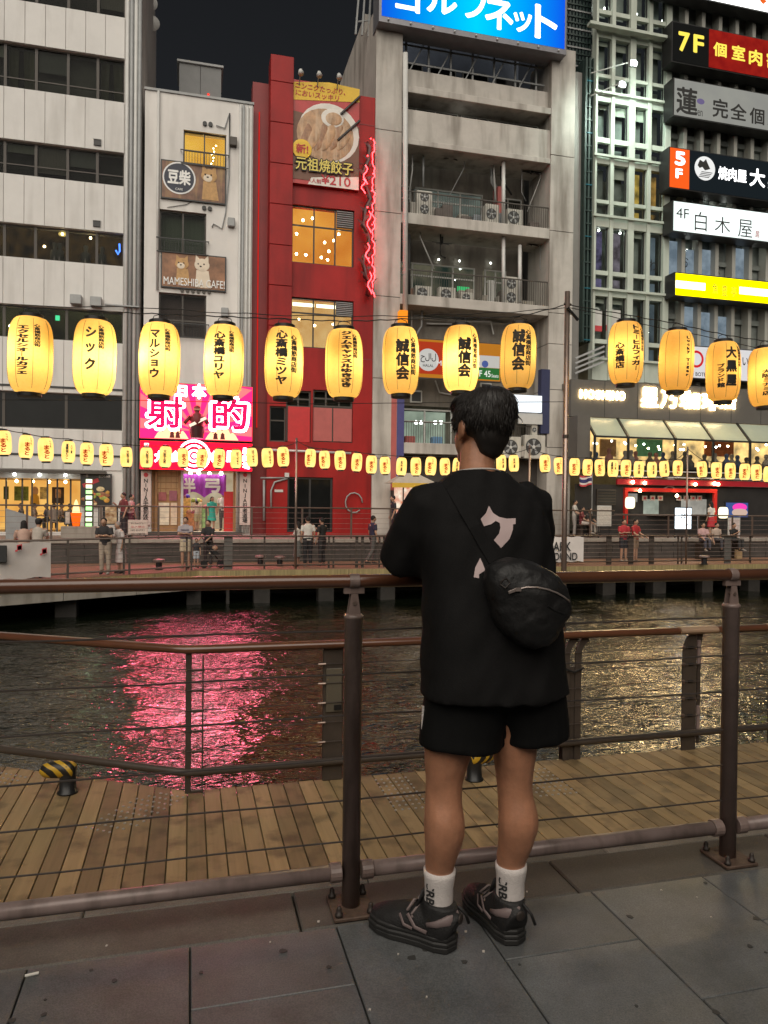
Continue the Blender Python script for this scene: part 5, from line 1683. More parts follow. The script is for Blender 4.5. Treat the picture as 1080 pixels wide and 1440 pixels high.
# ================================================================= air conditioners
m_ac = M('air conditioner casing', (0.5, 0.48, 0.43), 0.5, var=0.12, scale=3, stain=(0.25, 0.22, 0.17), stain_amt=0.4)
m_fan = M('fan grille', (0.045, 0.045, 0.045), 0.5)
def ac(px0, px1, py0, py1, Y, lab, fans=1, d=0.35):
    x0, x1, z0, z1 = R4(px0, px1, py0, py1, Y)
    t = thing('air_conditioner', lab, 'air conditioner', ((x0+x1)/2, Y, z0), 'outdoor air conditioner units')
    box('casing', m_ac, t, x0, x1, Y, Y+d, z0, z1, 0.02)
    for i in range(fans):
        h = (z1-z0)/fans
        r = min(h, (x1-x0))*0.38
        cx_ = x0+(x1-x0)*(0.42 if fans == 1 else 0.5)
        cz_ = z0+h*(i+0.5)
        MB().lathe([(r, -0.012), (r, -0.002)], (cx_, Y, cz_), 20, 'Y').build('fan_grille', m_fan, t)
        f = MB()
        for k in range(5):
            w = k*2*pi/5
            f.add([(cx_, Y-0.016, cz_), (cx_+r*.9*cos(w), Y-0.016, cz_+r*.9*sin(w)), (cx_+r*.85*cos(w+.5), Y-0.022, cz_+r*.85*sin(w+.5))], [(0, 1, 2)])
        f.build('fan', m_pipe_g, t)
        MB().lathe([(r*0.2, -0.04), (r*0.2, -0.012)], (cx_, Y, cz_), 10, 'Y').build('hub', m_pipe_w, t)
    for s in (x0+0.08, x1-0.14):
        MB().box(s, s+0.06, Y+0.02, Y+d-0.02, z0-0.07, z0-0.001).build('foot', m_fr_dark, t)
    return t

# ================================================================= concrete building with open galleries
B = thing('concrete_gallery_building', 'grimy concrete building with open galleries under the blue sign', 'building', (12, FY, 0))
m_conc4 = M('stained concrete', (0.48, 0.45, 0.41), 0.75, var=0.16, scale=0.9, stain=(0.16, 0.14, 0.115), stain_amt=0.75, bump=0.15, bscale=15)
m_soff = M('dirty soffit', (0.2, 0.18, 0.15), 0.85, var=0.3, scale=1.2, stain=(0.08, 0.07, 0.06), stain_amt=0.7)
xl0, xl1 = xx(526, 300), xx(563, 300)
xr0, xr1 = xx(772, 300), xx(805, 300)
PT = zz(788, 70)
def pillar(x0, x1, joints, top, yb=FY-0.12):
    zs = [0.0]+sorted(zz((x0p+x1p)/2, j) for j, x0p, x1p in joints)+[top]
    for a_, b_ in zip(zs, zs[1:]):
        box('pillar_panel', m_conc4, B, x0, x1, yb, FY+2.2, a_+0.012, b_-0.012, 0.01)
    box('pillar_core', m_fr_dark, B, x0+0.02, x1-0.02, yb+0.03, FY+2.18, 0.0, top-0.02)
pillar(xl0, xl1, [(185, 526, 563), (300, 526, 563), (418, 526, 563), (533, 526, 563), (645, 526, 563)], zz(545, 25)+0.5)
pillar(xr0, xr1, [(221, 772, 805), (327, 772, 805), (442, 772, 805), (485, 772, 805), (549, 772, 805), (630, 772, 805)], PT)
box('side_wall', m_conc4, B, xl0-0.0, xl0+0.3, FY+2.21, FY+10, 0, PT+1.5)
x0, x1 = xl1, xr0
DEP = 1.9
pxm = 668
zA1, zA0 = zz(pxm, 108), zz(pxm, 139)
zB1, zB0 = zz(pxm, 168), zz(pxm, 212)
zS1, zS0 = zz(pxm, 313), zz(pxm, 325)
zT1, zT0 = zz(pxm, 425), zz(pxm, 436)
zU1, zU0 = zz(pxm, 628), zz(pxm, 640)
box('parapet_band', m_conc4, B, x0+0.002, x1-0.002, FY+0.25, FY+0.5, zA0, zA1)
box('parapet_band', m_conc4, B, x0+0.002, x1-0.002, FY-0.02, FY+0.25, zB0, zB1)
for a_, b_ in ((zB0-0.14, zB0-0.005), (zS0, zS1), (zT0, zT1), (zU0, zU1), (zA0-0.2, zA0-0.002)):
    box('gallery_slab', m_conc4, B, x0+0.003, x1-0.003, FY+0.02, FY+DEP, a_, b_)
    box('slab_nosing', m_conc4, B, x0+0.004, x1-0.004, FY-0.1, FY+0.019, a_-0.02, b_+0.08, 0.015)
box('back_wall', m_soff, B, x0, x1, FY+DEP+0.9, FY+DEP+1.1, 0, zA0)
box('penthouse_wall', M('blue grey sheet', (0.16, 0.2, 0.28), 0.6, var=0.3, scale=1), B, x0+0.1, x1-0.1, FY+3.4, FY+3.6, zA1-0.5, zA1+4.5)
# steelwork under the big sign
for i in range(7):
    x = x0+0.4+(x1-x0-0.8)*i/6
    MB().box(x-0.04, x+0.04, FY+0.7, FY+0.78, zA1-0.4, zA1+3.2).build('sign_strut', m_pipe_g, B)
for zq in (zA1+0.5, zA1+1.3):
    MB().box(x0, x1, FY+0.65, FY+0.69, zq, zq+0.07).build('sign_rail', m_pipe_g, B)
for i in range(5):
    x = x0+0.5+i*1.35
    MB().bar([(x, FY+0.6, zA1+0.1), (x+0.9, FY+0.6, zA1+1.8)], 0.05, 0.05).build('sign_brace', m_pipe_g, B)
for i in range(4):
    q = (x0+0.6+i*1.75, x0+2.0+i*1.75, zA1+0.6, zA1+2.2)
    window(B, q, FY+3.2, (), (), m_pipe_g, m_g_dark, m_room_dark, 0.19, 0.06, inset=0.05)
# office strip in the first recess
zz0, zz1 = zB1, zA0-0.2
window(B, (x0+0.1, x0+(x1-x0)*0.42, zz0, zz1-0.05), FY+0.9, (0.3, 0.62), (), m_fr_white, m_g_dark, m_room_dark, 0.6, 0.05)
window(B, (x0+(x1-x0)*0.44, x1-0.1, zz0, zz1-0.05), FY+0.9, (0.2, 0.35, 0.6), (), m_fr_white, m_g_tint, m_room_grey, 0.6, 0.05)
MB().ball((xx(654, 163), FY+0.6, zz(654, 163)), 0.07).build('gallery_lamp', EM('gallery lamp', (1, .97, .88), 9), B)
# glazed gallery walls
def gallery(zlo, zhi, f0, f1, cols, lit):
    h = (x0+(x1-x0)*f0, x0+(x1-x0)*f1, zlo+0.25, zlo+(zhi-zlo)*0.74)
    w = window(B, h, FY+DEP+0.5, cols, (0.72,), m_fr_white, m_g_tint if not lit else m_g_clear, lit or m_room_grey, 0.39, 0.07)
    return h
m_gal1 = EM('cool dim room', (0.26, 0.30, 0.26), 0.45, col2=(0.05, 0.06, 0.06), scale=0.7)
m_gal2 = EM('dim bar room', (0.24, 0.21, 0.14), 0.5, col2=(0.03, 0.05, 0.04), scale=1.1)
g1 = gallery(zS1, zB0, 0.2, 0.68, (0.33, 0.66), m_gal1)
gallery(zS1, zB0, 0.02, 0.17, (0.5,), None)
gallery(zS1, zB0, 0.76, 0.97, (0.5,), None)
g2 = gallery(zT1, zS0, 0.06, 0.63, (0.22, 0.46, 0.72), m_gal2)
gallery(zT1, zS0, 0.70, 0.86, (0.5,), m_gal2)
lamps(B, [(xx(p, q_, FY+2.6), FY+2.6, zz(p, q_, FY+2.6)) for p, q_ in ((617, 365), (646, 367), (647, 378), (640, 393), (690, 370))], 0.045, m_lamp_w)
MB().box(xx(645, 408, FY+2.5), xx(662, 408, FY+2.5), FY+2.7, FY+2.72, zz(650, 412, FY+2.7), zz(650, 403, FY+2.7)).build('green_screen', EM('green screen', (0.1, 0.9, 0.3), 0.6), B)
# gallery railings
for zlo, hgt in ((zS1, 1.05), (zT1, 1.2), (zU1, 1.0)):
    r = MB()
    r.box(x0+0.02, x1-0.02, FY-0.02, FY+0.03, zlo+hgt, zlo+hgt+0.05)
    n = 64
    for i in range(n):
        x = x0+0.05+(x1-x0-0.1)*i/(n-1)
        r.box(x-0.008, x+0.008, FY-0.005, FY+0.015, zlo+0.085, zlo+hgt-0.001)
    r.build('gallery_railing', m_fr_brown, B)
# pipes, fans, clutter
for px, a_, b_ in ((708, 228, 318), (708, 330, 425), (731, 345, 425), (570, 75, 440), (575, 330, 425)):
    w = 0.09 if px != 570 else 0.12
    Y_ = FY+0.3 if px != 570 else FY-0.2
    MB().ring([(xx(px, a_, Y_), Y_, zz(px, a_, Y_)), (xx(px, b_, Y_), Y_, zz(px, b_, Y_))], w, 10).build('drain_pipe', m_pipe_w if px != 575 else m_cord, B, smooth=True)
for px, py in ((633, 223), (622, 342), (748, 243), (748, 344)):
    x, z = atY(px, py, FY+0.9)
    b_ = MB()
    for k in range(5):
        w = k*2*pi/5+0.3
        b_.bar([(x, FY+0.9, z), (x+0.5*cos(w), FY+0.9+0.2*sin(w), z+0.13*sin(w))], 0.16, 0.02, (0, 1, .3))
    b_.ring([(x, FY+0.9, z), (x, FY+0.9, z+0.3)], 0.05, 6)
    b_.build('hanging_plant' if px < 700 else 'bracket_lamp', M('dark iron', (0.03, 0.03, 0.03), 0.7), B)
box('door_panel', m_pinkpan, B, xx(700, 290, FY+0.9), xx(706, 290, FY+0.9), FY+0.9, FY+1.5, zS1+0.09, zz(703, 262, FY+0.9))
MB().ring([(xx(692, 240, FY+1.2), FY+1.2, zz(692, 240, FY+1.2)), (xx(693, 258, FY+1.2), FY+1.2, zz(693, 256, FY+1.2)), (xx(698, 264, FY+1.2), FY+1.2, zz(698, 266, FY+1.2)), (xx(697, 285, FY+1.2), FY+1.2, zz(697, 285, FY+1.2))], 0.11, 8).build('flue', m_pipe_g, B, smooth=True)
ac(586, 608, 268, 303, FY+0.5, 'tall two-fan air conditioner behind upper gallery railing, left end', 2)
ac(683, 702, 287, 315, FY+0.4, 'air conditioner behind upper gallery railing, right of the door')
ac(713, 735, 294, 318, FY+0.4, 'air conditioner behind upper gallery railing at the right end')
ac(584, 607, 402, 423, FY+0.4, 'air conditioner behind lower gallery railing, first from the left')
ac(617, 641, 404, 425, FY+0.4, 'air conditioner behind lower gallery railing, second from the left')
ac(648, 666, 411, 427, FY+0.4, 'low air conditioner behind lower gallery railing, third from the left')
ac(709, 729, 389, 428, FY+0.4, 'tall two-fan air conditioner behind lower gallery railing, right end', 2)
for i in range(5):
    xq = xx(686+i*1.9, 410, FY+0.3)
    box('balustrade_slat', m_fr_white, B, xq, xq+0.045, FY+0.3, FY+0.34, zT1+0.09, zz(690, 394, FY+0.3))
# lower storeys
box('blue_pier', M('blue painted pier', (0.06, 0.06, 0.2), 0.5), B, xx(557, 600), xx(567, 600), FY-0.14, FY+0.0, zz(562, 690), zz(562, 562))
box('pink_pier', m_pinkpan, B, xx(549, 600), xx(556.5, 600), FY-0.14, FY-0.121, zz(553, 690), zz(553, 555))
box('orange_box_sign', EM('orange box sign', (1.0, 0.3, 0.02), 1.1), B, xx(558, 450), xx(569, 450), FY-0.5, FY-0.13, zz(563, 462), zz(563, 440))
h = (x0+0.35, xx(632, 600, FY+1.9), zz(600, 640, FY+1.9), zz(600, 577, FY+1.9))
m_white_room = EM('white lit kitchen', (0.75, 0.85, 0.68), 0.5, col2=(0.35, 0.42, 0.33), scale=1.0)
window(B, h, FY+1.4, (0.12, 0.5), (0.72,), m_fr_white, m_g_clear, m_white_room, 1.1, 0.07)
lamps(B, [(xx(p, 595, FY+2.2), FY+2.2, zz(p, 594, FY+2.2)) for p in (585, 592, 612, 620)], 0.09, m_lamp_w)
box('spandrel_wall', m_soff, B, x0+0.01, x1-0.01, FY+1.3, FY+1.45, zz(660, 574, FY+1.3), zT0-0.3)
for px, py, s in ((585, 558, 8), (683, 547, 7)):
    x, z = atY(px, py, FY+1.25)
    box('vent_cover', m_fr_white, B, x-0.3, x+0.3, FY+1.2, FY+1.29, z-0.3, z+0.3, 0.03)
    box('vent_grille', m_fan, B, x-0.22, x+0.22, FY+1.18, FY+1.199, z-0.22, z+0.22)
for pts in (((612, 535), (618, 552), (640, 556)), ((655, 452), (690, 452), (694, 470)), ((600, 455), (640, 456))):
    MB().ring([(xx(a_, b_, FY+1.1), FY+1.1, zz(a_, b_, FY+1.1)) for a_, b_ in pts], 0.04, 6).build('conduit', m_pipe_w, B)
box('stacked_crates', m_pinkpan, B, xx(570, 615, FY+0.6), xx(584, 615, FY+0.6), FY+0.6, FY+1.0, zU1+0.05, zz(577, 613, FY+0.6), 0.03)
box('blue_bin', M('blue bin', (0.12, 0.25, 0.42), 0.5), B, xx(608, 615, FY+0.6), xx(623, 615, FY+0.6), FY+0.6, FY+1.0, zU1+0.05, zz(615, 614, FY+0.6), 0.03)
ac(707, 733, 614, 644, FY-0.2, 'large air conditioner right of the man\'s neck', 1, 0.5)
ac(738, 767, 612, 645, FY-0.2, 'large air conditioner beside the concrete pillar', 1, 0.5)
ac(748, 756, 597, 612, FY-0.1, 'small box unit on top of the air conditioners', 1, 0.3)
box('white_light_panel', EM('white light box', (0.9, 0.96, 1.0), 1.3), B, xx(716, 567), xx(758, 567), FY-0.3, FY-0.1, zz(737, 580), zz(737, 557))
box('grey_panel', m_pipe_w, B, xx(727, 588), xx(760, 588), FY-0.2, FY-0.1, zz(745, 597), zz(745, 582))
box('blue_corner', M('navy post', (0.03, 0.035, 0.09), 0.5), B, xx(759, 560), xx(771, 560), FY-0.15, FY+0.2, zz(765, 610), zz(765, 520))
# halal restaurant sign
sg = thing('halal_restaurant_sign', 'red and orange sign with white round halal seal behind the lanterns', 'sign', (12, FY-0.4, 8))
SY4 = FY-0.4
q = R4(573, 704, 480, 533, SY4)
box('cabinet', m_fr_brown, sg, q[0]-0.04, q[1]+0.04, SY4+0.01, FY-0.13, q[2]-0.04, q[3]+0.04)
xq = q[0]+(q[1]-q[0])*0.42
def face(a_, b_, c_, d_, mat, name='sign_face'):
    MB().quad((a_, SY4, c_), (b_, SY4, c_), (b_, SY4, d_), (a_, SY4, d_)).build(name, mat, sg)
e_or = EM('orange face', (0.8, 0.3, 0.03), 0.6)
face(q[0], q[1], q[2], q[3], e_or)
SY4 -= 0.006
face(q[0]+0.05, xq, q[2]+0.16, q[3]-0.1, EM('red face', (0.6, 0.06, 0.02), 0.7), 'red_field')
xw = xx(672, 505, SY4)
face(xw, q[1]-0.05, q[2]+0.6, q[3]-0.55, EM('white field', (0.75, 0.72, 0.66), 0.7), 'white_field')
face(xw, q[1]-0.05, q[2]+0.06, q[2]+0.59, EM('green field', (0.05, 0.25, 0.06), 0.6), 'green_field')
lx, lz = xx(602, 506, SY4), zz(602, 506, SY4)
MB().lathe([(0.5, -0.012), (0.5, 0)], (lx, SY4, lz), 28, 'Y').build('halal_seal', EM('seal white', (0.8, 0.78, 0.72), 0.7), sg)
text('lettering', 'حلال', m_print, sg, lx, SY4-0.03, lz+0.08, 0.72, 0.42, 0.02)
text('lettering', 'HALAL', m_print, sg, lx, SY4-0.03, lz-0.26, 0.5, 0.12, 0.02)
text_px('lettering', 'M', EM('white letter', (0.9, 0.85, 0.8), 0.8), sg, 614, 621, 507, 514, SY4-0.02, 0.02)
MB().lathe([(0.16, -0.01), (0.16, 0)], (xx(682, 512, SY4), SY4-0.006, zz(682, 512, SY4)), 20, 'Y').build('blue_wheel', EM('blue wheel', (0.12, 0.18, 0.5), 0.6), sg)
text_px('lettering', 'F 45', EM('white letters', (0.85, 0.9, 0.8), 0.9), sg, 674, 690, 521, 530, SY4-0.02, 0.02)
text_px('lettering', 'Seats', EM('white letters small', (0.85, 0.9, 0.8), 0.8), sg, 691, 701, 526, 531, SY4-0.02, 0.02)
# ---------------------------------------------------------------- big blue sign on the roof
BY = FY-0.7
sg = thing('blue_roof_sign', 'huge glowing blue sign with white katakana at the top edge', 'sign', (12, BY, 22))
xq0, xq1 = xx(537, 10, BY), xx(794, 60, BY)
zq0 = zz(665, 45, BY)
zq1 = zq0+6.0
def blue_mat():
    mt, N, L = new_mat('blue sign face')
    N.remove(N['Principled BSDF'])
    e = N.new('ShaderNodeEmission')
    L.new(e.outputs[0], N['Material Output'].inputs[0])
    tc = N.new('ShaderNodeTexCoord')
    sp_ = N.new('ShaderNodeSeparateXYZ')
    L.new(tc.outputs['Generated'], sp_.inputs[0])
    cr = N.new('ShaderNodeValToRGB')
    el = cr.color_ramp.elements
    el[0].color = (0.004, 0.10, 0.75, 1)
    el[1].color = (0.004, 0.10, 0.8, 1)
    for pos, c in ((0.2, (0.0, 0.28, 0.85, 1)), (0.5, (0.0, 0.62, 0.95, 1)), (0.8, (0.0, 0.30, 0.9, 1))):
        k = el.new(pos)
        k.color = c
    L.new(sp_.outputs[0], cr.inputs[0])
    L.new(cr.outputs[0], e.inputs[0])
    e.inputs[1].default_value = 1.1
    return mt
box('cabinet', M('sign cabinet', (0.2, 0.2, 0.22), 0.4, 0.3), sg, xq0-0.12, xq1+0.1, BY+0.02, BY+1.1, zq0-0.25, zq1)
MB().box(xq0, xq1, BY, BY+0.019, zq0, zq1-0.2).build('sign_face', blue_mat(), sg)
m_wl = EM('white sign letter', (1.0, 1.0, 1.0), 2.2)
for ch, a_, b_, c_, d_ in (('ゴ', 556, 596, -27, 17), ('ル', 600, 643, -20, 20), ('フ', 650, 684, -9, 27), ('ネ', 682, 722, -8, 42), ('ッ', 722, 748, 17, 46), ('ト', 752, 784, 8, 56)):
    text_px('letter', ch, m_wl, sg, a_, b_, c_, d_, BY-0.03, 0.035)
for i in range(9):
    x = xq0+0.3+(xq1-xq0-0.6)*i/8
    MB().ball((x, BY-0.02, zq0-0.13), 0.05).build('bulb', m_pipe_w, sg)
# grated side screen left of the sign
for i in range(4):
    MB().ring([(xx(500+i*9, 60, FY+1.5), FY+1.5, PT+0.0), (xx(512+i*7, -40, FY+1.5), FY+1.5, PT+5)], 0.05, 6).build('scaffold_tube', m_pipe_g, sg)
for k in range(4):
    MB().ring([(xx(503, 60, FY+1.5), FY+1.5, PT+0.6+k*1.2), (xx(535, 60, FY+1.5), FY+1.5, PT+0.9+k*1.2)], 0.04, 6).build('scaffold_tube', m_pipe_g, sg)
# food stall with yellow awning at the foot of the pillar
q = R4(549, 612, 668, 686, FY-1.6)
st = thing('food_stall', 'lit food stall under a yellow edged umbrella awning left of the man', 'stall', ((q[0]+q[1])/2, FY-1.2, 0))
xm = (q[0]+q[1])/2
m_awn = M('awning cloth', (0.45, 0.40, 0.33), 0.8)
MB().add([(q[0], FY-1.9, q[2]+0.2), (q[1], FY-1.9, q[2]+0.2), (q[1], FY-0.4, q[2]+0.2), (q[0], FY-0.4, q[2]+0.2), (xm-0.3, FY-1.15, q[3]+0.1), (xm+0.3, FY-1.15, q[3]+0.1)], [(0, 1, 5, 4), (1, 2, 5), (2, 3, 4, 5), (3, 0, 4)]).build('awning', m_awn, st)
MB().box(q[0], q[1], FY-1.91, FY-1.89, q[2], q[2]+0.2).build('valance', M('yellow valance', (0.65, 0.42, 0.05), 0.7), st)
box('counter', m_fr_white, st, xm-0.7, xm+0.9, FY-1.5, FY-1.0, 0.0, 1.0)
box('lit_back', EM('stall lights', (1.0, 0.9, 0.7), 1.0, col2=(0.7, 0.2, 0.1), scale=4), st, xm-0.6, xm+0.9, FY-0.8, FY-0.75, 1.0, q[2]+0.1)
for s in (q[0]+0.5, q[1]-0.1):
    MB().box(s, s+0.05, FY-1.8, FY-1.75, 0, q[2]+0.2).build('stall_post', m_dpost, st)
for px, z1_ in ((575, 2.0), (640, 2.3), (700, 1.6)):
    box('plinth_panel', m_wallst, B, xx(px, 720)-0.9, xx(px, 720)+0.9, FY-0.3, FY-0.125, 0, z1_)
box('pillar_base', m_wallst, B, xl0-0.02, x1, FY+0.9, FY+1.0, 0, zU0)
# ================================================================= dark slot building with louvred screen
B = thing('dark_slot_building', 'narrow dark building with steel lattice between concrete pillar and glass grid', 'building', (20, FY, 0))
m_slot = M('dark green steel', (0.02, 0.04, 0.035), 0.5, var=0.3)
m_slotw = M('grey side wall', (0.22, 0.21, 0.195), 0.7, var=0.15, scale=0.8)
xa, xb, xc = xx(805.5, 300), xx(822, 300), xx(835, 300)
zb = zz(820, 540)
zt = zz(820, 95)
box('side_wall', m_slotw, B, xa+0.01, xb, FY+0.4, FY+9, zb, zt)
box('dark_core', m_slot, B, xb+0.01, xc-0.01, FY+0.3, FY+9, zz(828, 480), zt+0.6)
for px in (824, 829, 834):
    x = xx(px, 300)
    MB().box(x-0.05, x+0.05, FY+0.1, FY+0.25, zz(828, 480), zt+0.6).build('lattice_upright', m_slot, B)
z = zz(828, 478)
k = 0
while z < zt+0.4:
    box('lattice_bar', m_slot if k % 4 else M('teal glazed strip', (0.02, 0.12, 0.16), 0.3), B, xb+0.1, xc-0.05, FY+0.08, FY+0.2, z, z+0.05)
    z += 0.62
    k += 1
for i in range(4):
    MB().bar([(xx(806, 505), FY-0.2, zz(806, 505+i*7)), (xx(842, 490), FY-0.5, zz(842, 490+i*7))], 0.09, 0.06).build('pipe_rack', m_pipe_g, B)
# louvred screen beside the blue sign
xs0, xs1 = xx(797, 50, FY+1.2), xx(834, 50, FY+1.2)
for i in range(9):
    x = xs0+(xs1-xs0)*i/8
    MB().box(x-0.05, x+0.05, FY+1.2, FY+1.3, zz(815, 95, FY+1.2), zz(815, -40, FY+1.2)).build('screen_upright', m_slot, B)
for i in range(16):
    zq = zz(815, 95, FY+1.2)+i*0.3
    MB().box(xs0, xs1, FY+1.15, FY+1.199, zq, zq+0.07).build('screen_louvre', m_pipe_g if i % 3 == 0 else m_slot, B)

# ================================================================= glass grid tower with sign boards
B = thing('grid_tower', 'pale green window grid tower with stacked shop signs at the right', 'building', (26, FY, 0))
m_grid = M('pale green grid', (0.5, 0.55, 0.48), 0.5, var=0.1, scale=1.0, stain=(0.25, 0.27, 0.22), stain_amt=0.3)
m_fin = M('pale fin', (0.40, 0.40, 0.36), 0.5, var=0.1, scale=1.0)
m_bay_dark = M('dark bay', (0.19, 0.21, 0.195), 0.6, var=0.6, scale=0.7)
x_l, x_m, x_r = xx(835, 250), xx(941, 250), xx(1190, 250)
zbase = zz(900, 538)
Ht = zz(900, -45)
GY = FY
bay = [(xx(838, 250), xx(857, 250)), (xx(862, 250), xx(883, 250)), (xx(891, 250), xx(909, 250)), (xx(914, 250), xx(933, 250))]
# vertical members
edges = [x_l, bay[0][0]], [bay[0][1], bay[1][0]], [bay[1][1], bay[2][0]], [bay[2][1], bay[3][0]], [bay[3][1], x_m]
for a_, b_ in edges:
    box('mullion', m_grid, B, a_, b_, GY-0.1, GY+0.3, zbase, Ht, 0.01)
# storeys: heights read at the second bay (tall light, short light, ledge)
floors = [(-42, 18, 24, 44), (58, 108, 113, 134), (147, 197, 204, 222), (234, 284, 289, 306), (322, 383, 389, 408), (419, 479, 485, 505)]
px2 = 872
lit = {(3, 2): EM('yellow sign room', (0.9, 0.6, 0.12), 0.7, col2=(0.06, 0.05, 0.02), scale=1.5), (3, 3): EM('amber stairs', (0.7, 0.4, 0.1), 0.5, col2=(0.03, 0.03, 0.02), scale=1.8), (4, 0): EM('blue screen bay', (0.35, 0.3, 0.55), 0.35, col2=(0.03, 0.03, 0.03), scale=2.5), (4, 1): EM('pale screen bay', (0.42, 0.36, 0.42), 0.4, col2=(0.04, 0.03, 0.02), scale=2), (4, 3): EM('blue-white poster bay', (0.3, 0.38, 0.42), 0.4, col2=(0.1, 0.13, 0.16), scale=0.8), (5, 3): EM('pale poster bay', (0.3, 0.38, 0.42), 0.4, col2=(0.04, 0.05, 0.06), scale=0.8)}
m_blind = M('grey blind', (0.42, 0.44, 0.38), 0.8, var=0.15)
for fi, (t0, t1, s0, s1) in enumerate(floors):
    zt1, zt0, zs1, zs0 = zz(px2, t0), zz(px2, t1), zz(px2, s0), zz(px2, s1)
    nxt = zz(px2, floors[fi+1][0]) if fi+1 < len(floors) else zbase
    for bi, (a_, b_) in enumerate(bay):
        MB().box(a_, b_, GY+0.0, GY+0.2, zs1, zt0).build('transom', m_grid, B)
        MB().box(a_, b_, GY-0.03, GY+0.25, nxt, zs0).build('spandrel', m_grid, B)
        bk = lit.get((fi, bi), m_bay_dark)
        for z0, z1 in ((zt0, zt1), (zs0, zs1)):
            w = MB().box(a_, a_+0.05, GY+0.12, GY+0.18, z0, z1).box(b_-0.05, b_, GY+0.12, GY+0.18, z0, z1).build('window', m_fr_dark, B)
            MB().quad((a_, GY+0.15, z0), (b_, GY+0.15, z0), (b_, GY+0.15, z1), (a_, GY+0.15, z1)).build('pane', m_g_clear, w)
            MB().quad((a_, GY+0.6, z0), (b_, GY+0.6, z0), (b_, GY+0.6, z1), (a_, GY+0.6, z1)).build('room_wall', bk, w)
            if bk is m_bay_dark and (fi*3+bi) % 4 != 1 and z0 == zt0:
                hb = (z1-z0)*random.choice((0.2, 0.3, 0.25, 0.12))
                MB().box(a_+0.02, b_-0.02, GY+0.3, GY+0.32, z1-hb, z1).build('blind', m_blind, w)
    ld = MB().box(x_l-0.1, x_m, GY-0.22, GY-0.101, zs0-0.14, zs0-0.03)
    ld.build('ledge', m_grid, B)
MB().box(x_l-0.6, x_m+0.3, GY-0.55, GY-0.221, zz(px2, 52), zz(px2, 48)).build('maintenance_ledge', m_grid, B)
# fins and dark glazing of the right part
MB().box(x_m+0.02, x_r, GY+0.5, GY+0.6, zbase, Ht).build('glazing_back', m_bay_dark, B)
for i in range(11):
    x = xx(960+i*23.6, 300)
    if x > x_r: break
    box('fin', m_fin, B, x-0.1, x+0.1, GY-0.12, GY+0.4, zbase, Ht, 0.01)
for py in (103, 188, 270, 360, 440, 500):
    z = zz(1010, py+8)
    box('floor_band', m_bay_dark, B, x_m+0.03, x_r, GY+0.3, GY+0.49, z-0.12, z+0.12)
for i, (px, py0, py1) in enumerate(((968, 432, 490), (993, 440, 495), (1017, 446, 500), (948, 340, 388), (972, 352, 392), (993, 352, 390), (1038, 350, 400))):
    q = R4(px-8, px+8, py0, py1, GY+0.3)
    box('lit_poster', EM('poster light', (0.42, 0.52, 0.6), 0.55, col2=(0.2, 0.27, 0.33), scale=2), B, q[0], q[1], GY+0.25, GY+0.29, q[2], q[3])
for px, py, ch in ((963, 368, 'お'), (1008, 378, '公'), (918, 373, 'わ'), (840, 440, '2'), (861, 442, 'さ')):
    text_px('window_letter', ch, m_print if px > 900 else m_fr_white, B, px-5, px+5, py-8, py+8, GY+0.2)
lamps(B, [(xx(px, py, GY+0.35), GY+0.35, zz(px, py, GY+0.35)) for px, py in ((850, 12), (932, 29), (838, 8), (895, 20), (842, 324), (872, 328), (942, 349), (966, 352), (1034, 359), (1056, 362), (992, 292), (1018, 298), (1062, 286), (905, 470), (911, 468), (1052, 330))], 0.055, m_lamp_w)
# window posters low down
for px0, px1, py0, py1 in ((832, 846, 436, 458), (852, 872, 436, 458)):
    q = R4(px0, px1, py0, py1, GY+0.1)
    box('white_notice', m_fr_white, B, q[0], q[1], GY+0.06, GY+0.1, q[2], q[3])
    q = R4(px0, px1, 458, 466, GY+0.1)
    box('red_notice', m_redprint, B, q[0], q[1], GY+0.06, GY+0.1, q[2], q[3])
# floodlights on brackets
for i, (px, py) in enumerate(((892, 88), (876, 118))):
    x, z = atY(px, py, FY-1.6)
    s = thing('floodlight', 'dazzling white floodlight on a bracket of the grid tower, ' + ('upper', 'lower') [i] + ' one', 'lamp', (x, FY-1.6, z), 'floodlights of the grid tower')
    xw = xx(832, py, FY-0.2)
    MB().ring([(xw, FY-0.15, z+0.1), (x, FY-1.55, z+0.1)], 0.03, 6).build('bracket', m_pipe_w, s)
    MB().box(x-0.16, x+0.16, FY-1.55, FY-1.4, z-0.12, z+0.14).build('housing', m_pipe_g, s)
    MB().ball((x, FY-1.58, z), 0.16, 0.05, 0.13).build('lens', EM('floodlight lens', (0.9, 1.0, 0.97), 20), s)
    li = bpy.data.lights.new('floodlight_beam', 'SPOT')
    li.energy = 620
    li.spot_size = radians(150)
    li.spot_blend = 0.9
    li.color = (0.82, 1.0, 0.88)
    li.shadow_soft_size = 0.12
    lo = bpy.data.objects.new('floodlight_beam', li)
    lo.location = (x, FY-1.85, z)
    lo.rotation_euler = Vector((0.1, 0.9, -0.75)).to_track_quat('-Z', 'Y').to_euler()
    COL.objects.link(lo)
    fix(lo, s)

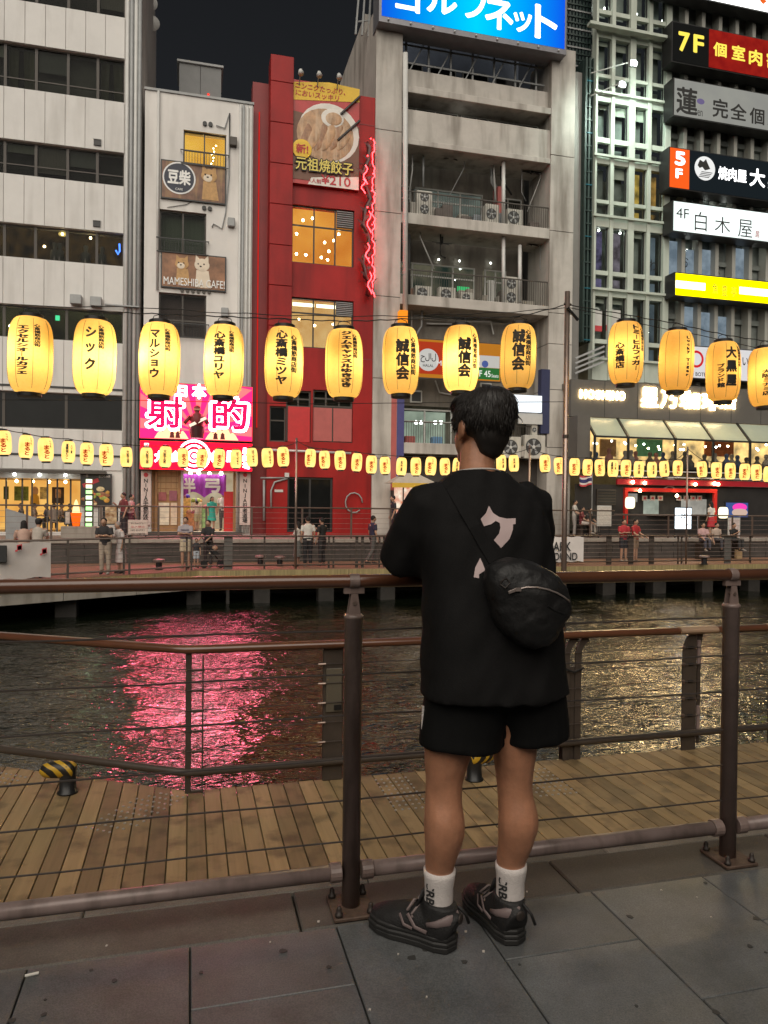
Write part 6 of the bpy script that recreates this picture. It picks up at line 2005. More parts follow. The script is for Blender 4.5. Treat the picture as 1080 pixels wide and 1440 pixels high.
# ---------------------------------------------------------------- stacked sign boards
SG = FY-0.9
def board(name, lab, px0, px1, py0, py1, facemat, Y=SG):
    q = R4(px0, px1, py0, py1, Y)
    t = thing(name, lab, 'sign', (q[0], Y, q[2]))
    box('cabinet', m_fr_dark, t, q[0]-0.05, q[1]+0.05, Y+0.02, FY-0.13, q[2]-0.05, q[3]+0.05)
    MB().quad((q[0], Y, q[2]), (q[1], Y, q[2]), (q[1], Y, q[3]), (q[0], Y, q[3])).build('sign_face', facemat, t)
    return t, q
def part_face(t, px0, px1, q, mat, Y=SG-0.006, name='face_panel', f0=0.0, f1=1.0):
    a_, b_ = xx(px0, 200, Y), xx(px1, 200, Y)
    h = q[3]-q[2]
    MB().quad((a_, Y, q[2]+h*f0), (b_, Y, q[2]+h*f0), (b_, Y, q[2]+h*f1), (a_, Y, q[2]+h*f1)).build(name, mat, t)
def signtext(t, items, mat, Y=SG-0.03, bold=0.02, name='letter'):
    for ch, a_, b_, c_, d_ in items:
        text_px(name, ch, mat, t, a_, b_, c_, d_, Y, bold)
PXR = 1150
t, q = board('white_top_sign', 'bright white sign board cut by the top right corner', 925, PXR, -75, 8, EM('white board', (0.95, 0.97, 0.93), 3))
signtext(t, [('木', 1050, 1060, -6, 4)], m_print)
signtext(t, [('♦', 1068, 1078, -4, 6)], EM('orange mark', (0.9, 0.15, 0.02), 1))
t, q = board('seventh_floor_sign', 'dark and red sign board reading 7F in yellow', 946, PXR, 51, 104, EM('dark board', (0.02, 0.02, 0.018), 0.5))
part_face(t, 995, PXR, q, EM('red board', (0.42, 0.02, 0.012), 0.8, col2=(0.3, 0.012, 0.01), scale=2.5))
m_ylet = EM('yellow letter', (1.0, 0.78, 0.1), 1.2)
signtext(t, [('7', 954, 970, 45, 73), ('F', 975, 990, 49, 75), ('個', 1003, 1022, 60, 80), ('室', 1029, 1048, 64, 85), ('肉', 1053, 1072, 70, 92), ('割', 1078, 1097, 75, 97)], m_ylet, bold=0.04)
t, q = board('brush_script_sign', 'pale grey sign board with black brush kanji', 948, PXR, 128, 178, EM('grey board', (0.42, 0.42, 0.37), 0.75, col2=(0.36, 0.36, 0.33), scale=0.7))
signtext(t, [('蓮', 951, 981, 123, 161), ('完', 1002, 1024, 139, 166), ('全', 1027, 1050, 146, 169), ('個', 1054, 1075, 152, 175), ('室', 1080, 1100, 156, 178)], m_print, bold=0.03)
signtext(t, [('ren', 978, 988, 155, 163)], m_print, bold=0.0)
MB().ball((xx(985, 143, SG), SG-0.02, zz(985, 143, SG)), 0.22, 0.008, 0.14).build('flower_mark', EM('violet mark', (0.25, 0.2, 0.4), 0.6), t)
t, q = board('fifth_floor_sign', 'black sign board with orange 5F box and white horse head seal', 942, PXR, 223, 277, EM('slate board', (0.018, 0.025, 0.03), 0.6))
part_face(t, 942.5, 970, q, EM('orange 5F box', (0.95, 0.12, 0.015), 1.05), name='orange_box')
signtext(t, [('5', 949, 964, 213, 233), ('F', 950, 960, 237, 251)], m_wl, bold=0.06)
lx, lz = xx(991, 237, SG), zz(991, 237, SG)
MB().lathe([(0.58, -0.01), (0.58, 0)], (lx, SG-0.008, lz), 30, 'Y').build('seal', EM('white seal', (0.9, 0.9, 0.88), 1.0), t)
MB().prism([(lx-0.42, lz+0.1), (lx-0.3, lz+0.38), (lx-0.1, lz+0.3), (lx+0.05, lz+0.45), (lx+0.12, lz+0.3), (lx+0.3, lz+0.0), (lx+0.0, lz-0.1), (lx-0.15, lz+0.05), (lx-0.3, lz-0.02)], SG-0.026, SG-0.02).build('horse_mark', m_print, t)
for i in range(4):
    MB().box(lx-0.2-0.05*i, lx+0.42-0.06*i, SG-0.026, SG-0.02, lz-0.2-i*0.08, lz-0.165-i*0.08).build('seal_stripe', m_print, t)
signtext(t, [('焼肉屋', 1010, 1050, 236, 255), ('大', 1054, 1076, 237, 263), ('黒', 1080, 1102, 241, 267)], m_wl, bold=0.04)
t, q = board('fourth_floor_sign', 'white lit sign board reading 4F with three slim kanji', 947, PXR, 296, 336, EM('white lit board', (0.62, 0.72, 0.68), 1.6, col2=(0.85, 0.93, 0.9), scale=0.5))
signtext(t, [('4F', 951, 969, 293, 307)], m_print, bold=0.0)
signtext(t, [('白', 977, 994, 298, 325), ('木', 1005, 1027, 305, 328), ('屋', 1038, 1058, 309, 334)], m_print, bold=0.0)
signtext(t, [('居', 1062, 1068, 325, 334)], m_redprint, bold=0.02)
t, q = board('yellow_sign', 'bright yellow sign board with two white bars', 950, PXR, 394, 424, EM('yellow board', (1.0, 0.82, 0.0), 2.4))
for a_, b_ in ((953, 995), (1043, 1090)):
    part_face(t, a_, b_, q, EM('white bar', (1.0, 0.95, 0.7), 3), f0=0.32, f1=0.66, name='white_bar')
signtext(t, [('魚', 1002, 1010, 399, 413), ('豊', 1015, 1023, 401, 416), ('亭', 1028, 1036, 403, 417)], M('khaki ink', (0.12, 0.11, 0.03), 0.7), bold=0.0)
t, q = board('white_seal_sign', 'white sign board with red round seal behind the orange lanterns', 960, PXR, 493, 536, EM('white seal board', (0.8, 0.78, 0.78), 0.9))
n = 24
lx, lz = xx(979, 505, SG), zz(979, 505, SG)
vs = [(lx+r*cos(2*pi*j/n), SG-0.01, lz+r*sin(2*pi*j/n)) for r in (0.42, 0.3) for j in range(n)]
MB().add(vs, [(j, (j+1) % n, n+(j+1) % n, n+j) for j in range(n)]).build('red_seal', EM('red seal', (0.7, 0.02, 0.03), 0.9), t)
signtext(t, [('いし', 1044, 1062, 502, 515)], m_print)
signtext(t, [('BOTEJYU', 978, 1002, 524, 531)], m_print)

# ---------------------------------------------------------------- coffee house storey
CB = thing('coffee_house', 'dark fronted coffee house with sloping glass over a row of windows', 'building', (24, FY-1, 3))
CY = FY-1.0
m_cf = M('charcoal fascia', (0.12, 0.112, 0.1), 0.5, var=0.15, scale=0.8)
fx0, fx1 = xx(803, 560, CY), xx(1190, 560, CY)
fz0, fz1 = zz(940, 591, CY), zz(940, 541, CY)
box('fascia', m_cf, CB, fx0, fx1, CY, CY+0.6, fz0, fz1)
for i in range(1, 9):
    x = fx0+(fx1-fx0)*i/9
    box('fascia_joint', m_fr_dark, CB, x-0.012, x+0.012, CY-0.006, CY-0.001, fz0, fz1)
box('roof_deck', m_cf, CB, fx0, fx1, CY+0.61, FY+0.6, fz1-0.4, fz1-0.1)
m_cl = EM('white channel letter', (1.0, 0.70, 0.33), 55.0)
for ch, a_, b_ in (('H', 816, 825), ('O', 827, 836), ('S', 838, 845), ('H', 847, 855), ('I', 857, 859.5), ('N', 861, 869), ('O', 871, 879)):
    text_px('letter', ch, m_cl, CB, a_, b_, 548+(a_-816)*.05, 560+(a_-816)*.05, CY-0.05, 0.03)
for ch, a_, b_, c_, d_ in (('星', 902, 926, 545, 572), ('乃', 929, 952, 549, 574), ('珈', 956, 984, 550, 575), ('琲', 987, 1010, 553, 577), ('店', 1013, 1036, 553, 575)):
    text_px('letter', ch, m_cl, CB, a_, b_, c_, d_, CY-0.05, 0.03)
# sloping glass
gz1 = zz(940, 592, CY)
gz0 = zz(940, 617, CY-0.9)
gzb = zz(940, 656, CY-0.9)
m_slope = M('greenish canopy glass', (0.36, 0.40, 0.32), 0.18, var=0.12, scale=0.6)
ribs_ = [822, 868, 933, 985, 1036, 1084, 1130]
for i, (a_, b_) in enumerate(zip(ribs_, ribs_[1:])):
    xa0, xb0 = xx(a_, 592, CY), xx(b_, 592, CY)
    xa1, xb1 = xa0+0.0, xb0+0.0
    MB().add([(xa0+0.06, CY, gz1), (xb0-0.06, CY, gz1), (xb1-0.06, CY-0.9, gz0), (xa1+0.06, CY-0.9, gz0)], [(0, 1, 2, 3)]).build('canopy_pane', m_slope, CB)
    MB().quad((xa1+0.05, CY-0.9, gzb), (xb1-0.05, CY-0.9, gzb), (xb1-0.05, CY-0.9, gz0), (xa1+0.05, CY-0.9, gz0)).build('front_pane', m_g_clear, CB)
for a_ in ribs_:
    x = xx(a_, 592, CY)
    MB().bar([(x, CY, gz1+0.02), (x, CY-0.93, gz0+0.02), (x, CY-0.93, gzb)], 0.09, 0.1, (1, 0, 0.001)).build('canopy_rib', m_fr_dark, CB)
xw0, xw1 = xx(822, 600, CY), xx(1130, 600, CY)
MB().box(xw0, xw1, CY-0.95, CY-0.86, gz0-0.05, gz0+0.03).build('glazing_bar', m_fr_dark, CB)
MB().box(xw0, xw1, CY-0.95, CY+3, gzb-0.12, gzb).build('floor_slab', m_fr_dark, CB)
MB().box(xw0-0.7, xw0-0.05, CY-0.6, CY+0.5, gzb-0.2, gz1).build('end_wall', m_cf, CB)
m_din = EM('busy dining room', (1.0, 0.62, 0.22), 1.7, col2=(0.2, 0.14, 0.07), scale=1.6)
MB().quad((xw0, CY+2.2, gzb), (xw1, CY+2.2, gzb), (xw1, CY+2.2, gz1+0.4), (xw0, CY+2.2, gz1+0.4)).build('dining_back_wall', m_din, CB)
MB().quad((xw0, CY, gz1+0.02), (xw1, CY, gz1+0.02), (xw1, CY+2.2, gz1+0.02), (xw0, CY+2.2, gz1+0.02)).build('dining_ceiling', M('dining ceiling', (0.5, 0.42, 0.3), 0.8), CB)
random.seed(11)
for i in range(26):
    x = xw0+0.4+(xw1-xw0-0.8)*random.random()
    lamps(CB, [(x, CY-0.2+1.5*random.random(), gz0-0.02-0.35*random.random())], 0.05, random.choice((m_lamp, m_lamp_w, m_lamp)))
for i in range(22):
    x = xw0+0.3+(xw1-xw0-0.6)*(i+random.random()*0.6)/22
    y = CY-0.1+0.9*random.random()
    z = gzb+0.55+0.2*random.random()
    MB().ring([(x, y, gzb), (x, y, z-0.3), (x, y, z-0.2), (x, y, z-0.12), (x, y, z), (x, y, z+0.1), (x, y, z+0.13)], [.2, .2, .12, .07, .11, .09, .02], 8).build('diner_figure', M('diner clothes', random.choice(((.1, .08, .07), (.25, .2, .18), (.05, .07, .15), (.3, .12, .1))), 0.8), CB, smooth=True)
for a_, b_, col in ((843, 865, (.4, .22, .1)), (895, 930, (.08, .3, .2)), (990, 1030, (.5, .14, .05))):
    q = R4(a_, b_, 618, 642, CY+2.1)
    box('dining_partition', M('partition', col, 0.6, var=0.4, scale=5), CB, q[0], q[1], CY+2.0, CY+2.1, q[2], q[3])
# white handrail tubes and red strip under the windows
for dz in (0.15, 0.42):
    MB().ring([(xx(862, 660, CY-1.0), CY-1.0, gzb-0.1-dz), (xw1, CY-1.0, gzb-0.1-dz)], 0.03, 6).build('white_tube', m_pipe_w, CB)
box('red_strip', M('red strip', (0.4, 0.02, 0.03), 0.4), CB, xx(868, 670, CY-0.9), xw1, CY-0.92, CY-0.8, gzb-0.88, gzb-0.62)
# ground floor: black front with red framed burger counter
GF = thing('black_shop_front', 'black ground floor shop front with bright red framed counter', 'shop front', (24, CY-0.7, 0))
SY7 = CY-0.7
m_blk = M('black cladding', (0.028, 0.026, 0.025), 0.45, var=0.3, scale=1.2)
op = R4(880, 1002, 692, 740, SY7)
op = (op[0], op[1], 1.05, op[3])
top = gzb-0.89
wall_holes('wall', m_blk, GF, xx(808, 700, SY7), xw1, 0, top, SY7, [op], 0.5)
m_rf = M('red frame', (0.62, 0.03, 0.022), 0.4)
a_, b_, c_, d_ = op
box('red_frame', m_rf, GF, a_-0.14, b_+0.14, SY7-0.14, SY7-0.001, d_, d_+0.17)
box('red_frame', m_rf, GF, a_-0.14, a_+0.02, SY7-0.14, SY7-0.001, 0.6, d_-0.002)
box('red_frame', m_rf, GF, b_-0.02, b_+0.14, SY7-0.14, SY7-0.001, 0.6, d_-0.002)
MB().quad((a_, SY7+0.5, c_), (b_, SY7+0.5, c_), (b_, SY7+0.5, d_), (a_, SY7+0.5, d_)).build('kitchen_wall', m_room_dark, GF)
for p0, p1, e in ((905, 926, (.5, .55, .45)), (958, 993, (.55, .52, .45)), (883, 896, (.4, .38, .33))):
    q = R4(p0, p1, 702 if p0 != 883 else 694, 728 if p0 != 883 else 706, SY7+0.45)
    box('kitchen_light_panel', EM('kitchen light', e, 0.8, col2=tuple(v*.6 for v in e), scale=2), GF, q[0], q[1], SY7+0.43, SY7+0.47, q[2], q[3])
for p0 in (903, 914, 925, 951, 961, 971, 980):
    q = R4(p0, p0+7, 697, 704, SY7+0.35)
    box('menu_card', M('menu card', (0.5, 0.42, 0.38), 0.6, var=0.4, scale=12), GF, q[0], q[1], SY7+0.33, SY7+0.36, q[2], q[3])
    MB().ball(((q[0]+q[1])/2, SY7+0.325, (q[2]+q[3])/2), 0.08, 0.01, 0.06, 8, 6).build('burger_picture', m_redprint, GF)
box('counter_top', m_fr_white, GF, a_+1.1, b_-0.3, SY7-0.3, SY7+0.4, 0.98, 1.04)
MB().box(xx(838, 695, SY7), xx(864, 695, SY7), SY7-0.12, SY7-0.001, zz(851, 710, SY7), zz(851, 688, SY7)).build('vent_hatch', m_fr_brown, GF)
for i in range(5):
    zq = zz(851, 691+i*4, SY7)
    MB().box(xx(839, 695, SY7), xx(863, 695, SY7), SY7-0.15, SY7-0.121, zq-0.03, zq+0.03).build('vent_slat', m_fr_dark, GF)
lamps(GF, [(xx(p, q_, SY7-0.3), SY7-0.3, zz(p, q_, SY7-0.3)) for p, q_ in ((890, 678), (907, 679), (978, 681), (952, 697), (900, 690), (1005, 680), (1010, 681))], 0.075, m_lamp)
# crossed-tools emblem above the counter
ex, ez = xx(941, 681, SY7), zz(941, 681, SY7)
m_emb = M('pewter emblem', (0.3, 0.28, 0.26), 0.5)
MB().ball((ex+0.08, SY7-0.03, ez+0.08), 0.26, 0.03, 0.22).build('emblem', m_emb, GF)
for s in (-1, 1):
    MB().bar([(ex-0.32*s, SY7-0.04, ez-0.22), (ex+0.32*s, SY7-0.04, ez+0.1)], 0.06, 0.02).build('emblem_bar', m_emb, GF)
q = R4(1021, 1052, 707, 727, SY7-0.05)
tv = thing('screen', 'lit wall screen showing pink and blue shapes at the far right', 'screen', (q[0], SY7, q[2]))
box('bezel', m_fr_dark, tv, q[0]-0.08, q[1]+0.08, SY7-0.04, SY7-0.001, q[2]-0.08, q[3]+0.08)
MB().quad((q[0], SY7-0.045, q[2]), (q[1], SY7-0.045, q[2]), (q[1], SY7-0.045, q[3]), (q[0], SY7-0.045, q[3])).build('panel', EM('screen blue', (0.08, 0.14, 0.4), 0.7), tv)
MB().ball(((q[0]+q[1])/2+0.15, SY7-0.05, q[3]-0.22), 0.42, 0.01, 0.2).build('pink_shape', EM('screen pink', (0.9, 0.06, 0.45), 1.1), tv)
MB().ball(((q[0]+q[1])/2+0.15, SY7-0.055, q[2]+0.22), 0.45, 0.01, 0.2).build('cream_shape', EM('screen cream', (0.7, 0.5, 0.4), 0.9), tv)
# big background mass behind everything so no gap shows between houses
for nm, lab, a_, b_, zt_ in (('rear_block', 'dark block behind the concrete gallery building', 9, 22, 15.0), ('rear_block', 'dark block behind the grid tower', 20, 42, 19.5)):
    o = box(nm, m_bay_dark, None, a_, b_, FY+10.2 if a_ == 9 else FY+5, FY+16, 0, zt_)
    tag(o, lab, 'building')
# ================================================================= people: continuous skins grown from overlapping limbs
pending = []
def rem(mb, name, mat, parent, voxel=0.012, smooth=4):
    me = bpy.data.meshes.new(name)
    me.from_pydata(mb.v, [], mb.f)
    bm = bmesh.new()
    bm.from_mesh(me)
    bmesh.ops.recalc_face_normals(bm, faces=bm.faces)
    bm.to_mesh(me)
    bm.free()
    o = link(me, name, mat, parent)
    a = o.modifiers.new('r', 'REMESH')
    a.mode = 'VOXEL'
    a.voxel_size = voxel
    a.use_smooth_shade = True
    if smooth:
        s = o.modifiers.new('s', 'SMOOTH')
        s.iterations = smooth
        s.factor = 0.5
    pending.append(o)
    return o

def finish():
    dg = bpy.context.evaluated_depsgraph_get()
    for o in pending:
        me = bpy.data.meshes.new_from_object(o.evaluated_get(dg))
        old = o.data
        o.modifiers.clear()
        o.data = me
        if not me.materials:
            me.materials.append(old.materials[0])
        for p in me.polygons:
            p.use_smooth = True
    pending.clear()

def spline(pts, rad, sub=4):
    out_p, out_r = [], []
    n = len(pts)
    for i in range(n-1):
        p0, p1, p2, p3 = (pts[max(i-1, 0)], pts[i], pts[i+1], pts[min(i+2, n-1)])
        r0, r1, r2_, r3 = (rad[max(i-1, 0)], rad[i], rad[i+1], rad[min(i+2, n-1)])
        for k in range(sub):
            t_ = k/sub
            c = (-.5*t_+t_*t_-.5*t_**3, 1-2.5*t_*t_+1.5*t_**3, .5*t_+2*t_*t_-1.5*t_**3, -.5*t_*t_+.5*t_**3)
            out_p.append(p0*c[0]+p1*c[1]+p2*c[2]+p3*c[3])
            out_r.append(tuple(max(1e-4, r0[j]*c[0]+r1[j]*c[1]+r2_[j]*c[2]+r3[j]*c[3]) for j in (0, 1)))
    return out_p+[pts[-1]], out_r+[rad[-1]]

def limb(mb, pts, rad, n=12):
    """closed limb with rounded ends"""
    pts = [Vector(p) for p in pts]
    rad = [r if hasattr(r, '__len__') else (r, r) for r in rad]
    if len(pts) > 4:
        pts, rad = spline(pts, rad)
    d0 = (pts[0]-pts[1]).normalized()
    d1 = (pts[-1]-pts[-2]).normalized()
    P, Rr = [], []
    for f, s in ((0.92, 0.3), (0.6, 0.75)):
        P.append(pts[0]+d0*max(rad[0])*f*0.7)
        Rr.append((rad[0][0]*s, rad[0][1]*s))
    P += pts
    Rr += rad
    for f, s in ((0.6, 0.75), (0.92, 0.3)):
        P.append(pts[-1]+d1*max(rad[-1])*f*0.7)
        Rr.append((rad[-1][0]*s, rad[-1][1]*s))
    mb.ring(P, Rr, n, up=None)
    return mb

m_skin = M('tanned skin', (0.42, 0.195, 0.11), 0.5, var=0.25, scale=14, bump=0.12, bscale=120)
m_skin.node_tree.nodes['Principled BSDF'].inputs['Subsurface Weight'].default_value = 0.12
m_skin.node_tree.nodes['Principled BSDF'].inputs['Subsurface Radius'].default_value = (0.012, 0.005, 0.003)
m_tee = M('black jersey', (0.0075, 0.007, 0.007), 0.8, spec=0.2, var=0.35, scale=12, bump=0.15, bscale=300)
m_short = M('black shorts cloth', (0.0045, 0.0045, 0.0045), 0.75, spec=0.2, var=0.25, scale=12)
m_nylon = M('black nylon', (0.008, 0.0076, 0.0076), 0.55, var=0.3, scale=10, bump=0.3, bscale=60)
m_sock = M('white sock knit', (0.72, 0.66, 0.63), 0.85, var=0.08, scale=40, bump=0.4, bscale=220)
m_hair = M('black hair', (0.014, 0.011, 0.009), 0.5, var=0.3, scale=30, stretch=(1, 1, 0.2))
m_shoe = M('black shoe mesh', (0.016, 0.015, 0.015), 0.6, var=0.4, scale=40, bump=0.3, bscale=200)
m_sole = M('dark shoe sole', (0.02, 0.019, 0.018), 0.6, var=0.3, scale=20)
m_mauve = M('mauve shoe trim', (0.2, 0.15, 0.145), 0.5, var=0.15)
m_lace = M('grey laces', (0.24, 0.19, 0.18), 0.7)

# ---------------------------------------------------------------- the man at the railing
man = thing('person', 'man in black t-shirt and black shorts leaning on the railing, seen from behind', 'person', (0.88, 2.17, 0))
HC = Vector((0.905, 2.245, 1.635))
HY = radians(20)
h_r, h_f, h_u = Vector((cos(HY), sin(HY), 0)), Vector((-sin(HY), cos(HY), 0)), Vector((0, 0, 1))
hrot = Matrix((h_r, h_f, h_u)).transposed()
def hp(a, b, c): return HC+h_r*a+h_f*b+h_u*c
b = MB()
L_leg = [((.765, 2.195, .10), .04), ((.766, 2.19, .18), .041), ((.766, 2.185, .25), .046), ((.770, 2.168, .33), .059), ((.773, 2.165, .385), .064), ((.775, 2.18, .455), .058), ((.778, 2.185, .52), .060), ((.785, 2.18, .60), .073), ((.815, 2.17, .74), .088), ((.85, 2.165, .88), .09)]
R_leg = [((1.0, 2.175, .10), .04), ((1.0, 2.17, .18), .041), ((1.0, 2.166, .25), .046), ((1.008, 2.148, .33), .058), ((1.012, 2.143, .385), .063), ((1.008, 2.158, .455), .057), ((1.006, 2.163, .52), .059), ((1.004, 2.16, .60), .07), ((.995, 2.16, .74), .086), ((.97, 2.16, .88), .09)]
for lg in (L_leg, R_leg):
    limb(b, [p for p, r in lg], [r for p, r in lg], 16)
limb(b, [(.91, 2.16, .86), (.915, 2.17, 1.05), (.905, 2.2, 1.3), (.9, 2.215, 1.4)], [(.15, .1), (.14, .09), (.17, .1), (.15, .08)], 16)
L_arm = [((.725, 2.215, 1.395), .058), ((.70, 2.28, 1.29), .05), ((.682, 2.345, 1.205), .043), ((.70, 2.39, 1.195), .043), ((.76, 2.437, 1.192), .037), ((.815, 2.462, 1.185), .029)]
R_arm = [((1.085, 2.215, 1.395), .058), ((1.10, 2.28, 1.29), .05), ((1.105, 2.35, 1.205), .043), ((1.07, 2.41, 1.2), .043), ((1.0, 2.455, 1.2), .037), ((.94, 2.49, 1.2), .029)]
for ar in (L_arm, R_arm):
    limb(b, [p for p, r in ar], [r for p, r in ar], 14)
# hands lying on the rail: palm, four unequal fingers, thumb
def hand(b, wrist, d, side):
    w, d = Vector(wrist), Vector(d).normalized()
    s = d.cross(Vector((0, 0, 1))).normalized()*side
    limb(b, [w, w+d*0.04, w+d*0.08], [(.018, .026), (.016, .038), (.014, .038)], 12)
    for i, ln in enumerate((0.066, 0.074, 0.07, 0.055)):
        base = w+d*0.085+s*(0.028-0.0185*i)
        limb(b, [base, base+d*ln*.45+Vector((0, 0, -.004)), base+d*ln*.8+Vector((0, 0, -.018)), base+d*ln*.95+Vector((0, 0, -.034))], [.0088, .0083, .0078, .007], 8)
    tb = w+d*0.03+s*0.032
    limb(b, [tb, tb+d*0.03+s*0.022, tb+d*0.058+s*0.026+Vector((0, 0, -.008))], [.0115, .010, .0085], 8)
hand(b, (.815, 2.462, 1.185), (.95, .12, -.05), 1)
hand(b, (.94, 2.49, 1.2), (-.9, .2, 0.05), -1)
# neck and head
limb(b, [(.893, 2.215, 1.42), (.889, 2.222, 1.49), HC+Vector((-.006, -.005, -.07))], [.068, .058, .056], 16)
b.ball(hp(0, -.012, .02), .074, .096, .09, 20, 14, hrot)
b.ball(hp(0, .028, -.045), .059, .064, .072, 18, 12, hrot)
b.ball(hp(0, .066, -.098), .03, .026, .022, 12, 8, hrot)
limb(b, [hp(0, .082, .012), hp(0, .098, -.018), hp(0, .104, -.036)], [.009, .012, .014], 8)
b.ball(hp(0, .088, -.066), .022, .01, .008, 10, 6, hrot)
b.ball(hp(0, .08, .026), .048, .014, .008, 12, 6, hrot)
for s in (-1, 1):
    er = hrot @ Matrix.Rotation(s*0.35, 3, 'Z')
    b.ball(hp(s*.079, -.006, -.012), .011, .024, .033, 12, 8, er)
    b.ball(hp(s*.077, .004, -.04), .009, .012, .013, 10, 6, er)
body = rem(b, 'body', m_skin, man, 0.006, 5)
for s in (-1, 1):
    MB().ball(hp(s*.03, .083, .004), .0125, n=12, m=8).build('eye', M('eye white', (0.7, 0.68, 0.65), 0.2), man, smooth=True)
    MB().ball(hp(s*.03, .0935, .004), .0055, .003, .0055, 10, 6, hrot).build('iris', m_black, man, smooth=True)
    MB().bar([hp(s*.014, .096, .024), hp(s*.032, .094, .029), hp(s*.048, .082, .024)], .007, .006).build('eyebrow', m_hair, man)
# hair: full on top, tapered at the nape
hb = MB()
hb.ball(hp(0.004, -.028, .032), .092, .094, .094, 22, 14, hrot)
hb.ball(hp(0, .03, .072), .076, .062, .044, 18, 10, hrot)
hb.ball(hp(0.012, -.045, .06), .084, .08, .068, 18, 10, hrot)
hb.ball(hp(0.002, -.058, -.03), .067, .047, .062, 16, 10, hrot)
hb.ball(hp(0.0, -.056, -.07), .05, .034, .04, 14, 8, hrot)
for s in (-1, 1):
    hb.ball(hp(s*.072, .012, .02), .016, .032, .045, 10, 8, hrot)
hair = rem(hb, 'hair', m_hair, man, 0.006, 9)
# black t-shirt
tb = MB()
rings = [(.935, 2.155, .79, .240, .168), (.932, 2.155, .85, .234, .160), (.925, 2.16, 1.0, .226, .150), (.915, 2.178, 1.15, .222, .142), (.905, 2.198, 1.3, .226, .138), (.9, 2.208, 1.37, .218, .128), (.893, 2.213, 1.425, .182, .108), (.89, 2.217, 1.462, .115, .086), (.888, 2.22, 1.49, .074, .073)]
n = 40
vs, fs = [], []
for cx_, cy_, z_, hw, hd in rings:
    for j in range(n):
        w = 2*pi*j/n
        c_, s_ = cos(w), sin(w)
        e = 0.82
        vs.append((cx_+hw*abs(c_)**e*(1 if c_ > 0 else -1), cy_+hd*abs(s_)**e*(1 if s_ > 0 else -1), z_))
for i in range(len(rings)-1):
    for j in range(n):
        fs.append((i*n+j, i*n+(j+1) % n, (i+1)*n+(j+1) % n, (i+1)*n+j))
fs += [tuple(range(n-1, -1, -1)), tuple((len(rings)-1)*n+j for j in range(n))]
tb.add(vs, fs)
tb.ring([(.78, 2.205, 1.40), (.735, 2.22, 1.375), (.705, 2.255, 1.31), (.690, 2.295, 1.245), (.682, 2.325, 1.195), (.680, 2.335, 1.178)], [.068, .08, .083, .087, .087, .083], 20)
tb.ring([(1.02, 2.205, 1.40), (1.075, 2.22, 1.375), (1.098, 2.26, 1.305), (1.104, 2.305, 1.235), (1.104, 2.335, 1.185), (1.104, 2.343, 1.17)], [.07, .086, .088, .09, .088, .084], 20)
tee = rem(tb, 't_shirt', m_tee, man, 0.009, 6)
# shorts
sb_ = MB()
sb_.ring([(.826, 2.17, .628), (.828, 2.17, .67), (.835, 2.168, .74), (.86, 2.165, .86), (.88, 2.165, .95)], [(.12, .136), (.12, .136), (.126, .134), (.13, .13), (.13, .13)], 24, up=(0, 1, 0))
sb_.ring([(1.062, 2.165, .64), (1.06, 2.165, .68), (1.05, 2.165, .74), (1.02, 2.165, .86), (1.0, 2.165, .95)], [(.12, .126), (.12, .126), (.126, .128), (.13, .13), (.13, .13)], 24, up=(0, 1, 0))
shorts = rem(sb_, 'shorts', m_short, man, 0.009, 5)
# socks with black print
for lg, ox, nm in ((L_leg, 0, 'sock'), (R_leg, 0, 'sock')):
    a0, a1, a2 = lg[0][0], lg[1][0], lg[2][0]
    top = Vector(a1).lerp(Vector(a2), 0.75)
    sk_ = MB()
    sk_.ring([(a0[0], a0[1]+0.0, .06), (a0[0], a0[1], .10), (a1[0], a1[1], .15), (a1[0], a1[1], .18), (top.x, top.y, .205), (top.x, top.y, .222), (top.x, top.y, .238)], [.046, .046, .045, .045, .0475, .050, .0505], 24)
    s = sk_.build('sock', m_sock, man, smooth=True)
    lt = MB()
    v_, f_, gw, gh = glyphs('FCRB', 0.03)
    for (x, y, d) in v_:
        zc = .185-x*0.042*0.9
        ang = radians(215)+y*0.042/0.047
        lt.v.append((a1[0]+0.0485*cos(ang), a1[1]+0.0485*sin(ang), zc))
    lt.f = list(f_)
    lt.build('sock_lettering', m_print, s)
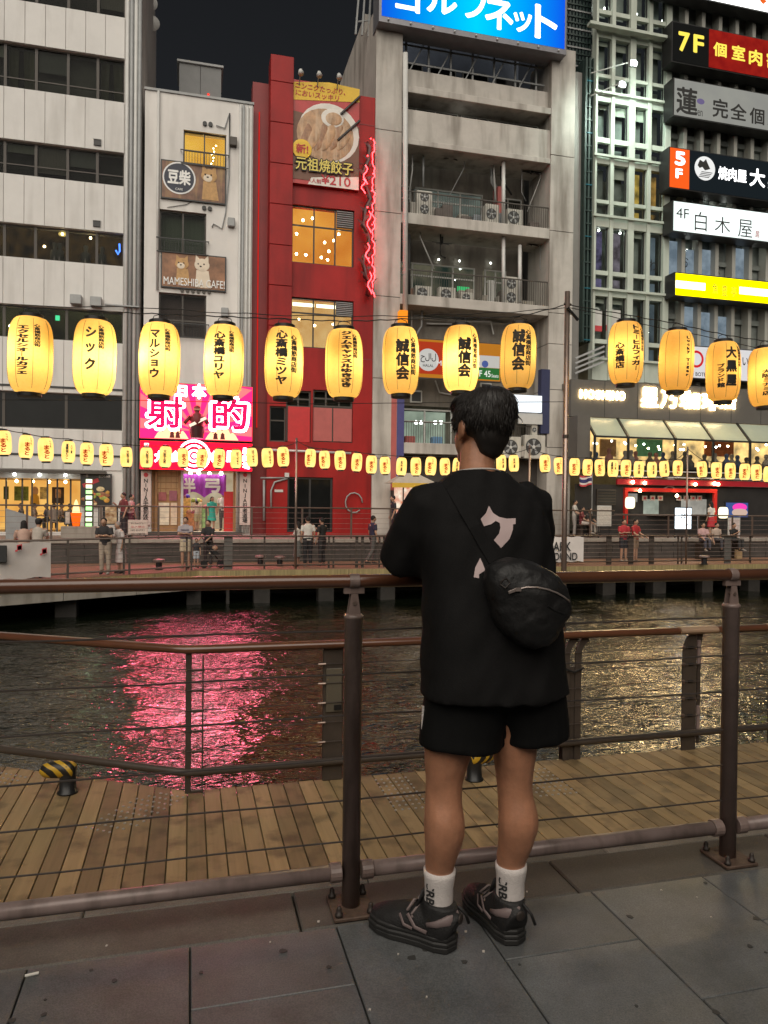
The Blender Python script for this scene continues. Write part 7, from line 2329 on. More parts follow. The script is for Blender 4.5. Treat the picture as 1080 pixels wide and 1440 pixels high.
# shoes
def shoe(hx, hy, ang, nm):
    R_ = Matrix.Translation((hx, hy, 0)) @ Matrix.Rotation(ang, 4, 'Z')
    def tr(mb):
        mb.v = [tuple(R_ @ Vector(v)) for v in mb.v]
        return mb
    root = bpy.data.objects.new('shoe', None)
    u = MB()
    sec = [(-.008, .06, .06, .038), (.012, .07, .068, .048), (.04, .07, .068, .051), (.08, .067, .064, .051), (.12, .062, .058, .053), (.165, .054, .049, .057), (.21, .046, .041, .057), (.25, .04, .034, .049), (.278, .035, .026, .032)]
    u.ring([(0, y, z) for y, z, h, w in sec], [(h, w) for y, z, h, w in sec], 20, up=(0, 0, 1))
    u.ring([(0, .045, .07), (0, .042, .115), (0, .04, .14)], [(.052, .062), (.05, .06), (.048, .057)], 20, up=(1, 0, 0))
    up_ = rem(tr(u), 'shoe', m_shoe, man, 0.006, 3)
    so = MB()
    out = [(0, -.014), (.032, .0), (.043, .04), (.042, .09), (.046, .14), (.054, .19), (.05, .235), (.034, .275), (0, .29), (-.034, .277), (-.05, .235), (-.053, .19), (-.046, .14), (-.042, .09), (-.043, .04), (-.032, .0)]
    so.slab([(x*1.2, y*1.02-.003) for x, y in out], 0.002, 0.022)
    so.slab([(x*1.24, y*1.03-.004) for x, y in out], 0.0215, 0.036)
    so.slab([(x*1.17, y*1.0) for x, y in out], 0.0355, 0.05)
    tr(so).build('sole', m_sole, up_, bevel=0.004)
    hc = MB()
    hc.ring([(-.055, .06, .085), (-.051, .03, .092), (-.036, -.004, .106), (0, -.019, .112), (.036, -.004, .106), (.051, .03, .092), (.055, .06, .085)], [.007, .011, .016, .02, .016, .011, .007], 8, flat=(1.0, .45))
    tr(hc).build('heel_counter', m_mauve, up_, smooth=True)
    tr(MB().ball((0, -.03, .104), .016, .006, .016)).build('heel_badge', m_bolt, up_, smooth=True)
    tg = MB().ring([(0, .115, .1), (0, .1, .14), (0, .093, .168)], [(.006, .03), (.006, .033), (.005, .026)], 12, up=(0, 1, .3))
    tr(tg).build('tongue', m_shoe, up_, smooth=True)
    for i in range(6):
        y = .105+i*.021
        z = .124-i*.0095
        s = 1 if i % 2 else -1
        l_ = MB().ring([(-.048, y-.012*s, z-.026), (-.02, y, z-.004), (0, y+.005*s, z+.002), (.02, y, z-.004), (.048, y+.012*s, z-.026)], .0038, 6)
        tr(l_).build('lace', m_lace, up_, smooth=True)
    for s in (-1, 1):
        bw = MB().ring([(0, .12, .122), (s*.03, .118, .136), (s*.055, .128, .112), (s*.04, .135, .1), (0, .122, .122)], .0036, 6)
        tr(bw).build('lace', m_lace, up_, smooth=True)
        st = MB().ring([(s*.054, .06, .06), (s*.056, .10, .066), (s*.050, .13, .098)], .007, 6, flat=(1, .4))
        tr(MB().ring([(s*.055, .11, .058), (s*.057, .14, .064), (s*.046, .16, .088)], .006, 6, flat=(1, .4))).build('side_stripe', m_mauve, up_, smooth=True)
        tr(st).build('side_stripe', m_mauve, up_, smooth=True)
    bpy.data.objects.remove(root)
    tr(MB().ring([(0.02, -.012, .13), (.04, -.03, .10), (.05, -.035, .07)], .005, 6)).build('pull_tab', m_shoe, up_, smooth=True)
shoe(.795, 2.15, radians(44), 'left')
shoe(1.0, 2.13, radians(7), 'right')
# sling bag on the back
bag = thing('sling_bag', 'black nylon sling bag with silver zip worn on the man\'s back', 'bag', (1.06, 1.97, 1.0))
outl = [(690, 797), (705, 789), (725, 786), (745, 788), (765, 796), (785, 810), (797, 828), (804, 850), (801, 868), (788, 880), (784, 897), (770, 911), (750, 915), (732, 910), (712, 893), (698, 868), (688, 838), (685, 815)]
op_ = [atY(x, y, 1.97) for x, y in outl]
ccx, ccz = sum(p[0] for p in op_)/len(op_), sum(p[1] for p in op_)/len(op_)
bg_ = MB()
vs, fs = [], []
lay = [(0.9, 2.035), (1.0, 2.005), (1.0, 1.975), (.93, 1.948), (.78, 1.93), (.5, 1.915), (.12, 1.908)]
k = len(op_)
for sc_, y in lay:
    vs += [(ccx+(x-ccx)*sc_, y, ccz+(z-ccz)*sc_) for x, z in op_]
for i in range(len(lay)-1):
    fs += [(i*k+j, i*k+(j+1) % k, (i+1)*k+(j+1) % k, (i+1)*k+j) for j in range(k)]
fs += [tuple(range(k-1, -1, -1)), tuple((len(lay)-1)*k+j for j in range(k))]
bg_.add(vs, fs)
pouch = rem(bg_, 'pouch', m_nylon, bag, 0.006, 5)
# ================================================================= people on the far bank
FAR_SKIN = M('skin', (0.42, 0.25, 0.17), 0.55, var=0.08)
_cl = {}
def cloth(col):
    if col not in _cl:
        _cl[col] = M('cloth', col, 0.8, var=0.2, scale=6)
    return _cl[col]
def person(label, x, y, z, H=1.68, face=180, top=(.1, .1, .1), bot=(.05, .05, .05), hair=(.012, .01, .009), pose='stand', arms='down', legs='trousers', long_hair=False, lean=0, grp='people on the far bank', cap=None, bag=False, top2=None):
    """face: heading in degrees, 0 = looking away from us, 180 = towards us"""
    t = thing('person', label, 'person', (x, y, z), grp)
    k = H/1.70
    A = radians(face)
    def W(p):
        p = Vector(p)*k
        return Vector((x+p.x*cos(A)-p.y*sin(A), y+p.x*sin(A)+p.y*cos(A), z+p.z))
    sit = pose == 'sit'
    hipz = 0.47 if sit else 0.92
    la = radians(lean)
    def T(px, py, pz):
        """torso point, leaning about the hips"""
        dz = pz-0.92
        return (px, py+dz*sin(la), hipz+dz*cos(la))
    if sit:
        LL = [[(s*.09, 0, hipz), (s*.1, .4, hipz+.02), (s*.1, .42, .1)] for s in (-1, 1)]
    elif pose == 'walk':
        LL = [[(-.085, 0, .92), (-.09, .16, .5), (-.09, .1, .08)], [(.085, 0, .92), (.09, -.05, .5), (.09, -.28, .12)]]
    else:
        LL = [[(s*.085, 0, .92), (s*.095, .03 if s > 0 else .0, .5), (s*.1, 0, .08)] for s in (-1, 1)]
    AR = []
    for s in (-1, 1):
        sh = T(s*.175, 0, 1.39)
        if arms == 'rail':
            el, wr = T(s*.23, .16, 1.14), T(s*.13, .38, 1.12)
        elif arms == 'phone' and s > 0:
            el, wr = T(s*.2, .08, 1.12), T(s*.1, .3, 1.27)
        elif arms == 'crossed':
            el, wr = T(s*.22, .08, 1.12), T(-s*.05, .22, 1.16)
        elif arms == 'push':
            el, wr = T(s*.2, .1, 1.12), T(s*.17, .36, 1.0)
        else:
            el, wr = T(s*.225, -.01, 1.12), T(s*.22, .08, .88)
        AR.append((sh, el, wr))
    b = MB()
    hd = T(0, .03, 1.575)
    limb(b, [W(T(0, 0, 1.36)), W(T(0, .01, 1.46)), W(hd)], [.06*k, .05*k, .05*k], 10)
    b.ball(W(hd), .078*k, .092*k, .11*k, 14, 10, Matrix.Rotation(A, 3, 'Z'))
    b.ball(W((hd[0], hd[1]+.1, hd[2]-.02)), .016*k, .02*k, .022*k, 8, 6)
    for s in (-1, 1):
        b.ball(W((s*.08, hd[1]-.01, hd[2]-.01)), .016*k, .022*k, .03*k, 8, 6)
    limb(b, [W(T(0, 0, .95)), W(T(0, 0, 1.2)), W(T(0, 0, 1.36))], [(.1*k, .1*k), (.1*k, .1*k), (.12*k, .09*k)], 10)
    for sh, el, wr in AR:
        d = (Vector(wr)-Vector(el)).normalized()
        limb(b, [W(sh), W(el), W(wr), W(Vector(wr)+d*.08)], [.048*k, .04*k, .03*k, .034*k], 10)
        for q in (-1, 0, 1):
            f0 = Vector(wr)+d*.1+Vector((q*.016, 0, 0))
            limb(b, [W(f0), W(f0+d*.05+Vector((0, 0, -.012)))], [.012*k, .01*k], 6)
    for hp_, kn, an in LL:
        limb(b, [W(hp_), W(kn), W(Vector(kn).lerp(Vector(an), .35)), W(an)], [.085*k, .056*k, .056*k, .038*k], 10)
    rem(b, 'body', FAR_SKIN, t, 0.016*k, 2)
    # garment on the upper body
    c = MB()
    hw = .155
    ringp = [(.88, .165, .115), (1.0, .16, .11), (1.15, .155, .11), (1.3, .175, .115), (1.4, .15, .095), (1.455, .075, .07)]
    pts, rr = [], []
    for zz_, a_, d_ in ringp:
        pts.append(W(T(0, 0, zz_)))
        rr.append((d_*k, a_*k))
    c.ring(pts, rr, 16, up=tuple(W((0, 1, 0))-W((0, 0, 0))))
    for sh, el, wr in AR:
        m_ = Vector(sh).lerp(Vector(el), .75)
        c.ring([W(Vector(sh)+Vector((0, 0, .0))), W(Vector(sh).lerp(Vector(el), .4)), W(m_)], [.07*k, .068*k, .07*k], 10)
    rem(c, 'top', cloth(top), t, 0.018*k, 3)
    # lower garment
    g = MB()
    if legs == 'dress' or legs == 'skirt':
        ln = .35 if legs == 'dress' else .5
        g.ring([W((0, 0, ln)), W((0, 0, .7)), W((0, 0, .95)), W((0, 0, 1.05))], [(.17*k, .24*k), (.15*k, .2*k), (.12*k, .165*k), (.1*k, .14*k)], 16, up=tuple(W((0, 1, 0))-W((0, 0, 0))))
    else:
        for hp_, kn, an in LL:
            e = Vector(kn).lerp(Vector(an), -.05 if legs == 'shorts' else .92)
            if legs == 'shorts': e = Vector(hp_).lerp(Vector(kn), .9)
            g.ring([W(Vector(hp_)+Vector((0, 0, .04))), W(Vector(hp_).lerp(Vector(kn), .5)), W(Vector(hp_).lerp(Vector(kn), .88)), W(e)] if legs == 'shorts' else [W(Vector(hp_)+Vector((0, 0, .04))), W(Vector(hp_).lerp(Vector(kn), .5)), W(kn), W(Vector(kn).lerp(Vector(an), .5)), W(e)], [.105*k, .098*k, .095*k, .095*k] if legs == 'shorts' else [.105*k, .092*k, .075*k, .066*k, .062*k], 12)
        g.ball(W((0, 0, hipz+.03)), .15*k, .12*k, .12*k, 12, 8, Matrix.Rotation(A, 3, 'Z'))
    rem(g, legs if legs != 'trousers' else 'trousers', cloth(bot), t, 0.018*k, 3)
    for hp_, kn, an in LL:
        a_ = Vector(an)
        MB().ring([W(a_+Vector((0, -.06, -.04))), W(a_+Vector((0, .0, -.035))), W(a_+Vector((0, .1, -.05))), W(a_+Vector((0, .17, -.058)))], [(.035*k, .032*k), (.045*k, .04*k), (.03*k, .045*k), (.016*k, .03*k)], 10, up=(0, 0, 1)).build('shoe', cloth((.35, .33, .3)) if random.random() < .4 else m_shoe, t, smooth=True)
    q = MB()
    q.ball(W((hd[0], hd[1]-.022, hd[2]+.032)), .09*k, .095*k, .098*k, 14, 10, Matrix.Rotation(A, 3, 'Z'))
    if long_hair:
        q.ring([W((0, hd[1]-.05, hd[2]+.05)), W((0, hd[1]-.075, hd[2]-.1)), W((0, hd[1]-.09, hd[2]-.28))], [(.07*k, .09*k), (.055*k, .1*k), (.03*k, .07*k)], 12, up=tuple(W((0, 1, 0))-W((0, 0, 0))))
    rem(q, 'hair', cloth(hair), t, 0.016*k, 2)
    if cap:
        MB().lathe([(.1*k, -.01), (.1*k, .05*k), (.06*k, .09*k), (.01, .1*k)], W((hd[0], hd[1]-.01, hd[2]+.05)), 14).build('cap', cloth(cap), t, smooth=True)
    if top2:
        for i in range(4):
            zz_ = 1.0+i*.09
            MB().ring([W(T(.17*cos(w), .125*sin(w), zz_)) for w in [j*2*pi/20 for j in range(21)]], .014*k, 6).build('stripe', cloth(top2), t)
    return t

def fz(px, py, z=DECK_Z): return atZ(px, py, z)
random.seed(21)
DZ = DECK_Z
y = far_edge(xx(36, 760, 22.6))+0.75
person('woman with long black hair and bare shoulders behind the left banner', xx(34, 740, y), y, DZ, 1.66, 15, (.45, .3, .24), (.1, .1, .1), arms='rail', long_hair=True, lean=12)
person('person in grey tank top and dark cap by the left banner', xx(52, 740, y+.1), y+.1, DZ, 1.7, -10, (.42, .38, .33), (.12, .12, .13), arms='rail', lean=10, cap=(.02, .02, .022))
y = far_edge(xx(145, 760, 23))+0.65
person('man in dark t-shirt and beige trousers leaning on the far deck railing', xx(148, 770, y), y, DZ, 1.74, 172, (.035, .033, .035), (.4, .33, .26), arms='crossed', lean=14)
person('woman in white patterned dress holding a phone at the far deck railing', xx(170, 770, y+.2), y+.2, DZ, 1.6, 120, (.55, .5, .48), (.5, .45, .43), arms='phone', legs='dress', lean=8, hair=(.3, .26, .24))
y = 25.6
person('woman in striped shirt and beige shorts standing by the stroller', xx(261, 765, y), y, DZ, 1.72, 165, (.34, .31, .33), (.5, .42, .3), arms='crossed', legs='shorts', top2=(.07, .07, .12))
person('person in black behind the stroller on the far deck', xx(293, 765, y+.3), y+.3, DZ, 1.62, 150, (.02, .02, .022), (.06, .05, .05), arms='push')
person('small child standing between the striped shirt and the stroller', xx(276, 780, y), y, DZ, 1.0, 190, (.04, .04, .045), (.45, .5, .55), legs='shorts')
y = 25.9
person('woman in pale blouse and long grey skirt left of the white t-shirt', xx(419, 765, y), y, DZ, 1.58, 60, (.55, .5, .45), (.12, .12, .11), legs='dress', arms='crossed', long_hair=True)
person('man in white printed t-shirt and black trousers seen from behind', xx(433, 765, y-.1), y-.1, DZ, 1.76, 10, (.6, .57, .52), (.015, .015, .017))
person('man in black shirt and black trousers beside the white t-shirt', xx(453, 765, y+.1), y+.1, DZ, 1.72, 40, (.014, .013, .013), (.02, .018, .018), arms='phone')
person('man in navy t-shirt walking on the far deck left of the main figure', xx(524, 765, 26.3), 26.3, DZ, 1.8, -75, (.02, .02, .045), (.08, .075, .07), pose='walk')
y = 26.4
person('person in red shirt and black shorts, left of two red shirts at far railing', xx(877, 760, y), y, DZ, 1.72, 175, (.42, .03, .04), (.02, .02, .025), legs='shorts', arms='crossed')
person('person in red shirt and brown shorts, right of two red shirts at far railing', xx(893, 760, y-.3), y-.3, DZ, 1.74, 205, (.38, .025, .03), (.22, .15, .1), legs='shorts', arms='push')
person('seated person in pale pink top on the far deck at right', xx(988, 775, 27.2), 27.2, DZ+.35, 1.66, 170, (.5, .32, .32), (.06, .06, .08), pose='sit', arms='push')
person('seated person in beige top beside the pale pink one', xx(1007, 775, 27.2), 27.2, DZ+.35, 1.66, 185, (.45, .36, .3), (.05, .05, .06), pose='sit')
person('seated person in black t-shirt with a paper bag at the far right', xx(1031, 775, 27.2), 27.2, DZ+.35, 1.66, 190, (.015, .015, .016), (.03, .03, .03), pose='sit', arms='phone')
# promenade
person('person in dark red top standing by the cafe with a pink-shirted companion', xx(174, 715, 29.4), 29.4, 0, 1.72, 120, (.15, .025, .03), (.03, .025, .03), arms='phone')
person('person in pale pink shirt with a shoulder bag by the cafe', xx(184, 715, 29.6), 29.6, 0, 1.66, 250, (.6, .42, .42), (.12, .03, .05), arms='phone')
person('person in dark clothes by the food stall left of the main figure', xx(553, 725, 29.0), 29.0, 0, 1.75, 90, (.02, .022, .03), (.03, .03, .04))
person('person in white top and red skirt on the promenade before the red counter', xx(1000, 730, 29.4), 29.4, 0, 1.66, 20, (.6, .58, .55), (.45, .03, .04), legs='skirt', long_hair=True)
person('seated person in maroon top on the promenade right of the grey pole', xx(818, 725, 29.6), 29.6, 0.15, 1.68, 240, (.16, .025, .03), (.45, .4, .36), pose='sit', arms='push', long_hair=True)
person('seated person in black right of the maroon top', xx(829, 728, 29.7), 29.7, 0.1, 1.66, 200, (.02, .02, .02), (.4, .37, .33), pose='sit', arms='push')
person('person in white cloth behind the maroon top', xx(808, 722, 30.0), 30.0, 0.0, 1.68, 230, (.5, .48, .44), (.3, .28, .26), arms='push')
# inside the game shop
person('shopper in turquoise dress inside the pink game shop', xx(298, 715, 33.2), 33.2, 0.14, 1.5, 200, (.04, .42, .34), (.04, .42, .34), legs='skirt', long_hair=True)
person('shop clerk in white shirt inside the pink game shop', xx(314, 715, 33.4), 33.4, 0.14, 1.72, 160, (.6, .58, .55), (.1, .09, .09))
person('child in pale shirt inside the pink game shop', xx(277, 722, 32.9), 32.9, 0.14, 1.3, 40, (.6, .5, .4), (.4, .35, .2), legs='shorts', arms='push')
finish()

# ---------------------------------------------------------------- cloth folds, print, strap and zip of the main figure
def displace(o, fn):
    me = o.data
    ns = [v.normal.copy() for v in me.vertices]
    for v, nn in zip(me.vertices, ns):
        v.co += nn*fn(v.co)
    me.update()
displace(tee, lambda p: 0.013*noise.noise((p.x*7+p.z*3, p.y*5, p.z*2.6))+0.009*noise.noise((p.x*17-p.z*7, p.y*9, p.z*6))+0.004*max(0, 0.95-p.z)*4*noise.noise((p.x*22, p.y*22, p.z*3)))
displace(shorts, lambda p: 0.007*noise.noise((p.x*11, p.y*8, p.z*3+4))+0.003*noise.noise((p.x*26, p.y*20, p.z*6)))
displace(pouch, lambda p: 0.006*noise.noise((p.x*13, p.y*9, p.z*16))+0.003*noise.noise((p.x*34, p.y*30, p.z*40)))
displace(hair, lambda p: 0.0018*noise.noise((p.x*38, p.y*38, p.z*14))+0.0012*noise.noise((p.x*120, p.y*120, p.z*40)))
displace(body, lambda p: 0.0015*noise.noise((p.x*30, p.y*30, p.z*18)))
def bvh(o):
    return BVHTree.FromPolygons([v.co.copy() for v in o.data.vertices], [tuple(p.vertices) for p in o.data.polygons])
T_tee, T_bag, T_hair = bvh(tee), bvh(pouch), bvh(hair)
C0 = Vector((0, 0, CAM_H))
def on(tree, px, py, lift):
    h = tree.ray_cast(C0, ray(px, py).normalized())
    return None if h[0] is None else h[0]+h[1]*lift
def print_on(name, pts, mat, par, tree, lift=0.0025):
    bm = bmesh.new()
    f = bm.faces.new([bm.verts.new((x, y, 0)) for x, y in pts])
    bmesh.ops.triangulate(bm, faces=[f])
    for _ in range(3):
        es = [e for e in bm.edges if e.calc_length() > 4]
        if es: bmesh.ops.subdivide_edges(bm, edges=es, cuts=1)
        bmesh.ops.triangulate(bm, faces=bm.faces)
    for v in bm.verts:
        p = on(tree, v.co.x, v.co.y, lift)
        if p is not None: v.co = p
    me = bpy.data.meshes.new(name)
    bm.to_mesh(me)
    bm.free()
    return link(me, name, mat, par)
m_tprint = M('pale pink shirt print', (0.56, 0.43, 0.42), 0.5, var=0.06)
big_ = [(362, 170), (395, 225), (440, 255), (500, 268), (565, 265), (565, 308), (545, 312), (545, 350), (520, 420), (455, 490), (400, 430), (440, 380), (450, 335), (445, 300), (415, 285), (380, 310), (325, 325), (300, 270), (340, 225)]
low_ = [(298, 565), (318, 610), (335, 660), (290, 690), (290, 720), (250, 712), (260, 640)]
print_on('shirt_print', [(620+x/5.4, 680+y/5.4) for x, y in big_], m_tprint, tee, T_tee)
print_on('shirt_print', [(620+x/5.4, 680+y/5.4) for x, y in low_], m_tprint, tee, T_tee)
MB().ring([(.889+.0725*cos(w), 2.219+.0715*sin(w), 1.484-.010*sin(w)) for w in [i*2*pi/32 for i in range(33)]], .0032, 6).build('collar', M('pale collar band', (0.5, 0.46, 0.43), 0.8), tee, smooth=True)
pts = []
for px, py in ((708, 812), (694, 788), (680, 764), (667, 741), (655, 720), (645, 702), (636, 686), (629, 675)):
    p = on(T_tee, px, py, 0.004)
    if p is not None: pts.append(p)
pts += [Vector((.775, 2.21, 1.452)), Vector((.775, 2.26, 1.42))]
MB().bar(pts, 0.036, 0.0035, up=(0.75, 0, 0.66)).build('strap', m_tee, bag)
pts = []
for px, py in ((716, 832), (727, 829), (740, 826), (755, 826), (770, 829), (783, 834), (793, 840), (800, 846)):
    p = on(T_bag, px, py, 0.002)
    if p is not None: pts.append(p)
m_zip = M('silver zip', (0.55, 0.46, 0.42), 0.3, 0.7)
MB().ring(pts, .0028, 6).build('zip', m_zip, bag, smooth=True)
p0 = on(T_bag, 727, 829, 0.004)
if p0 is not None:
    MB().bar([p0, p0+Vector((-.028, -.003, -.008))], .009, .003, up=(0.2, 0, 1)).build('zip_pull', m_zip, bag, bevel=.001)
    MB().box(p0.x-.006, p0.x+.01, p0.y-.005, p0.y+.002, p0.z-.005, p0.z+.005).build('zip_slider', m_zip, bag)
pts = [on(T_bag, px, py, 0.002) for px, py in ((705, 818), (712, 813), (717, 820), (711, 827), (704, 822), (705, 818))]
pts = [p for p in pts if p is not None]
if len(pts) > 3: MB().ring(pts, .0022, 6).build('ring', m_bolt, bag)
pts = [on(T_bag, px, py, 0.001) for px, py in ((770, 852), (780, 858), (790, 862), (801, 865))]
pts = [p for p in pts if p is not None]
if len(pts) > 2: MB().ring(pts, .002, 5).build('seam', m_black, bag)
MB().bar([(1.07, 2.0, 1.02), (1.115, 2.05, 1.03), (1.145, 2.14, 1.05), (1.135, 2.26, 1.12)], .035, .004, up=(0, 0, 1)).build('strap', m_nylon, bag)
MB().bar([(.699, 2.165, .64), (.697, 2.165, .70), (.699, 2.165, .76)], .004, .006, up=(0, 1, 0)).build('side_piping', m_sock, shorts)
# separate locks of hair
random.seed(2)
lk = MB()
crown = hp(0.01, -.05, .13)
vts = [v for v in hair.data.vertices]
for _ in range(2200):
    v = random.choice(vts)
    p, nn = v.co.copy(), v.normal.copy()
    if nn.z < -0.5 or p.z < HC.z-0.02: continue
    d = (p-crown)
    d = d-nn*d.dot(nn)
    if d.length < 0.004: d = Vector((random.uniform(-1, 1), random.uniform(-1, 1), 0))
    d.normalize()
    d = (d+Vector((random.uniform(-.35, .35), random.uniform(-.35, .35), -.25))).normalized()
    low = p.z < HC.z-0.03
    ln = random.uniform(.014, .03)*(0.45 if low else 1)
    lift = random.uniform(.0002, .0018)*(0.3 if low else 1)
    lk.ring([p-d*ln*.3-nn*.002, p+d*ln*.25+nn*(.0012+lift*.3), p+d*ln*.7+nn*(.0006+lift*.7)+Vector((0, 0, -ln*.12)), p+d*ln+nn*lift+Vector((0, 0, -ln*.3))], [.0010, .0012, .0008, .0002], 4)
for i in range(16):
    a_ = random.uniform(0, 1)
    st_ = hp(.07+.02*a_, -.05-.03*a_, .07-.05*a_)
    lk.ring([st_, st_+h_r*.016+h_u*.006, st_+h_r*.028-h_u*.004*i/8, st_+h_r*.032-h_u*.012], [.0018, .0016, .001, .0003], 4)
lk.build('hair_locks', m_hair, hair, smooth=True, kind='stuff')
# ================================================================= small things on the far bank
def stand(name, lab, cat, px0, px1, py0, py1, Y, z0, mat, grp=None, face=None, legs=True, tilt=0.0):
    x0, x1, _, z1 = R4(px0, px1, py0, py1, Y)
    t = thing(name, lab, cat, ((x0+x1)/2, Y, z0), grp)
    zb = R4(px0, px1, py0, py1, Y)[2]
    MB().box(x0, x1, Y, Y+0.05, zb, z1).build('board', mat, t, bevel=0.01)
    if face: MB().quad((x0+.05, Y-.006, zb+.05), (x1-.05, Y-.006, zb+.05), (x1-.05, Y-.006, z1-.05), (x0+.05, Y-.006, z1-.05)).build('face', face, t)
    if legs and zb > z0+.02:
        for s in (x0+.05, x1-.1):
            MB().box(s, s+.05, Y+.01, Y+.04, z0, zb).build('leg', m_fr_dark, t)
    return t, (x0, x1, zb, z1)
# white light box sign and paper lamps in front of the burger counter
t, q = stand('light_box_sign', 'dazzling white light box sign on the promenade before the red counter', 'sign', 948, 973, 713, 745, 28.9, 0, m_fr_dark, face=EM('light box', (0.8, 0.92, 1.0), 4.5))
MB().ring([((q[0]+q[1])/2+.28*cos(w), 28.89, q[2]+.3+.1*sin(w)) for w in [i*pi/8+pi for i in range(9)]], .02, 6).build('bowl_mark', m_print, t)
column(MB(), '丼', (q[0]+q[1])/2, 28.888, q[3]-.25, .35, .35, .02).build('lettering', m_print, t)
for px, py, lab in ((886, 707, 'round white paper lamp left of the light box sign'), (1017, 721, 'round white paper lamp right of the light box sign')):
    x, z = atY(px, py, 29.2)
    t = thing('paper_lamp', lab, 'lamp', (x, 29.2, 0), 'paper lamps of the burger counter')
    MB().ring([(x, 29.2, z+d) for d in (-.26, -.24, -.15, 0, .15, .24, .26)], [.1, .17, .21, .215, .21, .17, .1], 16).build('shade', EM('paper lamp shade', (1, .88, .55), 2.0), t, smooth=True)
    MB().ring([(x, 29.2, 0), (x, 29.2, z-.25)], .02, 6).build('stem', m_fr_dark, t)
    MB().lathe([(.16, 0), (.16, .03)], (x, 29.2, 0.002), 12).build('foot', m_fr_dark, t)
t, q = stand('menu_stand', 'pale menu board on legs right of the seated maroon top', 'sign', 840, 860, 711, 740, 28.8, 0, m_fr_white, face=M('menu sheet', (0.55, 0.52, 0.47), 0.7, var=0.3, scale=14))
t, q = stand('menu_stand', 'tall white poster stand at the far right by the seated group', 'sign', 1024, 1041, 728, 760, 28.8, 0, m_fr_white, face=M('pale poster', (0.6, 0.5, 0.48), 0.7, var=0.3, scale=9))
t, q = stand('notice_board', 'cream notice board at promenade edge below the shop banner', 'sign', 180, 208, 731, 752, 28.4, 0, M('cream board', (0.6, 0.5, 0.45), 0.7), face=M('cream notice', (0.66, 0.56, 0.5), 0.7))
for i in range(4):
    text('lettering', ('おねがい', '立入禁止', 'NO ENTRY', '河川管理')[i], m_redprint if i == 1 else m_print, t, (q[0]+q[1])/2, 28.385, q[3]-.12-i*.13, .5, .07)
# striped flag on a pole
x0, x1, z0, z1 = R4(815, 832, 668, 683, 30.0)
t = thing('striped_flag', 'red white and blue striped flag hanging right of the grey pole', 'flag', (x1, 30.0, 0))
h = (z1-z0)/6
for i, (a, b_, m_) in enumerate(((0, 1, m_redprint), (1, 2, m_banner), (2, 4, M('navy stripe', (.03, .03, .12), .7)), (4, 5, m_banner), (5, 6, m_redprint))):
    n = 8
    vs = [(x0+(x1-x0)*k/n, 30.0+.05*sin(k*1.2), z0+h*z_-.05*sin(k*.6)) for z_ in (a, b_) for k in range(n+1)]
    MB().add(vs, [(k, k+1, n+2+k, n+1+k) for k in range(n)]).build('stripe', m_, t, smooth=True)
MB().ring([(x1+.03, 30.0, 0), (x1+.03, 30.0, z1+.1)], .02, 6).build('staff', m_pipe_g, t)
# cafe pavement clutter on the left
x, z = atY(107, 728, 29.8)
t = thing('cone_lamp', 'small orange cup lamp with glowing top before the cafe', 'lamp', (x, 29.8, 0))
MB().lathe([(.12, 0), (.13, .06), (.2, .5)], (x, 29.8, 0.44), 16).build('cup', EM('orange cup', (1.0, .14, .01), 1.2), t, smooth=True)
MB().lathe([(.15, .5), (.12, .62), (.1, .75), (.05, .92), (.01, 1.0)], (x, 29.8, 0.44), 16).build('cream', EM('cream top', (1.0, .75, .35), 1.6), t, smooth=True)
x, z = atY(125, 715, 30.2)
t = thing('led_column_sign', 'thin green and white LED column sign before the cafe', 'sign', (x, 30.2, 0))
MB().box(x-.16, x+.16, 30.2, 30.3, .3, atY(125, 694, 30.2)[1]).build('board', m_fr_dark, t)
for i in range(9):
    MB().box(x-.11, x+.11, 30.185, 30.199, .4+i*.21, .54+i*.21).build('led_letter', EM('led letter', (.85, 1, .6) if i % 3 else (.4, 1, .3), 2.2), t)
MB().box(x-.1, x+.1, 30.15, 30.35, 0, .3).build('foot', m_fr_dark, t)
for px0, px1, py0, py1, lab in ((90, 100, 718, 738, 'small white price board left of the orange cup lamp'), (146, 166, 711, 738, 'lit poster panel right of the LED column'), (138, 146, 712, 740, 'dark framed board between LED column and lit poster')):
    stand('price_board', lab, 'sign', px0, px1, py0, py1, 30.4, 0, m_fr_dark, face=EM('lit poster face', (.8, .55, .3), .7, col2=(.25, .1, .04), scale=5) if px0 == 146 else M('price sheet', (.5, .46, .4), .7, var=.3, scale=12))
MB_ = MB().box(xx(88, 740, 30.0), xx(136, 740, 30.0), 29.6, 30.0, 0.002, 0.43)
o = MB_.build('cafe_platform', m_pale_beam)
tag(o, 'low pale counter under the orange cup lamp', 'platform')
x0, x1, z0, z1 = R4(8, 28, 715, 752, 29.0)
t = thing('sloping_screen', 'grey sloping screen at the promenade edge behind the left couple', 'screen wall', (x0, 29, 0))
MB().prism([(x0, 0.0), (x1+.6, 0.0), (x1+.6, z1-.35), (x0, z1)], 29.0, 29.06).build('panel', m_pipe_g, t)
for s in (x0+.1, x1+.4):
    MB().box(s, s+.06, 29.061, 29.12, 0, z1-.5).build('post', m_fr_dark, t)
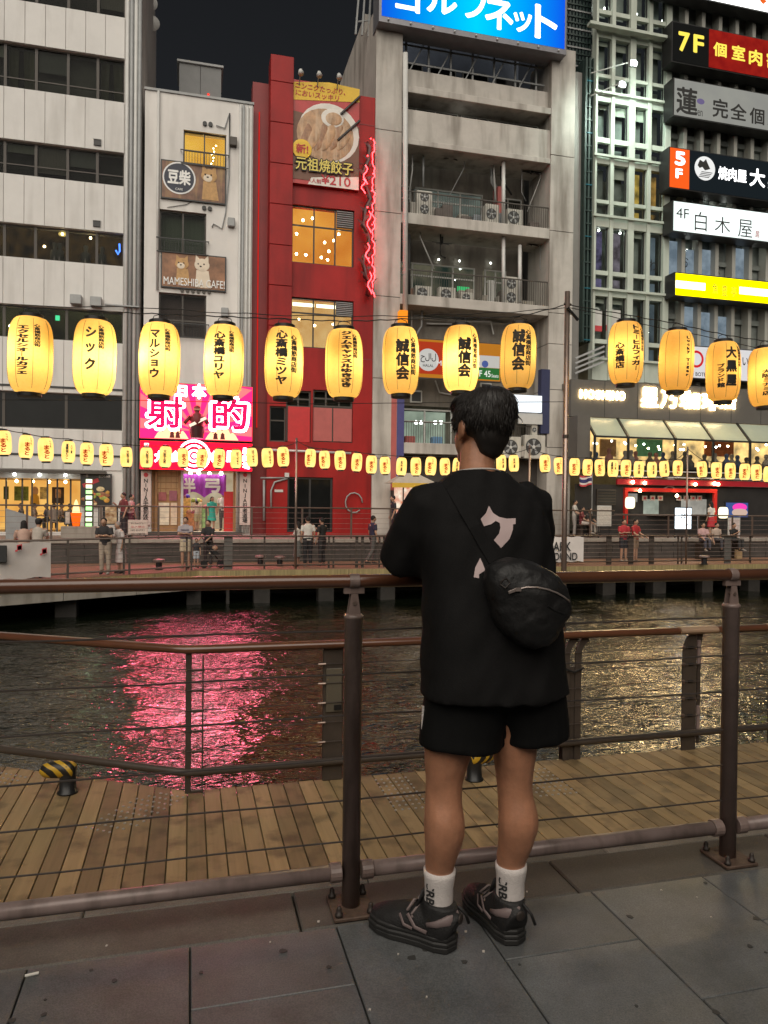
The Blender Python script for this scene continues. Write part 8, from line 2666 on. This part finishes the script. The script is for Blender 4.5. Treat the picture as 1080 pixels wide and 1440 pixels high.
# stroller beside the striped shirt
x, y = xx(300, 785, 25.5), 25.5
st = thing('stroller', 'dark baby stroller beside the woman in striped shirt', 'stroller', (x, y, DECK_Z))
zq = DECK_Z
MB().ring([(x-.35, y, zq+1.0), (x-.2, y, zq+.75), (x+.25, y, zq+.15)], .018, 6).ring([(x-.35, y+.4, zq+1.0), (x-.2, y+.4, zq+.75), (x+.25, y+.4, zq+.15)], .018, 6).ring([(x-.35, y, zq+1.0), (x-.35, y+.4, zq+1.0)], .018, 6).ring([(x+.1, y, zq+.5), (x-.3, y, zq+.12)], .018, 6).ring([(x+.1, y+.4, zq+.5), (x-.3, y+.4, zq+.12)], .018, 6).build('frame', m_fr_dark, st, smooth=True)
MB().add([(x-.22, y+.02, zq+.8), (x-.22, y+.38, zq+.8), (x-.05, y+.38, zq+.4), (x-.05, y+.02, zq+.4), (x+.28, y+.02, zq+.42), (x+.28, y+.38, zq+.42), (x+.34, y+.38, zq+.2), (x+.34, y+.02, zq+.2)], [(0, 1, 2, 3), (3, 2, 5, 4), (4, 5, 6, 7), (0, 3, 4), (1, 5, 2)]).build('seat', m_nylon, st)
n = 8
MB().add([(x-.22+.36*(1-cos(k/n*1.5)), y+yy_, zq+.8+.28*sin(k/n*1.5)) for yy_ in (0, .4) for k in range(n+1)], [(k, k+1, n+2+k, n+1+k) for k in range(n)]).build('hood', m_nylon, st, smooth=True)
for wx in (-.3, .25):
    for wy in (0, .4):
        MB().lathe([(.12, -.02), (.12, .02)], (x+wx, y+wy, zq+.122), 14, 'Y').build('wheel', m_black, st)
MB().ball((x+.05, y+.2, zq+.66), .1, n=12, m=8).build('child_head', FAR_SKIN, st, smooth=True)
MB().ring([(x-.02, y+.2, zq+.45), (x+.0, y+.2, zq+.56)], [.13, .1], 10).build('blanket', cloth((.6, .56, .5)), st, smooth=True)
# paper bag beside the seated person in black
x, y = xx(1040, 785, 27.1), 27.1
t = thing('paper_bag', 'brown paper bag beside the seated person in black', 'bag', (x, y, DECK_Z))
MB().box(x-.15, x+.15, y, y+.14, DECK_Z+.002, DECK_Z+.4).build('sack', M('kraft paper', (.4, .28, .15), .8), t, bevel=.01)
MB().ring([(x-.07, y+.07, DECK_Z+.39), (x-.06, y+.07, DECK_Z+.5), (x+.06, y+.07, DECK_Z+.5), (x+.07, y+.07, DECK_Z+.39)], .01, 5).build('handle', m_wire, t)
# bench for the seated people
for xa_, xb_, yb_, zb_, lab in ((980, 1040, 27.25, DECK_Z, 'low bench carrying the seated group on the far deck'), (812, 834, 29.75, 0.0, 'low bench carrying the two seated by the grey pole')):
    x0, x1 = xx(xa_, 770, yb_), xx(xb_, 770, yb_)
    t = thing('bench', lab, 'bench', (x0, yb_, zb_), 'benches on the far bank')
    MB().box(x0, x1, yb_-.15, yb_+.3, zb_+(.69 if zb_ < 0 else .48), zb_+(.74 if zb_ < 0 else .53)).build('seat', m_dpost, t)
    for s in (x0+.1, x1-.2):
        MB().box(s, s+.1, yb_-.1, yb_+.25, zb_, zb_+(.689 if zb_ < 0 else .479)).build('leg', m_dpost, t)
# extra clutter on the galleries
random.seed(9)
GB = [o for o in COL.objects if o.name.startswith('concrete_gallery_building')][0]
for k in range(26):
    px = random.uniform(578, 765)
    lvl = random.choice((zS1, zT1))
    x = xx(px, 300, FY+1.0)
    h = random.uniform(.2, .9)
    w = random.uniform(.1, .35)
    MB().box(x-w, x+w, FY+.7+random.random()*.5, FY+1.35+random.random()*.4, lvl+.09, lvl+.09+h).build('stored_box', M('stored things', random.choice(((.3, .28, .24), (.12, .1, .09), (.2, .22, .24), (.35, .2, .14), (.4, .38, .34))), .7, var=.3), GB, bevel=.02)
for k in range(14):
    px = random.uniform(575, 765)
    lvl = random.choice((zB0-.16, zS0-.02, zT0-.02))
    x = xx(px, 300, FY+.8)
    MB().ring([(x, FY+.8, lvl), (x, FY+.8, lvl-random.uniform(.2, 1.2)), (x+random.uniform(-.8, .8), FY+.9, lvl-random.uniform(1.0, 2.0))], random.choice((.02, .035, .05)), 6).build('pipework', random.choice((m_pipe_g, m_pipe_w, m_cord)), GB, smooth=True)
# guests in the cafe
random.seed(14)
for k, px in enumerate((30, 48, 66, 76, 86, 98)):
    y_ = FY+1.0+.4*(k % 3)
    person(('first', 'second', 'third', 'fourth', 'fifth', 'sixth')[k]+' guest from left seated behind the cafe window', xx(px, 715, y_), y_, .1, 1.6, random.choice((90, 270, 180, 10)), random.choice(((.12, .1, .1), (.3, .24, .2), (.06, .06, .08))), (.05, .05, .05), pose='sit', arms='crossed', grp='guests in the cafe')
finish()

for px, py, lab in ((210, 5, 'upper satellite dish on the side of the office block'), (213, 33, 'lower satellite dish on the side of the office block')):
    x, z = atY(px, py, FY+9)
    t = thing('satellite_dish', lab, 'satellite dish', (x, FY+9, z), 'satellite dishes')
    MB().lathe([(.02, 0), (.25, .06), (.42, .16), (.43, .17), (.25, .09), (.02, .03)], (x, FY+8.8, z), 18, 'Y').build('dish', m_pipe_w, t, smooth=True)
    MB().ring([(x, FY+8.85, z), (x-.5, FY+9.1, z-.3)], .03, 6).build('arm', m_pipe_g, t)
